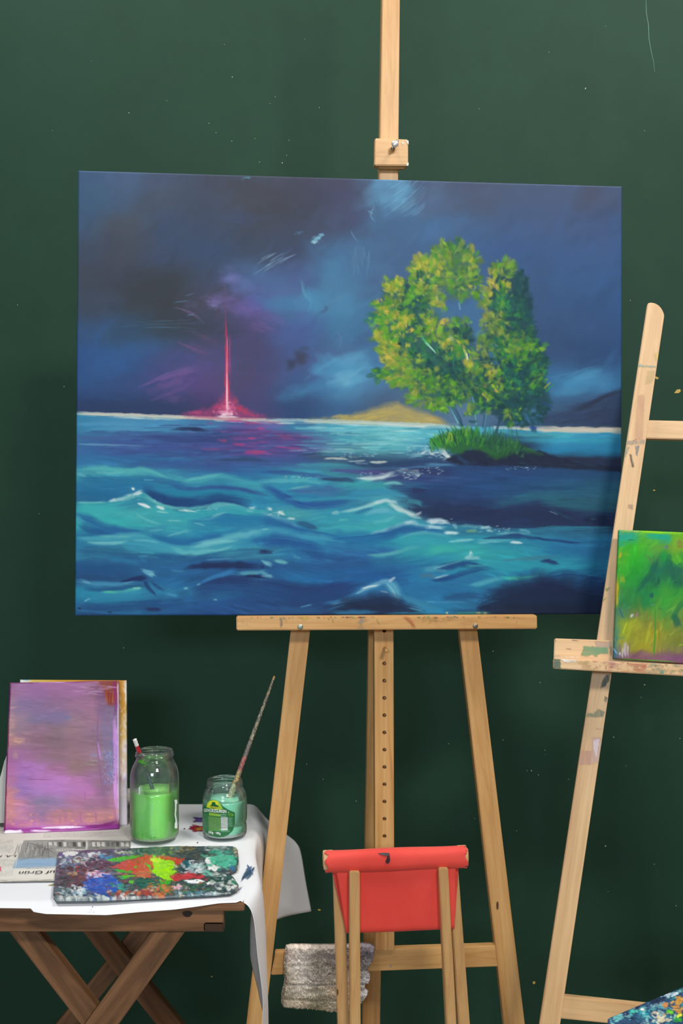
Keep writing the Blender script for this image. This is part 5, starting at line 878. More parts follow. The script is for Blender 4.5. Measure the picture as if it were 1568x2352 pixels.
# flecks of paint on the wall (too many and small to count: stuff), and the pale scratch upper right
rng = random.Random(7); bm = bmesh.new()
M_FLECK = plain('dried_paint_flecks', hx('b8c4bc'), .6)
def fleck(bm, px, py, r, el=1., an=0., k=6):
    c = at(px, py, WALL_Y - .0004); vs_ = []
    for i in range(k):
        a = 2 * math.pi * i / k; u = r * el * math.cos(a) * rng.uniform(.7, 1.2); w = r * math.sin(a) * rng.uniform(.7, 1.2)
        vs_.append(bm.verts.new((c.x + u * math.cos(an) - w * math.sin(an), c.y, c.z + u * math.sin(an) + w * math.cos(an))))
    bm.faces.new(vs_)
for (x, y, r) in [(533,177,1.3),(515,102,.8),(383,231,.8),(296,259,.9),(632,222,.9),(620,238,.9),(733,247,1),(480,283,.8),(496,305,.8),(585,318,1),(532,324,1),(663,322,.8),(658,357,.9),(596,372,.9),(648,374,1),(1344,203,1.3),(147,888,1.2),(1447,690,1),(284,1488,1),
                  (704,1755,1.3),(818,1840,1),(1030,1708,1),(1132,1496,1.2),(1240,1568,1.2),(1186,1908,.9),(1210,1770,1),(1252,1733,.8),(1390,1943,1.6),(1502,1985,1.2),(1409,1693,1.2),(1561,1696,1.2),(1480,1573,1.6),(1472,1602,1),(1220,1770,1.4),(1236,1780,1),(1251,1723,1),(1305,1790,1),(1437,1759,1),(11,2100,1),(1552,2080,1.2),(1396,2048,.8),
                  (660,1675,.8),(742,1790,.8),(890,1895,.8),(1090,1880,.8),(1155,1700,.8),(40,700,.8),(90,1180,.8),(120,300,.7),(1100,250,.7),(1260,120,.7),(1480,300,.8),(1390,60,.7),(700,90,.7),(210,140,.7)]:
    fleck(bm, x, y, r * .001 * .95, rng.uniform(.8, 1.8), rng.uniform(0, 3))
o = from_bm('paint_fleck', bm, M_FLECK, wall); o['kind'] = 'stuff'
bm = bmesh.new()
for (x, y, r, e) in [(1556,899,4,2.2),(1508,868,3,1.6),(1502,1126,2,1.6),(733,2090,2.4,1.6),(1226,2257,3.6,1),(690,2230,2,1),(486,2243,1.5,2)]:
    fleck(bm, x, y, r * .001, e, rng.uniform(-.6, .6), 8)
o = from_bm('paint_fleck', bm, plain('dried_yellow_paint', hx('c0a048'), .5), wall); o['kind'] = 'stuff'
bm = bmesh.new(); prev = None
for (x, y, w) in [(1483,0,.8),(1484,30,1.2),(1489,60,1.4),(1490,90,1.3),(1495,118,1.2),(1501,145,.9),(1503,166,.5)]:
    c = at(x, y, WALL_Y - .0004); a = bm.verts.new((c.x - w * .0006, c.y, c.z)); b_ = bm.verts.new((c.x + w * .0006, c.y, c.z))
    if prev: bm.faces.new((prev[0], prev[1], b_, a))
    prev = (a, b_)
o = from_bm('chalk_scratch', bm, plain('faint_chalk', hx('5c8070'), .8), wall)
# ---------------------------------------------------------------- the large seascape canvas, 1.00 x 0.80 m
def canvas(name, label, c4, raster, nx, ny, th, side_col, back_off, mat=M_PAINTED, group=None, gain=1.0):
    """c4 world corners (left-top, right-top, right-bottom, left-bottom) of the painted face; stretched cloth wraps round the sides; wooden stretcher behind"""
    P = [Vector(p) for p in c4]; n = (P[1] - P[0]).cross(P[3] - P[0]).normalized()
    if n.y < 0: n = -n
    base = (P[2] + P[3]) / 2; root = thing(name, label, 'painting', base, group)
    s, t = np.meshgrid(np.linspace(0, 1, nx), np.linspace(0, 1, ny)); V = bil(P, s, t)
    x = CX + V[..., 0] / V[..., 1] * FPX; y = CY - (V[..., 2] - EYE) / V[..., 1] * FPX
    C = raster.sample(x, y)
    # rounded rim: the outermost rows bend back a little
    e = np.minimum(np.minimum(s, 1 - s) * (P[1] - P[0]).length, np.minimum(t, 1 - t) * (P[3] - P[0]).length)
    bend = np.clip(1 - e / .0022, 0, 1) ** 2 * .0016
    V = V + bend[..., None] * np.array(n)
    loop, SP, q = skirt(V, n * (th - .0016))
    edge = C.reshape(-1, 3)[loop]; ec = np.ones((len(loop), 4), np.float32)
    if side_col is not None: ec[:, :3] = lin(edge * .35 + hexc(side_col) * .65)
    else: ec[:, :3] = lin(edge)
    grid_mesh('painted_cloth', V, C, mat, root, extra=(SP, q, ec), gain=gain)
    a = (P[1] - P[0]).normalized(); d = (P[3] - P[0]).normalized(); W = (P[1] - P[0]).length; H = (P[3] - P[0]).length
    O = P[0] + n * .003; bw = .035 if W > .5 else .022
    for (u0, u1, v0, v1) in [(.004, W - .004, .004, bw), (.004, W - .004, H - bw, H - .004), (.004, bw, bw, H - bw), (W - bw, W - .004, bw, H - bw)]:
        q4 = [O + a * u0 + d * v0, O + a * u1 + d * v0, O + a * u1 + d * v1, O + a * u0 + d * v1]
        prism('stretcher_bar', q4, n * (th - .0035), M_BEECH, root, a if u1 - u0 > v1 - v0 else d, bevel=.001, seg=1)
    return root, n
def corner_depths(c4, d3):
    """true depths of a rectangle's corners from its outline, given the depth of the last one"""
    M = np.array([[k * v for v in ray(*p)] for p, k in zip(c4, (1, -1, 1, -1))]).T
    d = np.linalg.svd(M)[2][3]; d *= d3 / d[3]
    return [at(p[0], p[1], float(k)) for p, k in zip(c4, d)]
BIG = corner_depths([(179.5, 391.5), (1428, 428), (1426, 1410.5), (172, 1414.5)], 1.945)
sea = paint_seascape()
canvas('seascape_painting', 'large blue seascape painting with island trees and pink eruption, on the middle easel', BIG, sea, 800, 640, .019, '1c2c4c', .02, gain=.88)
PC = Plane(BIG[3], BIG[2] - BIG[3], BIG[0] - BIG[3])

# ---------------------------------------------------------------- the middle easel
def ext(p, q, y):                                    # the straight line p-q continued to photo row y
    k = (y - p[1]) / (q[1] - p[1]); return (p[0] + (q[0] - p[0]) * k, y)
easel = thing('wooden_easel', 'tall honey-coloured wooden easel carrying the large blue seascape painting', 'easel', (PC.hit(884, 2800).x, 2.03, 0))
def to_floor(pl, p, q, off):
    """row where the sight-line edge p-q reaches the floor on plane pl"""
    lo, hi = 2300, 3600
    for _ in range(40):
        m = (lo + hi) / 2; X, Y = ext(p, q, m)
        if pl.hit(X, Y, off).z > 0: lo = m
        else: hi = m
    return lo
def leg(name, pl, a, b, off, th, mat, parent, ytop, label=None, **k):
    """a = ((x,y),(x,y)) left edge sight points, b = right edge; runs from row ytop down to the floor"""
    ya = to_floor(pl, a[0], a[1], off); yb = to_floor(pl, b[0], b[1], off)
    c = [ext(a[0], a[1], ytop), ext(b[0], b[1], ytop), ext(b[0], b[1], yb), ext(a[0], a[1], ya)]
    o = board(name, pl, c, off, th, mat, parent, **k)
    if label: o['label'] = label
    return o
BK = .0215
leg('leg', PC, ((668, 1448), (566, 2352)), ((712, 1448), (608, 2352)), BK, .022, M_OAK, easel, 760)
leg('leg', PC, ((1055, 1448), (1158, 2352)), ((1096, 1448), (1205, 2352)), BK, .022, M_OAK, easel, 760)
board('crossbar', PC, [(632, 2188), (1140, 2172), (1147, 2220), (622, 2240)], BK + .003, .018, M_OAK, easel, 'h')
board('crossbar', PC, [(740, 745), (1010, 745), (1018, 790), (732, 790)], BK + .045, .02, M_OAK, easel, 'h')
# perforated centre board
zt = 690
mast = board('perforated_mast', PC, [(857, zt), (901, zt), (905.5, 2183), (862, 2183)], BK, .022, M_PINE, easel, bevel=.001)
cb = bmesh.new()
holes = [1448.5] + [1524 + 39.65 * k for k in range(11)]
for hy in holes:
    c = PC.hit(882.3 + (hy - 1448) * .001, hy, BK); M = frame((1, 0, 0), PC.n, c)
    bmesh.ops.create_cone(cb, cap_ends=True, segments=20, radius1=.0037, radius2=.0037, depth=.034, matrix=mast.matrix_world.inverted() @ M if False else M)
cut = from_bm('hole_cutter', cb, None)
bo = mast.modifiers.new('holes', 'BOOLEAN'); bo.operation = 'DIFFERENCE'; bo.object = cut; bo.solver = 'EXACT'
bpy.context.view_layer.update()
ev = mast.evaluated_get(bpy.context.evaluated_depsgraph_get()); me2 = bpy.data.meshes.new_from_object(ev)
mast.modifiers.clear()
if len(me2.polygons) > 30: mast.data = me2
bpy.data.objects.remove(cut, do_unlink=True)
# peg
c0 = PC.hit(881, 1487, BK + .015); c1 = c0 - PC.n * .042; c1.z -= .001
tube('peg', [c0, c1 + PC.n * .002, c1], [.0035, .0035, .0028], M_OAK, easel, 16)
# upper sliding post and its clamp block
board('upper_post', PC, [(878.5, -260), (919, -260), (914, 700), (866, 700)] if False else [ext((878, 0), (871, 412), -420), ext((918, 0), (914, 412), -420), ext((918, 0), (914, 412), 690), ext((878, 0), (871, 412), 690)], BK + .0005, .030, M_OAK, easel)
blk = board('clamp_block', PC, [(861, 317), (937, 320), (937, 380.5), (860, 379.5)], .0005, .0208, M_OAK, easel, 'h', bevel=.0016)
board('clamp_plate', PC, [(868, 381), (931, 382), (931, 387), (868, 386)], .0100, .0110, M_OAK, easel, 'h')
# white chips on the block's right corners
for pts in ([(932,322),(938,323),(938,332),(935,329)], [(934,375),(938,373),(938,380),(933,381)], [(922,326),(926,327),(926,333),(924,331)]):
    prism('paint_chip', [PC.hit(x, y, -.0004) for x, y in pts], PC.n * .0006, plain('white_chip', hx('dcdcd8'), .5) if 'M_CHIP' not in globals() else M_CHIP, easel, bevel=0)
# wing bolt
wc = PC.hit(904, 338, 0); bolt = tube('wing_bolt', [wc + PC.n * .006, wc - PC.n * .016], .0036, M_METAL, easel, 16); bolt['label'] = 'steel wing bolt'
tube('bolt_head', [wc - PC.n * .016, wc - PC.n * .0175, wc - PC.n * .0195], [.0062, .0066, .0056], plain('bright_zinc', hx('d8d8d4'), .35, .6), bolt, 20)
wa = Vector((.55, 0, .83)).normalized()
for sg in (1, -1):
    p0 = wc - PC.n * .012; p1 = p0 + wa * sg * .011
    tube('wing', [p0, p0 + wa * sg * .005, p1], [.0016, .0026, .0020], M_METAL, bolt, 8)
# ledge
led = board('ledge', PC, [(542.5, 1416.5), (1233, 1413.2), (1233.5, 1444.5), (543, 1448.2)], -.022, .0432, M_OAK, easel, 'h', bevel=.0018)
for (x, y, r, c) in [(689.5, 1440, 6.2, hx('a8b0a0')), (1091.5, 1438, 6.0, hx('8c8070'))]:
    cc = PC.hit(x, y, -.0222); mt = plain('screw_metal_%d' % x, c, .38, .85, .25, 400)
    sc_ = tube('screw', [cc + PC.n * .004, cc - PC.n * .0006, cc - PC.n * .0012], [r * .0008, r * .0008, r * .00062], mt, easel, 20)
    for an in (.5, 2.07):
        dv = PC.a * math.cos(an) + Vector((0, 0, math.sin(an))); sd = PC.a * -math.sin(an) + Vector((0, 0, math.cos(an))); q0 = cc - PC.n * .0013
        prism('slot', [q0 + dv * .003 + sd * .0005, q0 + dv * .003 - sd * .0005, q0 - dv * .003 - sd * .0005, q0 - dv * .003 + sd * .0005], PC.n * .0004, plain('slot_dark', hx('2c2a26'), .8) if False else M_SLOT if 'M_SLOT' in globals() else mt, sc_, bevel=0)
# rear leg, hinged behind, running back to the floor
RL = Plane(PC.hit(860, 1450, .105), PC.a, Vector((0, -.0886 * 1.35, 1)))
leg('rear_leg', RL, ((847, 1450), (832.5, 2352)), ((888, 1450), (872.5, 2352)), 0, .024, M_OAK, easel, 740)
# paint stains on the ledge: a thin sheet of dried paint
def stain_sheet(name, pl, c4, off, R, nx, ny, parent):
    P = [pl.hit(x, y, off) for x, y in c4]; s, t = np.meshgrid(np.linspace(0, 1, nx), np.linspace(0, 1, ny)); V = bil(P, s, t)
    x = CX + V[..., 0] / V[..., 1] * FPX; y = CY - (V[..., 2] - EYE) / V[..., 1] * FPX
    o = grid_mesh(name, V, R.sample(x, y), M_STAIN, parent, smooth=False); return o
R = stain_raster(536, 1408, 1240, 1454, 2, 61); r_ = R.rng
for (p, w, c, a) in [([(644,1417),(646,1428),(645,1443)],7,'5c7488',.75),([(650,1416),(654,1422)],5,'6c8498',.7),([(688,1418),(700,1419),(712,1416)],6,'d8d030',.9),([(656,1418),(658,1430)],3,'d8cc50',.7),([(696,1424),(706,1420)],4,'d8d030',.8),([(832,1416),(828,1430),(832,1444)],11,'7c8ca0',.6),([(820,1430),(845,1424)],9,'8494a8',.5),
                     ([(822,1442),(838,1443)],8,'8c9cb0',.5),([(928,1416),(944,1428),(950,1444)],11,'c06030',.6),([(936,1416),(955,1443)],8,'cc7848',.5),([(930,1420),(956,1444)],3,'a04828',.4),([(864,1420),(872,1438)],3.5,'7c8c50',.6),([(763,1420),(765,1432)],4,'7c9c48',.6),([(752,1418),(757,1424)],3,'4c8c48',.7),
                     ([(556,1424),(560,1434)],2,'c8c8d0',.7),([(566,1430),(568,1436)],2,'b0b8c8',.6),([(609,1421),(614,1422)],1.5,'e0d8d0',.7),([(1003,1436),(1012,1437)],2,'d8d4cc',.7),([(1066,1440),(1070,1444)],2,'604030',.8),([(1186,1428),(1187,1430)],3,'503828',.8)]:
    R.line(p, w, c, a, .6, .5, .25, 10)
for (x, y, rx, ry, c, a) in [(1000,1426,42,9,'8c8048',.55),(1035,1422,30,8,'a06038',.55),(1075,1426,20,11,'8c9050',.5),(985,1420,30,6,'6c7840',.5),(1060,1432,14,7,'7c8840',.4),(1190,1419,24,4,'8c4830',.4)]:
    R.blob(x, y, rx, ry, 4, c, a, .0, .7, .6, 6.)
for k in range(90):
    x = r_.choice([r_.uniform(560, 860), r_.uniform(960, 1180), r_.uniform(760, 840)]); R.blob(x, 1416 + r_.uniform(0, 3), r_.uniform(1, 5), r_.uniform(.8, 2), 0, r_.choice(['3c8c48', '246c5c', '6c3028', '2c5c98', '8c8c40', '5c4830', '30b070', '9c3828']), .8, .5, .7)
stain_sheet('dried_paint', PC, [(543.5, 1417.5), (1232, 1414.2), (1232, 1443.5), (544, 1447.2)], -.0224, R, 520, 26, easel)
bm_pts = [((628,1460),(630,1470))]

# ---------------------------------------------------------------- right easel
PR = Plane(at(1420, 1510, 1.885), (math.cos(math.radians(9)), -math.sin(math.radians(9)), 0), (0, .165, 1))
es2 = thing('wooden_easel', 'paint-spattered pale wooden easel at the right edge carrying the small green painting', 'easel', (PR.hit(1500, 2600).x, 1.80, 0))
LA, LB = ((1487, 695), (1238.7, 2352)), ((1525, 725), (1286, 2352))
yb = to_floor(PR, *LA, 0)
yb2 = to_floor(PR, *LB, 0)
out = [ext(*LA, 697), (1491, 694.5), (1500, 695), (1508, 698), (1516, 704.5), (1522, 714), ext(*LB, 724), ext(*LB, yb2), ext(*LA, yb)]
prism('leg', [PR.hit(x, y) for x, y in out], PR.n * .020, M_BEECH, es2, PR.hit(1362, 1500) - PR.hit(1238, 2352), bevel=.0014)
RA, RB = ((1722, 740), (1975, 2352)), ((1770, 740), (2030, 2352))
leg('leg', PR, RA, RB, 0, .020, M_BEECH, es2, 720)
board('crossbar', PR, [(1456, 964), (1790, 972), (1795, 1014), (1452, 1006)], .0205, .016, M_BEECH, es2, 'h')
board('crossbar', PR, [(1255, 2284), (1990, 2362), (1990, 2410), (1250, 2336)], .0205, .018, M_BEECH, es2, 'h')
board('tray_back', PR, [(1273, 1466), (1880, 1488), (1880, 1545), (1271, 1519)], -.0205, .020, M_BEECH, es2, 'h')
board('tray_lip', PR, [(1270.5, 1512.5), (1880, 1541), (1880, 1570), (1270.5, 1535.5)], -.058, .037, M_BEECH, es2, 'h')
RR = Plane(PR.hit(1600, 1400, .12), PR.a, Vector((0, -.20, 1)))
leg('rear_leg', RR, ((1690, 800), (1670, 2352)), ((1728, 800), (1714, 2352)), 0, .022, M_BEECH, es2, 760)
# stains on the tray and on the leg
R = stain_raster(1262, 1458, 1890, 1600, 2, 62, 'd8b080'); r_ = R.rng
for (pts, c, a) in [([(1268,1508),(1286,1508),(1288,1537),(1268,1537)],'3c5c4c',.9),([(1272,1507),(1330,1509),(1324,1520),(1300,1522),(1284,1513)],'f0efe8',.95),([(1340,1484),(1396,1484),(1396,1502),(1376,1502),(1370,1509),(1364,1509),(1360,1502),(1346,1508),(1334,1506)],'5c9c70',.85),([(1366,1472),(1402,1474),(1398,1488),(1370,1486)],'c8a8a0',.75)]:
    R.poly(pts, c, a, 1.2, 2.5, 5, .25)
for (p, w, c, a) in [([(1312,1470),(1330,1472)],2.5,'504858',.9),([(1275,1468),(1276,1474)],2,'302c30',.9),([(1300,1490),(1312,1491)],2.5,'8c7464',.8),([(1330,1511),(1400,1515)],2,'5c4870',.8),([(1398,1476),(1403,1508)],6,'98a090',.7),([(1404,1480),(1403,1510)],4,'3c4c48',.5)]:
    R.line(p, w, c, a, .6, .5, .2, 10)
for k in range(240):
    u = r_.random(); x = 1330 + u * 540; y = 1513 + (x - 1270) * .047 + r_.uniform(-2, 24)
    cols = ['a8905c', 'b09864', 'c8b070'] if x < 1360 else ['c88c8c', 'b87878', 'c89c98', 'a04850', 'd0b0a4'] if x < 1430 else ['c88850', 'b84c38', 'd0a060', 'cc7c60', 'c89868'] if x < 1480 else ['5c9474', 'a0a890', 'c8a498', '8c9488', '4c8c70', 'b8a490', '688c60']
    R.blob(x, y, r_.uniform(3, 13), r_.uniform(2, 6), r_.uniform(-10, 10), r_.choice(cols), r_.uniform(.3, .75), .3, .7, .4, 5.)
for k in range(40): R.blob(1400 + r_.uniform(-40, 160), 1512 + (k / 40.) * 8 + r_.uniform(0, 20), 2, 1.2, 0, r_.choice(['3c1c20', '285040', '802820', '1c3c30']), .8, .5, .6)
stain_sheet('dried_paint', PR, [(1274, 1467), (1879, 1489), (1879, 1532), (1272, 1508.5)], -.0209, R, 420, 30, es2)
stain_sheet('dried_paint', PR, [(1271, 1513), (1879, 1541.6), (1879, 1569), (1271, 1535)], -.0584, R, 420, 22, es2)
R = stain_raster(1225, 690, 1540, 2360, 1.5, 63, 'e0bc8c'); r_ = R.rng
for (pts, c, a) in [([(1464,838),(1510,841),(1509,845),(1490,843),(1463,842)],'6ca8b0',.85),([(1465,834),(1475,839),(1463,842)],'78b0b8',.8),([(1502,812),(1512,810),(1511,830),(1506,829)],'dcc860',.8),([(1486,852),(1507,850),(1498,876),(1480,884)],'c0c080',.55),
                    ([(1464,908),(1480,906),(1476,1010),(1456,1012),(1460,960)],'d09888',.55),([(1440,1012),(1482,1010),(1480,1020),(1438,1022)],'78889c',.6),([(1458,1024),(1468,1024),(1463,1048),(1460,1044)],'2c5c8c',.85),([(1434,1030),(1447,1024),(1436,1052)],'5c889c',.7),([(1444,1042),(1450,1044),(1456,1072),(1451,1074)],'2c2c30',.9),
                    ([(1442,1158),(1454,1160),(1453,1170),(1443,1168)],'988474',.8),([(1388,1352),(1402,1348),(1394,1358)],'5c9438',.85),([(1382,1376),(1393,1372),(1384,1384)],'5c9438',.85),
                    ([(1391,1550),(1402,1548),(1399,1564),(1388,1578),(1378,1580),(1382,1565)],'183c44',.92),([(1388,1598),(1395,1602),(1392,1614),(1387,1610)],'1c4048',.8),([(1374,1628),(1390,1636),(1385,1647),(1366,1648),(1344,1646),(1350,1636),(1362,1640)],'4c7c74',.7),
                    ([(1360,1694),(1381,1693),(1376,1750),(1356,1755)],'e0c0c8',.85),([(1332,1722),(1360,1726),(1356,1757),(1328,1756)],'d0989c',.7),([(1362,1700),(1376,1698),(1370,1740),(1362,1720)],'f0e0ea',.8),([(1368,1673),(1384,1674),(1384,1675),(1368,1675)],'8c8070',.6)]:
    R.poly(pts, c, a, 1.2, 1.6, 5, .35, 80)
for (x, y) in [(1389,1382),(1420,1340),(1408,1368),(1310,1952),(1325,2065),(1270,2158)]: R.blob(x, y, 1.5, 1, 0, 'f0f0e8', .9, .5, .5)
for (x, y) in [(1460,1009),(1467,1007),(1455,1012)]: R.blob(x, y, 2, 1.5, 0, 'b03020', .9, .5, .5)
R.line([(1450,1200),(1300,2000),(1270,2350)], 2.5, 'a8a884', .25, .8, .5); R.line([(1482,800),(1464,900),(1445,1000)], 2, 'd0c060', .5, .6, .5)
P4 = [ext(*LA, 726), ext(*LB, 726), ext(*LB, 2352), ext(*LA, 2352)]
P4 = [(P4[0][0] + 1, 726), (P4[1][0] - 1, 726), (P4[2][0] - 1, 2352), (P4[3][0] + 1, 2352)]
stain_sheet('dried_paint', PR, P4, -.0004, R, 34, 1100, es2)

# small green painting standing on its tray
PG = Plane(PR.P - PR.n * .040, PR.a, PR.u)
G4 = [PG.hit(1420.6, 1216.5), PG.hit(1731, 1229), PG.hit(1731, 1536), PG.hit(1408, 1513)]
grn = paint_green()
canvas('green_painting', 'small bright green abstract painting cut by the right edge, standing on the easel tray', G4, grn, 210, 190, .017, '2c8c70', .02, gain=.85)
# ---------------------------------------------------------------- folding side table under white paper
TZ = .7235
tab = thing('folding_table', 'small brown wooden table with crossed legs under white paper, lower left', 'table', (-.42, 1.90, 0))
def wbox(name, x0, y0, z0, x1, y1, z1, mat, parent, ax=(1, 0, 0), skew=0., bevel=.0015):
    P = [Vector((x0, y0, z0)), Vector((x1, y0, z0)), Vector((x1 + skew, y1, z0)), Vector((x0, y1, z0))]
    return prism(name, P, Vector((0, 0, z1 - z0)), mat, parent, ax, bevel=bevel)
ys = np.linspace(1.637, 2.178, 7)
for k in range(6):
    xe = -.146 - (ys[k] - 1.637) * .08
    wbox('slat', -.72, ys[k], .7095, xe, ys[k+1] - .006, .7225, M_DARKW, tab)
wbox('apron', -.70, 1.650, .6735, -.1785, 1.672, .7085, M_DARKW, tab)
wbox('apron', -.70, 2.125, .6735, -.2150, 2.147, .7085, M_DARKW, tab)
wbox('tenon', -.2085, 1.6485, .6738, -.1782, 1.655, .6875, wood('dark_tenon_wood', hx('5c4028'), hx('463020'), hx('30201a')), tab)
def xleg(Y, x0, x1, slope, th, parent=tab):
    pl = Plane((0, Y, .7), (1, 0, 0), (0, 0, 1)); yl = CY + (EYE) * FPX / Y
    P = [pl.hit(x0, 2138), pl.hit(x1, 2138), pl.hit(x1 + slope * (yl - 2138), yl), pl.hit(x0 + slope * (yl - 2138), yl)]
    if slope < 0: pass
    return prism('leg', P, Vector((0, th, 0)), M_DARKW, parent, P[0] - P[3], bevel=.0015)
xleg(1.682, 18, 86, .775, .022); xleg(1.655, 349, 426, -.715, .022)
xleg(2.085, 188, 246, .79, .022); xleg(2.112, 300, 352, -.80, .022)
# knot in the front beam
pk = Plane((0, 1.6496, .7), (1, 0, 0), (0, 0, 1)); bm = bmesh.new()
for q, (rx, rz, dy) in enumerate([(.0075, .0050, 0), (.0045, .0030, -.0003)]):
    c = at(430, 2099, 1.6496); vs_ = [bm.verts.new((c.x + rx * math.cos(a) * (1 + .1 * math.sin(3 * a)), c.y + dy, c.z + rz * math.sin(a))) for a in np.linspace(0, 2 * math.pi, 21)[:-1]]; bm.faces.new(vs_)
from_bm('knot', bm, plain('dark_knot', hx('2c1d14'), .6, var=.3, scale=200), tab)

M_PAPER = plain('white_drawing_paper', (.85, .865, .90), .55, var=.012, scale=4, bs=.1, bd=.0006)
_nt = M_PAPER.node_tree; _b = [q for q in _nt.nodes if q.type == 'BSDF_PRINCIPLED'][0]; _o = [q for q in _nt.nodes if q.type == 'OUTPUT_MATERIAL'][0]
_t = _nt.nodes.new('ShaderNodeBsdfTranslucent'); _t.inputs[0].default_value = (.86, .87, .90, 1); _m = _nt.nodes.new('ShaderNodeMixShader'); _m.inputs[0].default_value = .07
_nt.links.new(_b.outputs[0], _m.inputs[1]); _nt.links.new(_t.outputs[0], _m.inputs[2]); _nt.links.new(_m.outputs[0], _o.inputs[0])
def spl(pts, n):
    P = np.array(pts, float); t = np.linspace(0, len(P) - 1, n); i = np.clip(t.astype(int), 0, len(P) - 2); f = (t - i)[:, None]
    g = lambda k: P[np.clip(k, 0, len(P) - 1)]
    p0, p1, p2, p3 = g(i - 1), g(i), g(i + 1), g(i + 2)
    return .5 * ((2 * p1) + (-p0 + p2) * f + (2*p0 - 5*p1 + 4*p2 - p3) * f**2 + (-p0 + 3*p1 - 3*p2 + p3) * f**3)
DR = [(1.640, [(-.152,TZ),(-.140,.7150),(-.1325,.697),(-.1286,.664),(-.126,.638),(-.1194,.586),(-.1187,.553),(-.125,.470)]),
      (1.720, [(-.146,TZ),(-.131,.7185),(-.1245,.700),(-.121,.664),(-.119,.625),(-.1176,.571),(-.116,.53),(-.115,.470)]),
      (1.810, [(-.152,TZ),(-.140,.717),(-.136,.697),(-.136,.667),(-.137,.635),(-.138,.595),(-.138,.56),(-.138,.510)]),
      (1.900, [(-.160,TZ),(-.150,.716),(-.149,.697),(-.152,.668),(-.155,.64),(-.157,.61),(-.158,.585),(-.158,.553)]),
      (2.050, [(-.172,TZ),(-.158,.7185),(-.146,.704),(-.138,.680),(-.134,.65),(-.130,.61),(-.127,.575),(-.124,.540)]),
      (2.182, [(-.182,TZ),(-.170,.7180),(-.147,.692),(-.110,.663),(-.091,.647),(-.081,.626),(-.071,.567),(-.060,.509)])]
nd, nr, nl = 40, 90, 90
rows = np.array([spl([(x, z) for x, z in d], nd) for _, d in DR]); Yk = np.array([y for y, _ in DR])
tt = np.linspace(0, 1, nr); RY = spl(np.concatenate([Yk[:, None], rows.reshape(len(DR), -1)], 1), nr)
# front border of the sheet, wavy (photo rows at columns)
fx = [-250, 0, 70, 78, 110, 250, 330, 400, 450, 500, 545]; fy = [2080, 2080, 2080.5, 2085, 2088, 2089.5, 2085, 2082, 2078, 2073.5, 2072.5]
V = np.zeros((nr, nl + nd, 3)); rs = np.random.RandomState(3)
for j in range(nr):
    y = RY[j, 0]; dr = RY[j, 1:].reshape(nd, 2); x1 = dr[0, 0]; xs = np.linspace(-.76, x1, nl + 1)[:-1]
    px = CX + xs / 1.62 * FPX; yf = (EYE - TZ) * FPX / (np.interp(px, fx, fy) - CY)
    k = np.clip(1 - j / 14., 0, 1); yy = y * (1 - k) + k * (y - 1.640 + yf) if j < 14 else np.full(nl, y)
    zz = TZ + .0006 + .0010 * (fbm(xs * 14, yy * 14, 3) - .3) * np.clip((yy - 1.64) / .03, 0, 1)
    zz = np.where(yy < 1.637, TZ - (1.637 - yy) * .25, zz)
    V[j, :nl] = np.stack([xs, yy, np.maximum(zz, TZ - .02)], -1)
    V[j, nl:] = np.stack([dr[:, 0], np.full(nd, y), dr[:, 1] + (.0006 if True else 0)], -1)
paper = grid_mesh('paper_sheet', V, None, M_PAPER)
sm = paper.modifiers.new('thickness', 'SOLIDIFY'); sm.thickness = .0004; sm.offset = 0
tag(paper, 'large white paper sheet covering the brown table and hanging over its right side', 'paper')
# smears of paint on the paper
def smear(name, label, pts, col, parent, z=TZ + .0022, rag=3, th=.0003, n=44, mat=None):
    rr = random.Random(len(pts) * 7 + int(pts[0][0])); P = []
    for k in range(len(pts)):
        a, b = pts[k], pts[(k+1) % len(pts)]; m_ = max(1, int(math.hypot(a[0]-b[0], a[1]-b[1]) / 4))
        for q in range(m_): P.append((a[0] + (b[0]-a[0]) * q / m_ + rr.uniform(-rag, rag) * .5, a[1] + (b[1]-a[1]) * q / m_ + rr.uniform(-rag, rag) * .3))
    W_ = [onz(x, y, z) for x, y in P]; bm = bmesh.new(); A = [bm.verts.new(p) for p in W_]; bm.faces.new(A)
    bmesh.ops.triangulate(bm, faces=bm.faces); o = from_bm(name, bm, mat or plain('smear_' + col, hx(col), .4, var=.2, scale=400), parent)
    if label: o['label'] = label
    return o
def flat_sheet(name, x0, y0, x1, y1, z, R, nx, ny, parent, mat, label=None):
    X, Y = np.meshgrid(np.linspace(x0, x1, nx), np.linspace(y0, y1, ny)); d = (EYE - z) * FPX / (Y - CY)
    V = np.stack([(X - CX) / FPX * d, d, np.full_like(X, z)], -1); o = grid_mesh(name, V, R.sample(X, Y), mat, parent, smooth=False)
    if label: o['label'] = label
    return o
M_SMEAR = paintmat('smeared_paint', .4, 0, .2, alpha=True, bs=.3)
R = stain_raster(422, 1868, 480, 1916, 6, 91, '8c4c70'); L = R.line; q_ = R.rng
for k in range(26): x = q_.uniform(448, 470); y = 1877 + abs(x - 462) * .1 + q_.uniform(-1, 9); L([(x - q_.uniform(2, 9), y + q_.uniform(-2, 2)), (x + q_.uniform(3, 9), y)], q_.uniform(1.4, 3.4), q_.choice(['5c3c94', '7454a8', '6c4c9c', '8468b4']), .85, .4, .4, .2, 6)
for k in range(46): x = q_.uniform(444, 470); y = q_.uniform(1895, 1908); L([(x - q_.uniform(3, 12), y + q_.uniform(-1.5, 2.5)), (x + q_.uniform(3, 10), y)], q_.uniform(1.2, 3.2), q_.choice(['b0202c', 'a01c34', 'c02c34', '8c1830']), .9, .4, .45, .25, 6)
for k in range(12): x = q_.uniform(452, 464); y = q_.uniform(1901, 1906); L([(x - 5, y), (x + 6, y)], 2, q_.choice(['d8a430', 'e0b83c', 'c88c30']), .85, .4, .4, .2, 6)
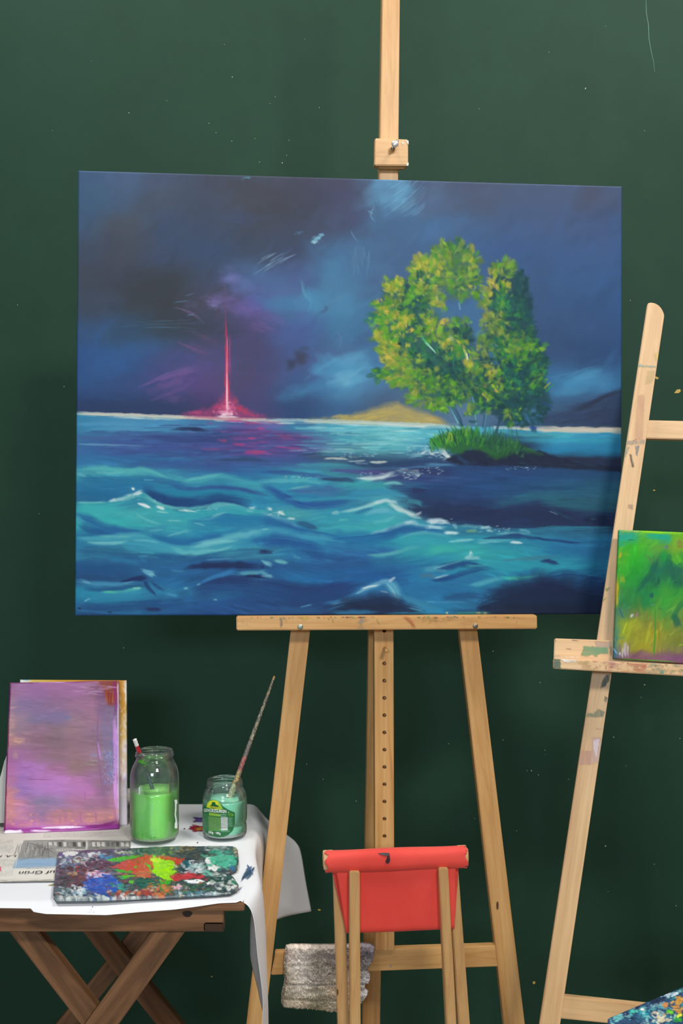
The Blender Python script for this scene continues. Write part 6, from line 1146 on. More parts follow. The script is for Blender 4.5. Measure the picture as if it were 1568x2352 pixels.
flat_sheet('paint_smear', 424, 1870, 478, 1914, TZ + .0022, R, 130, 90, paper, M_SMEAR, 'purple and red paint smear')
R = stain_raster(520, 1976, 596, 2062, 6, 92, '6c7c90'); L = R.line; q_ = R.rng
for k in range(36):
    y = q_.uniform(1994, 2016); x = 570 - (y - 2005) * .35 + q_.uniform(-7, 7); L([(x - 5, y + 4), (x + 1, y - 1), (x + 5, y - 6)], q_.uniform(1.5, 4), q_.choice(['34506c', '40607c', '2c4860', '3c5c74', '5c7890']), .9, .45, .4, .25, 6)
for k in range(10): L([(568, 1986 + k * .4), (575, 1994 + k * .3), (581, 2008)], 1.6, q_.choice(['5c70a8', '6c7cb4', '4c6494']), .8, .4, .4, .2)
L([(556,2020),(560,2010)], 4, '34506c', .9); L([(530,2048),(545,2045),(552,2040),(556,2035)], [3,5,6,3], 'b48cd0', .75, .6, .3, .2); L([(557,2018),(553,2026)], 2, '4c6c84', .7)
flat_sheet('paint_smear', 523, 1980, 590, 2058, TZ + .0022, R, 150, 130, paper, M_SMEAR, 'blue-grey paint smear')
for (x, y) in [(211,2082),(422,1902),(452,1934)]: smear('paint_smear', None, [(x,y),(x+3,y-.5),(x+3,y+1.5),(x,y+2)], '54545c', paper, rag=.5)
smear('paint_smear', None, [(109,2033),(116,2031),(125,2030),(124,2032),(116,2033)], 'b8a04c', paper, rag=.4)

# newspaper
NZ = TZ + .0032
RN = paint_news(); nx, ny = 470, 190
s, t = np.meshgrid(np.linspace(0, 1, nx), np.linspace(0, 1, ny))
c4 = [onz(-160, 1812, NZ), onz(316, 1811, NZ), onz(290, 2022, NZ), onz(-160, 2029, NZ)]
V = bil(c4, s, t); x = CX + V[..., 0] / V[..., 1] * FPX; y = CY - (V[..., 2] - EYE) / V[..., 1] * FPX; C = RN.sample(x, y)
V[..., 0] = np.maximum(V[..., 0], -.74)
V[..., 2] += .0010 * (fbm(V[..., 0] * 22, V[..., 1] * 22, 9) - .5) + .0016 * np.clip((t - .93) / .07, 0, 1) * fbm(V[..., 0] * 60, t * 2, 4)
V[..., 2] = np.maximum(V[..., 2], NZ - .0004)
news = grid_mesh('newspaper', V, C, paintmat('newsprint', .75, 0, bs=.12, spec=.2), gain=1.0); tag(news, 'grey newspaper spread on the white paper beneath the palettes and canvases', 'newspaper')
def flat_text(name, body, px, py, size, col, parent, z, rot=math.pi, squash=1.0, font=None):
    cu = bpy.data.curves.new(name, 'FONT'); cu.body = body; cu.size = size; cu.align_x = 'CENTER'; cu.align_y = 'CENTER'
    o = bpy.data.objects.new(name, cu); COL.objects.link(o); bpy.context.view_layer.update()
    me = bpy.data.meshes.new_from_object(o.evaluated_get(bpy.context.evaluated_depsgraph_get())); bpy.data.objects.remove(o, do_unlink=True)
    c = onz(px, py, z)
    for v_ in me.vertices:
        a, b = v_.co.x, v_.co.y * squash; v_.co = (c.x + a * math.cos(rot) - b * math.sin(rot), c.y + a * math.sin(rot) + b * math.cos(rot), z)
    return link(name, me, col, parent)
M_INK = plain('printing_ink', hx('2c2c2e'), .7)
flat_text('headline', 'auf Grün', 90, 2003, .0185, M_INK, news, NZ + .0014, math.pi + .09, 1.2)
flat_text('headline', "L.A. Murr", 3, 1966, .013, M_INK, news, NZ + .0012, math.pi + .02, 1.1)
flat_text('headline', 'Lukelweg', 6, 1962, .008, M_INK, news, NZ + .0012, math.pi + .02) if False else None
M_GREYTXT = plain('grey_ink', hx('6c6c6c'), .7)

# ---------------------------------------------------------------- small canvases leaning on the table
VI = corner_depths([(22, 1567.5), (273, 1563), (273.5, 1905), (8, 1915)], 1.969)
canvas('violet_painting', 'small violet and pink abstract painting leaning at the left, in front of the yellow one', VI, paint_violet(), 200, 260, .018, 'f0e8f2', .02)
vn = (VI[1] - VI[0]).cross(VI[3] - VI[0]).normalized(); vn = vn if vn.y > 0 else -vn
dv = (VI[0] - VI[3]).normalized(); av = (VI[1] - VI[0]).normalized()
# the second canvas leans a touch behind the first
def on_plane(px, py, P, n):
    r = ray(px, py); O = Vector((0, 0, EYE)); return O + r * ((P - O).dot(n) / r.dot(n))
YP = VI[0] + vn * .0195
tl = on_plane(46, 1560.5, YP, vn); tr = on_plane(290.5, 1562, YP, vn); H2 = (VI[0] - VI[3]).length - .004
bl = tl - dv * H2; br = tr - dv * H2
zmin = min(bl.z, br.z)
k_ = (zmin - (TZ + .004)) / dv.z
bl -= dv * k_; br -= dv * k_
canvas('yellow_painting', 'canvas with white and orange-yellow painted edge, mostly hidden behind the violet painting', [tl, tr, br, bl], paint_yellow(), 160, 160, .018, None, .02)
# grey card easel standing behind them, its pointed side showing at the left edge
M_CARD = plain('pale_grey_card', hx('b4b4ae'), .6, var=.04, scale=6)
yb_ = on_plane(14, 1735, YP + vn * .020, vn)
cd = thing('card_support', 'pale grey pointed card propped behind the violet painting at the far left', 'card', (yb_.x, yb_.y, TZ + .004))
pts = [(15.5,1735),(10,1748),(4,1772),(-4,1800),(-20,1835),(-46,1872),(-46,1892),(12,1890),(40,1800),(30,1745)]
PB = YP + vn * .020
prism('card', [on_plane(x, y, PB, vn) for x, y in pts], vn * .002, M_CARD, cd, bevel=0)
pA = on_plane(20, 1750, PB, vn) + vn * .002; foot = Vector((pA.x + .01, 2.172, TZ + .004))
prism('strut', [pA, pA + Vector((.05, .01, 0)), foot + Vector((.05, 0, 0)), foot], Vector((0, .002, .001)), M_CARD, cd, bevel=0)

# ---------------------------------------------------------------- palettes
RP = paint_palette()
def palette(name, label, L_, R_, top, bot, zb, th, hmax, nx, ny, seed, raster, woodm):
    """a board caked in paint: left/right and top/bottom outline in photo points at height zb+th"""
    zt_ = zb + th; s = np.linspace(0, 1, nx); xt = np.array([p[0] for p in top], float); yt = np.array([p[1] for p in top], float); xb_ = np.array([p[0] for p in bot], float); yb__ = np.array([p[1] for p in bot], float)
    def arc(xs, ys, s): d = np.concatenate([[0], np.cumsum(np.hypot(np.diff(xs), np.diff(ys)))]); d /= d[-1]; return np.interp(s, d, xs), np.interp(s, d, ys)
    ax, ay = arc(xt, yt, s); bx, by = arc(xb_, yb__, s); t = np.linspace(0, 1, ny)[:, None]
    X = ax * (1 - t) + bx * t; Y = ay * (1 - t) + by * t
    dpt = (EYE - zt_) * FPX / (Y - CY); V = np.stack([(X - CX) / FPX * dpt, dpt, np.full_like(X, zt_)], -1)
    C = raster.sample(X, Y)
    lum = C.mean(-1); h = fbm(V[..., 0] * 90, V[..., 1] * 90, seed, 4) * .75 + fbm(V[..., 0] * 300, V[..., 1] * 300, seed + 3, 2) * .35 + (lum - .4) * .35
    S, T = np.meshgrid(s, t[:, 0]); e = np.clip(np.minimum(np.minimum(S, 1 - S) * 25, np.minimum(T, 1 - T) * 9), 0, 1)
    V[..., 2] += np.clip(h, 0, 1.2) * hmax * (.35 + .65 * e)
    base = onz((L_ + R_) / 2, (yt.mean() + yb__.mean()) / 2, zb); root = thing(name, label, 'palette', base)
    loop, SP, q = skirt(V, (0, 0, 0)); SP = SP.copy(); SP[:, 2] = zb + .0005
    ec = np.ones((len(loop), 4), np.float32); ec[:, :3] = lin(C.reshape(-1, 3)[loop] * .55 + np.array([.3, .32, .30]) * .45)
    grid_mesh('paint_crust', V, C, M_IMPASTO, root, extra=(SP, q, ec))
    out_ = [(p[0], p[1]) for p in top] + [(p[0], p[1]) for p in bot[::-1]]
    cx_ = sum(p[0] for p in out_) / len(out_); cy_ = sum(p[1] for p in out_) / len(out_)
    P = [onz(cx_ + (x - cx_) * .992, cy_ + (y - cy_) * .97, zt_) for x, y in out_]; P = [Vector((p.x, p.y, zb)) for p in P]
    prism('board', P, Vector((0, 0, th * .8)), woodm, root, (1, 0, 0), bevel=0)
    return root
M_PALW = wood('stained_palette_wood', hx('6c6450'), hx('504a3c'), hx('38342c'))
palette('paint_palette', 'rectangular palette crusted with red and lime paint, rear one beneath the jars', 130, 548,
        [(134,1958),(160,1956),(200,1953),(302,1949),(388,1944.5),(533,1944.5),(541,1947),(546,1954)], [(128,2002),(160,2004),(300,2007),(400,2008),(500,2006),(528,2004),(545,1996),(548,1980)], TZ + .0042, .0035, .0040, 330, 60, 5, RP, M_PALW)
palette('paint_palette', 'rectangular palette crusted with blue and brown paint, front one nearest the table edge', 122, 548,
        [(128,1997),(200,2001),(340,2005),(460,2006.5),(524,2006.5),(536,2016),(548,2034)], [(122,2054),(131,2066),(238,2065),(394,2058.5),(500,2052.5),(530,2050),(547,2041)], TZ + .0042, .0038, .0045, 330, 76, 11, RP, M_PALW)

# ---------------------------------------------------------------- jars
M_GLASS = glassmat('clear_jar_glass')
def liquid(name, col, top, rough=.25):
    m, nt, b, _ = nmat(name); v = mapping(nt, (1, 1, 1)); n = noise(nt, 14, 3, .5, v); c = np.array(hx(col)[:3])
    r = ramp(nt, n.outputs[0], [(.3, (*(c * .93), 1)), (.7, (*np.minimum(c * 1.06, .95), 1))]); nt.links.new(r.outputs[0], b.inputs['Base Color']); b.inputs['Roughness'].default_value = rough; b.inputs['Coat Weight'].default_value = .6; b.inputs['Coat Roughness'].default_value = .06
    b.inputs['Subsurface Weight'].default_value = .25; b.inputs['Subsurface Radius'].default_value = (.01, .02, .01); b.inputs['Subsurface Scale'].default_value = .5
    return m
def smooth_prof(pts, n=40): return [tuple(p) for p in spl(pts, n)]
J1 = Vector((-.3336, 1.944, TZ + .0045)); J2 = Vector((-.2110, 1.967, TZ + .0025))
jar1 = thing('glass_jar', 'tall glass jar two thirds full of light green paint water', 'jar', J1)
H1 = .157
po = smooth_prof([(.030,0),(.038,.0015),(.0415,.006),(.0430,.014),(.0432,.050),(.0434,.090),(.0430,.110),(.0405,.124),(.0350,.136),(.0322,.142),(.0322,.146)], 60)
rim = [(.0322,.1462),(.0342,.1470),(.0345,.1482),(.0328,.1492),(.0322,.1505),(.0336,.1515),(.0336,.1525),(.0322,.1535),(.0322,.1560),(.0316,.1572),(.0304,.1572),(.0300,.1560),(.0300,.1440)]
pi_ = [(r - .0022, z + .002) for r, z in po[::-1] if z > .004] + [(.0, .0055)]
lathe('glass_wall', [(0, .001)] + po + rim + [p for p in pi_ if p[1] < .144], J1, M_GLASS, jar1, 72)
lq = [(0, .008)] + [(r - .0012, max(z, .009)) for r, z in po if z < .086] + [(.0421, .0865), (.0405, .0872), (0, .0870)]
lo = lathe('green_water', lq, J1, liquid('green_paint_water', '9cf07c', ''), jar1, 72)
lathe('sediment', [(0, .0035), (.030, .0035), (.0385, .0045), (.0406, .0085), (.0406, .0135), (0, .0135)], J1, plain('pale_sediment', hx('b4cca4'), .5, var=.15, scale=120), jar1, 64)
jar2 = thing('glass_jar', 'short glass jar of turquoise paint water with a green gherkin label', 'jar', J2)
po2 = smooth_prof([(.028,0),(.0365,.0012),(.0392,.004),(.0400,.010),(.0398,.018),(.0388,.024),(.0400,.030),(.0405,.046),(.0402,.062),(.0392,.069),(.0385,.072),(.0372,.078),(.0335,.0850),(.0312,.0885),(.0312,.0900)], 64)
rim2 = [(.0312,.0905),(.0330,.0913),(.0332,.0925),(.0316,.0936),(.0312,.0948),(.0326,.0957),(.0326,.0966),(.0313,.0976),(.0312,.1005),(.0306,.1016),(.0296,.1016),(.0292,.1005),(.0292,.0900)]
lathe('glass_wall', [(0, .001)] + po2 + rim2 + [(r - .002, z + .002) for r, z in po2[::-1] if .004 < z < .088] + [(0, .0055)], J2, M_GLASS, jar2, 72)
lathe('turquoise_water', [(0, .010)] + [(r - .0012, max(z, .0105)) for r, z in po2 if z < .0655] + [(.0385, .0660), (.0370, .0666), (0, .0664)], J2, liquid('turquoise_paint_water', '9ceccc', ''), jar2, 72)
lathe('sediment', [(0, .0035), (.028, .0035), (.0355, .0045), (.0374, .0085), (.0374, .0112), (0, .0112)], J2, plain('milky_sediment', hx('b8ccc4'), .5, var=.1, scale=120), jar2, 64)

def jar_patch(name, J, prof, pts_fn, nx, ny, parent, mat, off=.0005):
    pass
def on_jar(px, py, J, rad, off=.0006):
    """near side of the jar's wall on that sight line"""
    r = ray(px, py); R_ = rad + off
    a = r.x**2 + r.y**2; b = -2 * (r.x * J.x + r.y * J.y); c = J.x**2 + J.y**2 - R_**2
    disc = max(b*b - 4*a*c, 0); t = (-b - math.sqrt(disc)) / (2*a); return Vector((r.x*t, r.y*t, EYE + r.z*t))
def radius_at(prof, z):
    zs = [p[1] for p in prof]; rs_ = [p[0] for p in prof]; return float(np.interp(z, zs, rs_))
def jar_sheet(name, J, prof, x0, y0, x1, y1, R, nx, ny, parent, mat, off=.0006, gain=1.0):
    V = np.zeros((ny, nx, 3)); X, Y = np.meshgrid(np.linspace(x0, x1, nx), np.linspace(y0, y1, ny))
    for j in range(ny):
        for i in range(nx):
            p = on_jar(X[j, i], Y[j, i], J, .040, off)
            for _ in range(2): p = on_jar(X[j, i], Y[j, i], J, radius_at(prof, p.z - J.z), off)
            V[j, i] = p
    return grid_mesh(name, V, R.sample(X, Y), mat, parent, gain=gain)
# printed label
R = stain_raster(462, 1830, 546, 1930, 5, 71, '1c5c34')
t4 = tiler(280, 1660, 4.126)
R.poly(t4([(764,800),(800,780),(815,750),(840,735),(870,730),(905,738),(935,765),(960,795),(1000,822),(1040,840),(1068,850),(1070,900),(1068,960),(1050,1020),(1010,1060),(960,1082),(900,1086),(840,1070),(790,1035),(768,1000),(762,950)]), '1d6a3a', 1, .5, .2)
R.poly(t4([(800,800),(810,765),(830,740),(870,731),(905,740),(930,768),(945,800),(955,818),(900,826),(850,818)]), 'c8d42c', 1, .8, .3); R.poly(t4([(800,800),(812,765),(835,742),(850,760),(830,800)]), 'e0d830', .8, 2, .5); R.poly(t4([(915,750),(935,775),(955,818),(900,822)]), '88b830', .7, 2, .5)
R.poly(t4([(832,790),(850,775),(852,758),(868,750),(884,758),(886,774),(910,786),(916,798),(905,812),(870,816),(838,808)]), '145c30', 1, .5, .2)
R.poly(t4([(824,850),(928,866),(928,890),(824,878)]), '8cb83c', 1, .5, .2); R.poly(t4([(818,884),(930,900),(936,1026),(822,1026)]), '6ca054', .95, .5, .2); R.poly(t4([(936,896),(1002,896),(1002,1018),(938,1018)]), 'e8ece8', 1, .4, .1)
for k in range(12): R.line(t4([(940, 902 + k * 9.6), (1000, 902 + k * 9.6)]), .9, '5c7060', .8, .3, 0, 0)
for k in range(12): R.line(t4([(826, 895 + k * 11), (880 + (k % 3) * 12, 897 + k * 11)]), .8, '3c7040', .7, .5, 0, 0); R.line(t4([(895, 897 + k * 11), (925, 897 + k * 11)]), .8, '3c7040', .7, .5, 0, 0)
for k in range(15): R.line(t4([(772, 862 + k * 11), (812, 868 + k * 11)]), .7, 'b8ccb8', .55, .5, .3, 0); R.line(t4([(1010, 902 + k * 6), (1052 - k % 3 * 8, 902 + k * 6)]), .7, 'b8ccb8', .5, .5, .3, 0) if k < 14 else None
for k in range(2): R.line(t4([(940, 1022 + k * 10), (1020, 1024 + k * 10)]), .7, 'b8ccb8', .6, .5, .3, 0)
R.poly(t4([(930,868),(985,868),(985,888),(930,888)]), 'd8e4d0', .8, .5, .1); R.poly(t4([(936,872),(982,872),(982,884),(936,884)]), '1d6a3a', 1, .5, .1)
R.blob(*t4([(1030, 868)])[0], 9, 5, 10, '4c8c30', .9, .3, .5, 0); R.blob(*t4([(1050, 875)])[0], 3, 3, 10, 'b8c83c', .9, .3, .5, 0); R.blob(*t4([(1010, 848)])[0], 1.5, 1.5, 10, 'e8e8e0', .9, .3, .5, 0)
lab = jar_sheet('label', J2, po2, 464, 1834, 542, 1926, R, 200, 190, jar2, paintmat('label_print', .4, 0, .2, alpha=True, bs=.02))
M_WHITEINK = plain('white_print', hx('eef2ea'), .5, var=.02); M_YELINK = plain('yellow_print', hx('e8e030'), .5, var=.02)
def jar_text(body, px, py, hpx, wpx, mat, slope=0., bold=0.):
    cu = bpy.data.curves.new('print', 'FONT'); cu.body = body; cu.size = 1; cu.align_x = 'CENTER'; cu.align_y = 'CENTER'; cu.offset = bold
    o = bpy.data.objects.new('print', cu); COL.objects.link(o); bpy.context.view_layer.update()
    me = bpy.data.meshes.new_from_object(o.evaluated_get(bpy.context.evaluated_depsgraph_get())); bpy.data.objects.remove(o, do_unlink=True)
    xs_ = [v_.co.x for v_ in me.vertices]; ys_ = [v_.co.y for v_ in me.vertices]; wx = max(xs_) - min(xs_); wy = max(ys_) - min(ys_); mx_ = (max(xs_) + min(xs_)) / 2; my_ = (max(ys_) + min(ys_)) / 2
    for v_ in me.vertices:
        x_ = px + (v_.co.x - mx_) / wx * wpx; y_ = py - (v_.co.y - my_) / wy * hpx + slope * (x_ - px)
        p = on_jar(x_, y_, J2, .040, .0010)
        for _ in range(2): p = on_jar(x_, y_, J2, radius_at(po2, p.z - J2.z), .0010)
        v_.co = p
    return link('print', me, mat, lab)
tt_ = lambda x, y: t4([(x, y)])[0]
jar_text('GEWÜRZGURKEN', *tt_(882, 832), 9.0, 52, M_WHITEINK, .06, .02)
jar_text('Kühne', *tt_(873, 800), 5.0, 17, M_YELINK, .06, .02)
jar_text('330g · 185g', *tt_(876, 1046), 7, 28, M_WHITEINK, .1, .02)
jar_text('?', *tt_(1008, 850), 4, 2, M_WHITEINK) if False else None
# torn label remnants
R = stain_raster(396, 1830, 416, 1915, 4, 72, 'e4ecec'); R.line([(403,1838),(404,1858),(402,1870),(405,1885),(403,1902)], [5,4,3,5,6], 'eef2f2', 1, .4, .1, .05); R.poly([(400,1837),(407,1837),(407,1846),(402,1846)], 'f0f4f4', 1, .5, .6); R.poly([(401,1890),(407,1888),(407,1903),(401,1903)], 'f0f4f4', 1, .5, .8)
jar_sheet('label_remnant', J1, po, 398, 1833, 409.5, 1908, R, 20, 60, jar1, paintmat('torn_label_paper', .6, 0, 0, alpha=True, bs=.05))
R = stain_raster(300, 1715, 416, 1960, 3, 73, '5cb83c'); r_ = R.rng
for (x, y, rx, ry, c, a) in [(324,1748,10,5,'58c02c',.8),(330,1752,8,4,'50b828',.7),(316,1738,3,3,'186060',.8),(342,1742,14,2,'3c9c8c',.5),(365,1741,6,2,'68b4a4',.5),(333,1760,5,3,'5a4834',.8),(337,1757,4,2,'4c3c30',.7),(366,1759,3,2.5,'1c2c30',.85),(361,1758,3,1.5,'2c3c40',.6)]:
    R.blob(x, y, rx, ry, 0, c, a, .2, .7, .4, 4.)
for k in range(90): R.blob(r_.gauss(325, 18), r_.gauss(1922, 9), r_.uniform(.7, 2.6), r_.uniform(.6, 1.6), 0, r_.choice(['3c7c40', '4c8c4c', '2c6038', '5c9c50']), .5, .4, .6)
jar_sheet('dried_drips', J1, po, 303, 1732, 408, 1936, R, 100, 190, jar1, paintmat('dried_drip_paint', .4, 0, .3, alpha=True, bs=.05))

# ---------------------------------------------------------------- brushes standing in the jars
def brush(name, label, pts, rads, cols, parent_name='handle', seg=14, n=60, seed=1, cat='paintbrush'):
    root = thing(name, label, cat, pts[-1]); P = [Vector(p) for p in pts]; rr = random.Random(seed)
    d = [0]; [d.append(d[-1] + (P[i+1] - P[i]).length) for i in range(len(P) - 1)]; T = d[-1]
    m_ = n; V = np.zeros((m_, seg + 1, 3)); C = np.zeros((m_, seg + 1, 3))
    for i in range(m_):
        q = i / (m_ - 1) * T; c = Vector([np.interp(q, d, [p[k] for p in P]) for k in range(3)]); r = np.interp(q, d, rads)
        tdir = (P[-1] - P[0]).normalized(); s_ = tdir.cross(Vector((0, 1, 0))).normalized(); u_ = s_.cross(tdir)
        for k in range(seg + 1):
            a = 2 * math.pi * k / seg; V[i, k] = c + (s_ * math.cos(a) + u_ * math.sin(a)) * r * (1 + .08 * math.sin(i * 1.7 + k * 2)); f = i / (m_ - 1)
            for (f0, f1, cc) in cols:
                if f0 <= f <= f1: C[i, k] = hexc(cc if isinstance(cc, str) else rr.choice(cc))
    return root, V, C
def brush_obj(name, label, P, rads, cols, split, names, seed, mats, n=90):
    root, V, C = brush(name, label, P, rads, cols, seed=seed, n=n); k = int(split * n)
    # end caps by collapsing the last ring
    def part(nm, a, b, mat):
        v = V[a:b].copy(); c = C[a:b].copy()
        v = np.concatenate([np.repeat(v[:1].mean(1, keepdims=True), v.shape[1], 1), v, np.repeat(v[-1:].mean(1, keepdims=True), v.shape[1], 1)]); c = np.concatenate([c[:1], c, c[-1:]])
        return grid_mesh(nm, v, c, mat, root)
    part(names[0], 0, k, mats[0]); part(names[1], k - 1, n, mats[1]); return root
MB1 = paintmat('painted_handle', .3, 0, .5, bs=.1); MB2 = paintmat('crusted_handle', .5, 0, 0, bs=.6)
a0 = at(309, 1698, 1.922); a1 = at(352, 1817, 1.948); a2 = a1 + (a1 - a0) * .45
brush_obj('paintbrush', 'short brush with red and white handle standing in the tall jar', [a0, a1, a2], [.0036, .0034, .0048], [(0,.05,['eeeae4','e4e0dc']),(.05,.085,'e8e4e0'),(.085,.24,['b81c28','c02430','b01824','c02430']),(.19,.22,['8cb83c','e0e0d8','b81c28']),(.24,.29,['e4e0dc','c83040']),(.29,.45,['2c5048','34685c','4c4438','5c4434']),(.45,1,['48585c','58686c','384848','607478'])], .5, ('handle', 'ferrule'), 3, (MB1, MB2))
b0 = at(630, 1553, 2.03); b1 = at(546, 1782, 1.985); b2 = at(522, 1848, 1.972); b3 = b2 + (b2 - b1) * .25
crust = ['6c6454','8c8878','a8a48c','54504c','b4a878','8c5c58','4c5c50','7c7c74','c0bc9c','5c4c60']
brush_obj('paintbrush', 'long paint-crusted brush leaning right out of the short jar', [b0, at(615, 1594, 2.02), b1, b2, b3], [.0019, .0028, .0045, .0066, .0072], [(0,.03,'c8a070'),(.03,.5,crust),(.5,.60,['6c6c68','7c5c54','8c8c84','5c5c58']),(.60,.70,['a86058','945450','6c5458','b07068']),(.70,.80,['c8a850','b89858','8c8070','7c7464']),(.80,1,['a8ac84','8c946c','6c7c5c','b4b898'])], .76, ('handle', 'bristles'), 5, (MB2, MB2), 120)
# ---------------------------------------------------------------- folded stool with red cloth seat, leaning on the middle easel
PS = Plane(at(905, 1970, 1.850), (.9945, .105, 0), (0, .085, 1))
st = thing('folding_stool', 'folded wooden stool with red canvas seat leaning against the middle easel', 'stool', (PS.hit(905, 2900).x, 1.76, 0))
leg('leg', PS, ((803, 2005), (804.5, 2352)), ((826, 2003), (828, 2352)), -.0215, .020, M_STOOL, st, 2002)
leg('leg', PS, ((1008, 1996), (1026, 2352)), ((1029, 1995), (1048, 2352)), -.0215, .020, M_STOOL, st, 1994)
leg('leg', PS, ((765, 1990), (776, 2352)), ((790, 1990), (802, 2352)), .0065, .018, M_STOOL, st, 1988)
leg('leg', PS, ((1028, 1980), (1053, 2352)), ((1051, 1980), (1079, 2352)), .0065, .018, M_STOOL, st, 1978)
board('stretcher', PS, [(803, 2560), (1062, 2550), (1064, 2592), (804, 2600)], -.0010, .007, M_STOOL, st, 'h')
def red_cloth():
    m, nt, b, _ = nmat('red_canvas_cloth'); v = mapping(nt, (1, 1, 1)); n = noise(nt, 7, 4, .5, v)
    r = ramp(nt, n.outputs[0], [(.3, hx('dc3c30', .95)), (.7, hx('ea4c40', 1.0))]); nt.links.new(r.outputs[0], b.inputs['Base Color']); b.inputs['Roughness'].default_value = .75; b.inputs['Sheen Weight'].default_value = .25; b.inputs['Sheen Tint'].default_value = (1, .6, .55, 1)
    w = N(nt, 'TexNoise'); w.inputs['Scale'].default_value = 900; nt.links.new(v, w.inputs[0]); bump(nt, b, w.outputs[0], .3, .0006); return m
M_RED = red_cloth()
# rolled top: flattened wrap round two rods
L0 = PS.hit(748, 1979, 0); R0 = PS.hit(1068, 1967, 0); ax = (R0 - L0).normalized(); up = (PS.u - ax * PS.u.dot(ax)).normalized(); bk = ax.cross(up); bk = bk if bk.y > 0 else -bk
def rollprof(k, rz=.0180, ry=.0155):
    out_ = []
    for i in range(k):
        a = 2 * math.pi * i / k; c, s_ = math.cos(a), math.sin(a); e = .72
        out_.append((abs(c) ** e * math.copysign(1, c) * ry, abs(s_) ** e * math.copysign(1, s_) * rz))
    return out_
k = 40; n_ = 60; prof = rollprof(k); bm = bmesh.new(); rings = []; Lr = (R0 - L0).length; rr = random.Random(4)
for i in range(n_ + 1):
    f = i / n_; x = f * Lr
    ring = []
    for q, (dy, dz) in enumerate(prof):
        wob = 1 + .03 * math.sin(f * 9 + q * .4) + (.05 * math.sin(q * 1.9) if i in (0, n_) else 0)
        xx = x + (.0022 * math.sin(q * .9) + .0015 * rr.uniform(-1, 1) if i in (0, n_) else 0)
        ring.append(bm.verts.new(L0 + ax * xx + bk * dy * wob + up * dz * wob))
    rings.append(ring)
for a, b in zip(rings, rings[1:]):
    for q in range(k): bm.faces.new((a[q], a[(q+1) % k], b[(q+1) % k], b[q]))
bmesh.ops.recalc_face_normals(bm, faces=bm.faces)
roll = from_bm('rolled_cloth', bm, M_RED, st, None, True); so = roll.modifiers.new('cloth', 'SOLIDIFY'); so.thickness = .0016; so.offset = -1
for dy, dz in ((-.0062, .0015), (.0068, .0035)):
    bm = bmesh.new(); rg = []
    for (x, sc) in ((-.0045, .85), (-.0032, 1), (.012, 1)):
        rg.append([bm.verts.new(L0 + ax * x + bk * (dy + .0058 * sc * math.cos(a)) + up * (dz + .0142 * sc * math.sin(a))) for a in np.linspace(0, 2*math.pi, 25)[:-1]])
    for a, b in zip(rg, rg[1:]):
        for q in range(24): bm.faces.new((a[q], a[(q+1) % 24], b[(q+1) % 24], b[q]))
    bm.faces.new(rg[0][::-1]); bmesh.ops.recalc_face_normals(bm, faces=bm.faces); from_bm('rod', bm, M_BEECH, st, None, True)
    bm = bmesh.new(); rg = []
    for (x, sc) in ((.0035, .85), (.0022, 1), (-.012, 1)):
        rg.append([bm.verts.new(R0 + ax * x + bk * (dy + .0058 * sc * math.cos(a)) + up * (dz + .0142 * sc * math.sin(a))) for a in np.linspace(0, 2*math.pi, 25)[:-1]])
    for a, b in zip(rg, rg[1:]):
        for q in range(24): bm.faces.new((a[q], a[(q+1) % 24], b[(q+1) % 24], b[q]))
    bm.faces.new(rg[0][::-1]); bmesh.ops.recalc_face_normals(bm, faces=bm.faces); from_bm('rod', bm, M_BEECH, st, None, True)
# hanging seat cloth: a long narrow loop below the roll
n1, n2 = 46, 60; V = np.zeros((n1, n2, 3)); ztop = -.012
Lb, Rb = PS.hit(796, 2146), PS.hit(1043, 2136); Lt, Rt = PS.hit(766, 1996), PS.hit(1050, 1984)
for i in range(n1):
    f = i / (n1 - 1)                                   # 0 front top .. .5 bottom .. 1 back top
    g = 1 - abs(2 * f - 1)                             # 0 at the top, 1 at the bottom
    g = g ** .96
    depth = (-1 if f < .5 else 1) * (.0058 * (1 - g) ** .55 + .0016 * (g < .97)) if True else 0
    if g > .93: depth *= max(0, (1 - g) / .07) ** .5 if g < 1 else 0
    sh = .0034 * (1 - g) * (1 if f < .5 else -1); l = Lt.lerp(Lb, g) + PS.a * sh + PS.n * (depth * .62 - .0007); r = Rt.lerp(Rb, g) - PS.a * sh + PS.n * (depth * .62 - .0007)
    for j in range(n2):
        h = j / (n2 - 1); p = l.lerp(r, h); p = p + PS.n * (.0008 * math.sin(h * 7 + f * 3) * g); V[i, j] = p
seatc = grid_mesh('seat_cloth', V, None, M_RED, st); so = seatc.modifiers.new('cloth', 'SOLIDIFY'); so.thickness = .0014; so.offset = 0
# black brush mark on the roll and faint marks
M_BLK = plain('black_paint_mark', hx('2c1620'), .45, var=.2, scale=300)
def mark(pts, name='painted_mark', mat=M_BLK):
    bm = bmesh.new(); vs_ = []
    for (x, y) in pts:
        p = on_roll(x, y); vs_.append(bm.verts.new(p))
    bm.faces.new(vs_); bmesh.ops.triangulate(bm, faces=bm.faces); return from_bm(name, bm, mat, st)
def on_roll(x, y):
    q = PS.hit(x, y, -.0155); d = q - L0; h = d.dot(up); e = min(abs(h) / .0180, .999); yy = .0155 * (1 - e ** (2 / .72)) ** (.72 / 2) * 1.04 + .0006
    return PS.hit(x, y, -yy - .0004)
M1 = [(867,1959.5),(880,1958.5),(893.5,1959),(894.5,1962),(894,1965.5),(885,1965.5),(875,1963)]; M2 = [(889,1965),(894.3,1964),(895,1971),(896,1976),(893,1983),(888,1983.5),(885,1979),(886,1975),(889,1972)]
mark(M1); mark(M2)
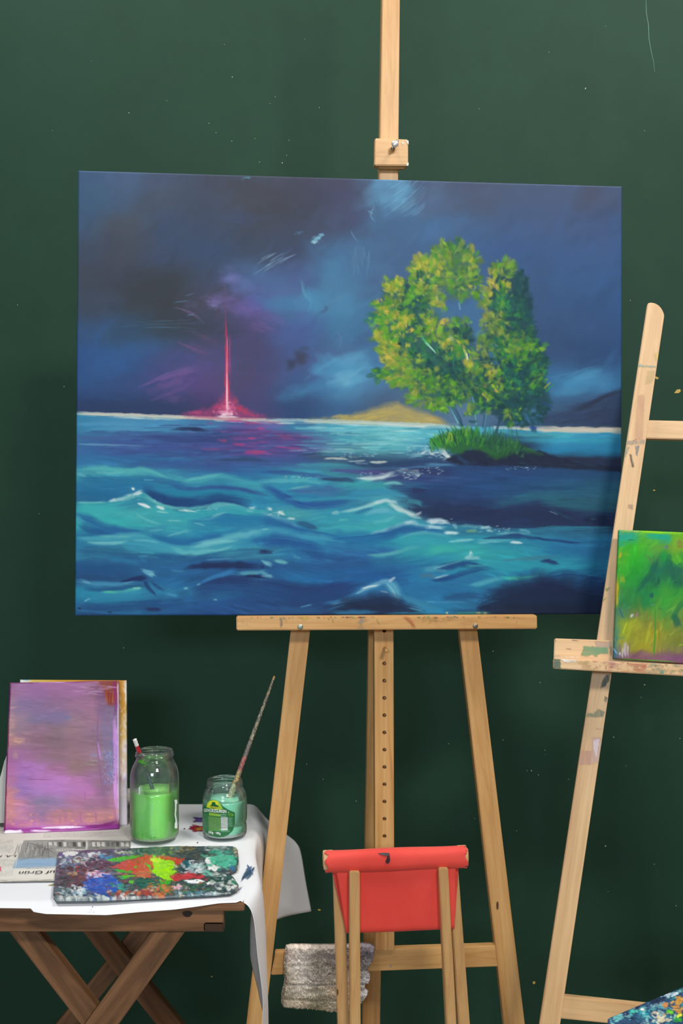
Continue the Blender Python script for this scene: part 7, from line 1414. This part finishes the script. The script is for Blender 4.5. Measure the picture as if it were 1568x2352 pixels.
# knots on two of the legs
def knot(px, py, pl, off, rx, rz, parent):
    c = pl.hit(px, py, off - .0004); bm = bmesh.new()
    bm.faces.new([bm.verts.new(c + pl.a * rx * math.cos(a) + Vector((0, 0, rz * math.sin(a)))) for a in np.linspace(0, 2*math.pi, 17)[:-1]])
    return from_bm('knot', bm, plain('knot_wood', hx('5c3c28'), .6, var=.3, scale=200) if 'M_KNOT' not in globals() else M_KNOT, parent)
M_KNOT = plain('knot_wood', hx('5c3c28'), .6, var=.3, scale=300)
knot(1142, 2080, PC, BK, .0022, .008, easel); knot(897, 2219, PC, BK + .003, .0018, .0018, easel).data.materials[0] = plain('grey_blue_spot', hx('8c9498'), .5)
knot(775, 2279, PS, .0065, .0015, .0055, st)

# ---------------------------------------------------------------- grey terry rag hung over the easel's crossbar
rg_ = random.Random(8); nx, ny = 230, 170; PL = PC
top = [(658,2173),(668,2170.5),(700,2171),(760,2171),(800,2170),(832,2167),(850,2170),(860,2176)]
bot = [(648,2305),(652,2310),(680,2314),(720,2316),(760,2322),(790,2321),(812,2322),(830,2296)]
s = np.linspace(0, 1, nx)
def arcI(P, s):
    P = np.array(P, float); d = np.concatenate([[0], np.cumsum(np.hypot(*np.diff(P, axis=0).T))]); d /= d[-1]; return np.interp(s, d, P[:, 0]), np.interp(s, d, P[:, 1])
tx, ty = arcI(top, s); bx, by = arcI(bot, s); T = np.linspace(0, 1, ny)[:, None]
X = tx * (1 - T) + bx * T; Y = ty * (1 - T) + by * T
X += (np.interp(T[:, 0], [0, .25, .4, .5, .62, .75, .85, 1], [0, 1, -4, 1, 3, -3, 5, 0])[:, None]) * s ** 3 * 2.0 + np.interp(T[:, 0], [0, .3, .6, .8, 1], [0, -1, 3, -1, 0])[:, None] * (1 - s) ** 4 * 1.2
V = np.array([[PL.hit(X[j, i], Y[j, i], BK - .007) for i in range(nx)] for j in range(ny)], float)
R = Raster(640, 2160, 870, 2330, 2.0, 81); R.a[:] = R.table([645, 690, 730, 770, 820, 865], [2165, 2190, 2215, 2245, 2270, 2295, 2325], "c0b4a8,c8bcb0,b0a498,a89c90,8c8488,8c848c\nbcb0a8,c4bcb4,a09488,948880,8c8488,8c8890\nc0b8ac,c8c0b8,a89c8c,8c8078,94908c,9c9ca0\nb0a898,ccc4bc,a89c90,948878,a8a4a4,a8a8b0\na09888,c8c0b4,b0a490,a08c78,b0aca8,b0b0b8\na89c88,b8ac98,a0947c,988c78,b0b0b0,b0b0b4\n9c9080,a89c88,94886c,8c8070,b0b0b0,b0b0b4".split('\n'), 8, (16, 10), 4)
for k in range(3200):
    x = rg_.uniform(645, 862); y = rg_.uniform(2165, 2325); c = R.a[min(int((y - 2160) * 2), R.h - 1), min(int((x - 640) * 2), R.w - 1)] * rg_.uniform(.74, 1.28); th = rg_.uniform(-.4, .9)
    R.line([(x, y), (x + 6 * math.cos(th), y + 6 * math.sin(th))], rg_.uniform(1, 3), c, .6, .5, .3, .3, 8)
for k in range(70): R.blob(rg_.gauss(745, 22), rg_.gauss(2222, 12), rg_.uniform(1, 3), rg_.uniform(.8, 2), rg_.uniform(-60, 60), rg_.choice(['3c3430', '54483c', '6c6058']), .6, .4, .7)
R.blob(658, 2226, 3, 6, 20, 'a0ac58', .7, .2, .6); R.blob(659, 2232, 2, 2, 0, 'dcdcc0', .8, .2, .6)
C = R.sample(X, Y)
S_, T_ = np.meshgrid(s, T[:, 0]); e = np.clip(np.minimum(np.minimum(S_, 1 - S_) * 40, np.minimum(T_, 1 - T_) * 40), 0, 1) ** .5
xw = X / 3.2 + 2 * fbm(X / 9, Y / 9, 3); h = fbm(xw, Y / 3.4, 5, 3) * .0028 + .0034 * fbm(X / 26, Y / 13, 6, 2) + .0020 * np.abs(np.sin(Y / 7.5 + fbm(X / 20, Y / 20, 8) * 5))
h -= .005 * np.exp(-(((Y - 2258) / 2.2) ** 2)) + .004 * np.exp(-(((Y - 2292 - (X - 650) * .02) / 2.) ** 2))
V = V - np.array(PL.n) * ((h + .004) * e)[..., None] + np.array(PL.n) * (1 - e)[..., None] * .002
loop, SP, q = skirt(V, PL.n * .005); ec = np.ones((len(loop), 4), np.float32); ec[:, :3] = lin(C.reshape(-1, 3)[loop] * .8)
M_RAG = paintmat('terry_cloth', .95, 0, bs=.8, spec=.1)
rag = grid_mesh('terry_cloth_rag', V, C, M_RAG, None, extra=(SP, q, ec), gain=1.2)
tag(rag, 'dirty grey fluffy rag hanging on the lower crossbar of the middle easel', 'rag')
# frayed pile along its border and over its face
bm = bmesh.new(); cl = bm.verts.layers.float_color.new('Col')
for k in range(9000):
    if k < 1500:
        w = rg_.random()
        if w < .35: j, i = 0, rg_.randrange(nx)
        elif w < .6: j, i = ny - 1, rg_.randrange(nx)
        elif w < .8: j, i = rg_.randrange(ny), 0
        else: j, i = rg_.randrange(ny), nx - 1
        dirv = Vector((rg_.uniform(-1, 1) + (-1.2 if i == 0 else 1.2 if i == nx - 1 else 0), rg_.uniform(-.6, .2), (1.3 if j == 0 else -1.3 if j == ny - 1 else rg_.uniform(-1, 1))))
    else:
        j, i = rg_.randrange(ny), rg_.randrange(nx); dirv = Vector((rg_.uniform(-1, 1), rg_.uniform(-1.2, -.3), rg_.uniform(-1.4, .4)))
    dirv.normalize(); p = Vector(V[j, i]); L_ = rg_.uniform(.0014, .0030); sd = dirv.cross(Vector((0, 1, 0))); sd = sd.normalized() if sd.length > .01 else Vector((1, 0, 0)); c = [float(v_) for v_ in lin(C[j, i] * rg_.uniform(.8, 1.2)) * 1.2] + [1]
    a = bm.verts.new(p + sd * .0007); b = bm.verts.new(p - sd * .0007); d_ = bm.verts.new(p + dirv * L_); bm.faces.new((a, b, d_))
    for v_ in (a, b, d_): v_[cl] = c
o = from_bm('pile_tufts', bm, M_RAG, rag); o['kind'] = 'stuff'

# ---------------------------------------------------------------- blue palette, lower right, lying on a low stool
PZ = .620
c0 = onz(1396, 2340, PZ); e1 = (onz(1568, 2260, PZ) - onz(1461, 2305, PZ)).normalized(); e2 = Vector((e1.y, -e1.x, 0))
stl = thing('side_stool', 'low wooden stool under the blue-painted palette, lower right', 'stool', (c0.x + .13, c0.y + .0, 0))
RB_ = paint_palette_blue()
W_, D_ = .30, .20; rc = .014; O = c0 - e1 * .010
# rounded-rectangle outline
def rrect(W_, D_, rc, k=6):
    out_ = []
    for (cx_, cy_, a0_) in [(rc, rc, math.pi), (W_ - rc, rc, 1.5 * math.pi), (W_ - rc, D_ - rc, 0), (rc, D_ - rc, .5 * math.pi)]:
        for i in range(k + 1): a = a0_ + i / k * math.pi / 2; out_.append((cx_ + rc * math.cos(a), cy_ + rc * math.sin(a)))
    return out_
pal = thing('paint_palette', 'blue and teal crusted palette corner poking in at the lower right', 'palette', O)
P = [O + e1 * u + e2 * v - Vector((0, 0, .007)) for u, v in rrect(W_, D_, rc)]
prism('board', P, Vector((0, 0, .006)), M_PALW, pal, e1, bevel=0)
nx, ny = 260, 180; s, t = np.meshgrid(np.linspace(0, 1, nx), np.linspace(0, 1, ny))
U_ = s * W_; V_ = t * D_
# round off the corners by pulling the grid in
for (cx_, cy_) in [(rc, rc), (W_ - rc, rc), (rc, D_ - rc), (W_ - rc, D_ - rc)]:
    m_ = (np.abs(U_ - cx_) <= rc) & (np.abs(V_ - cy_) <= rc) & (((U_ - cx_) * (1 if cx_ > W_ / 2 else -1)) > 0) & (((V_ - cy_) * (1 if cy_ > D_ / 2 else -1)) > 0)
    dx, dy = U_ - cx_, V_ - cy_; r1 = np.maximum(np.abs(dx), np.abs(dy)); r2 = np.hypot(dx, dy) + 1e-9; U_ = np.where(m_, cx_ + dx * r1 / r2, U_); V_ = np.where(m_, cy_ + dy * r1 / r2, V_)
V = np.array(O)[None, None] + U_[..., None] * np.array(e1) + V_[..., None] * np.array(e2)
x = CX + V[..., 0] / V[..., 1] * FPX; y = CY - (V[..., 2] - EYE) / V[..., 1] * FPX; C = RB_.sample(x, y)
e = np.clip(np.minimum(np.minimum(s, 1 - s) * 30, np.minimum(t, 1 - t) * 20), 0, 1)
V[..., 2] += (.2 + .8 * e) * .004 * (fbm(V[..., 0] * 90, V[..., 1] * 90, 2, 4) + .5 * fbm(V[..., 0] * 300, V[..., 1] * 300, 6) - .4)
loop, SP, q = skirt(V, (0, 0, -.004)); ec = np.ones((len(loop), 4), np.float32); ec[:, :3] = lin(C.reshape(-1, 3)[loop])
grid_mesh('paint_crust', V, C, M_IMPASTO, pal, extra=(SP, q, ec))
sc0 = O + e1 * .16 + e2 * .10; SZ = PZ - .0075
prism('seat', [Vector((sc0.x + .085 * math.cos(a), sc0.y + .085 * math.sin(a), SZ)) for a in np.linspace(0, 2*math.pi, 33)[:-1]], Vector((0, 0, -.022)), M_OAK, stl, (1, 0, 0), bevel=.002)
for k in range(4):
    a = math.pi / 4 + k * math.pi / 2; dx, dy = math.cos(a), math.sin(a)
    tube('leg', [(sc0.x + .06 * dx, sc0.y + .06 * dy, SZ - .022), (sc0.x + .10 * dx, sc0.y + .10 * dy, 0)], [.013, .010], M_OAK, stl, 14)
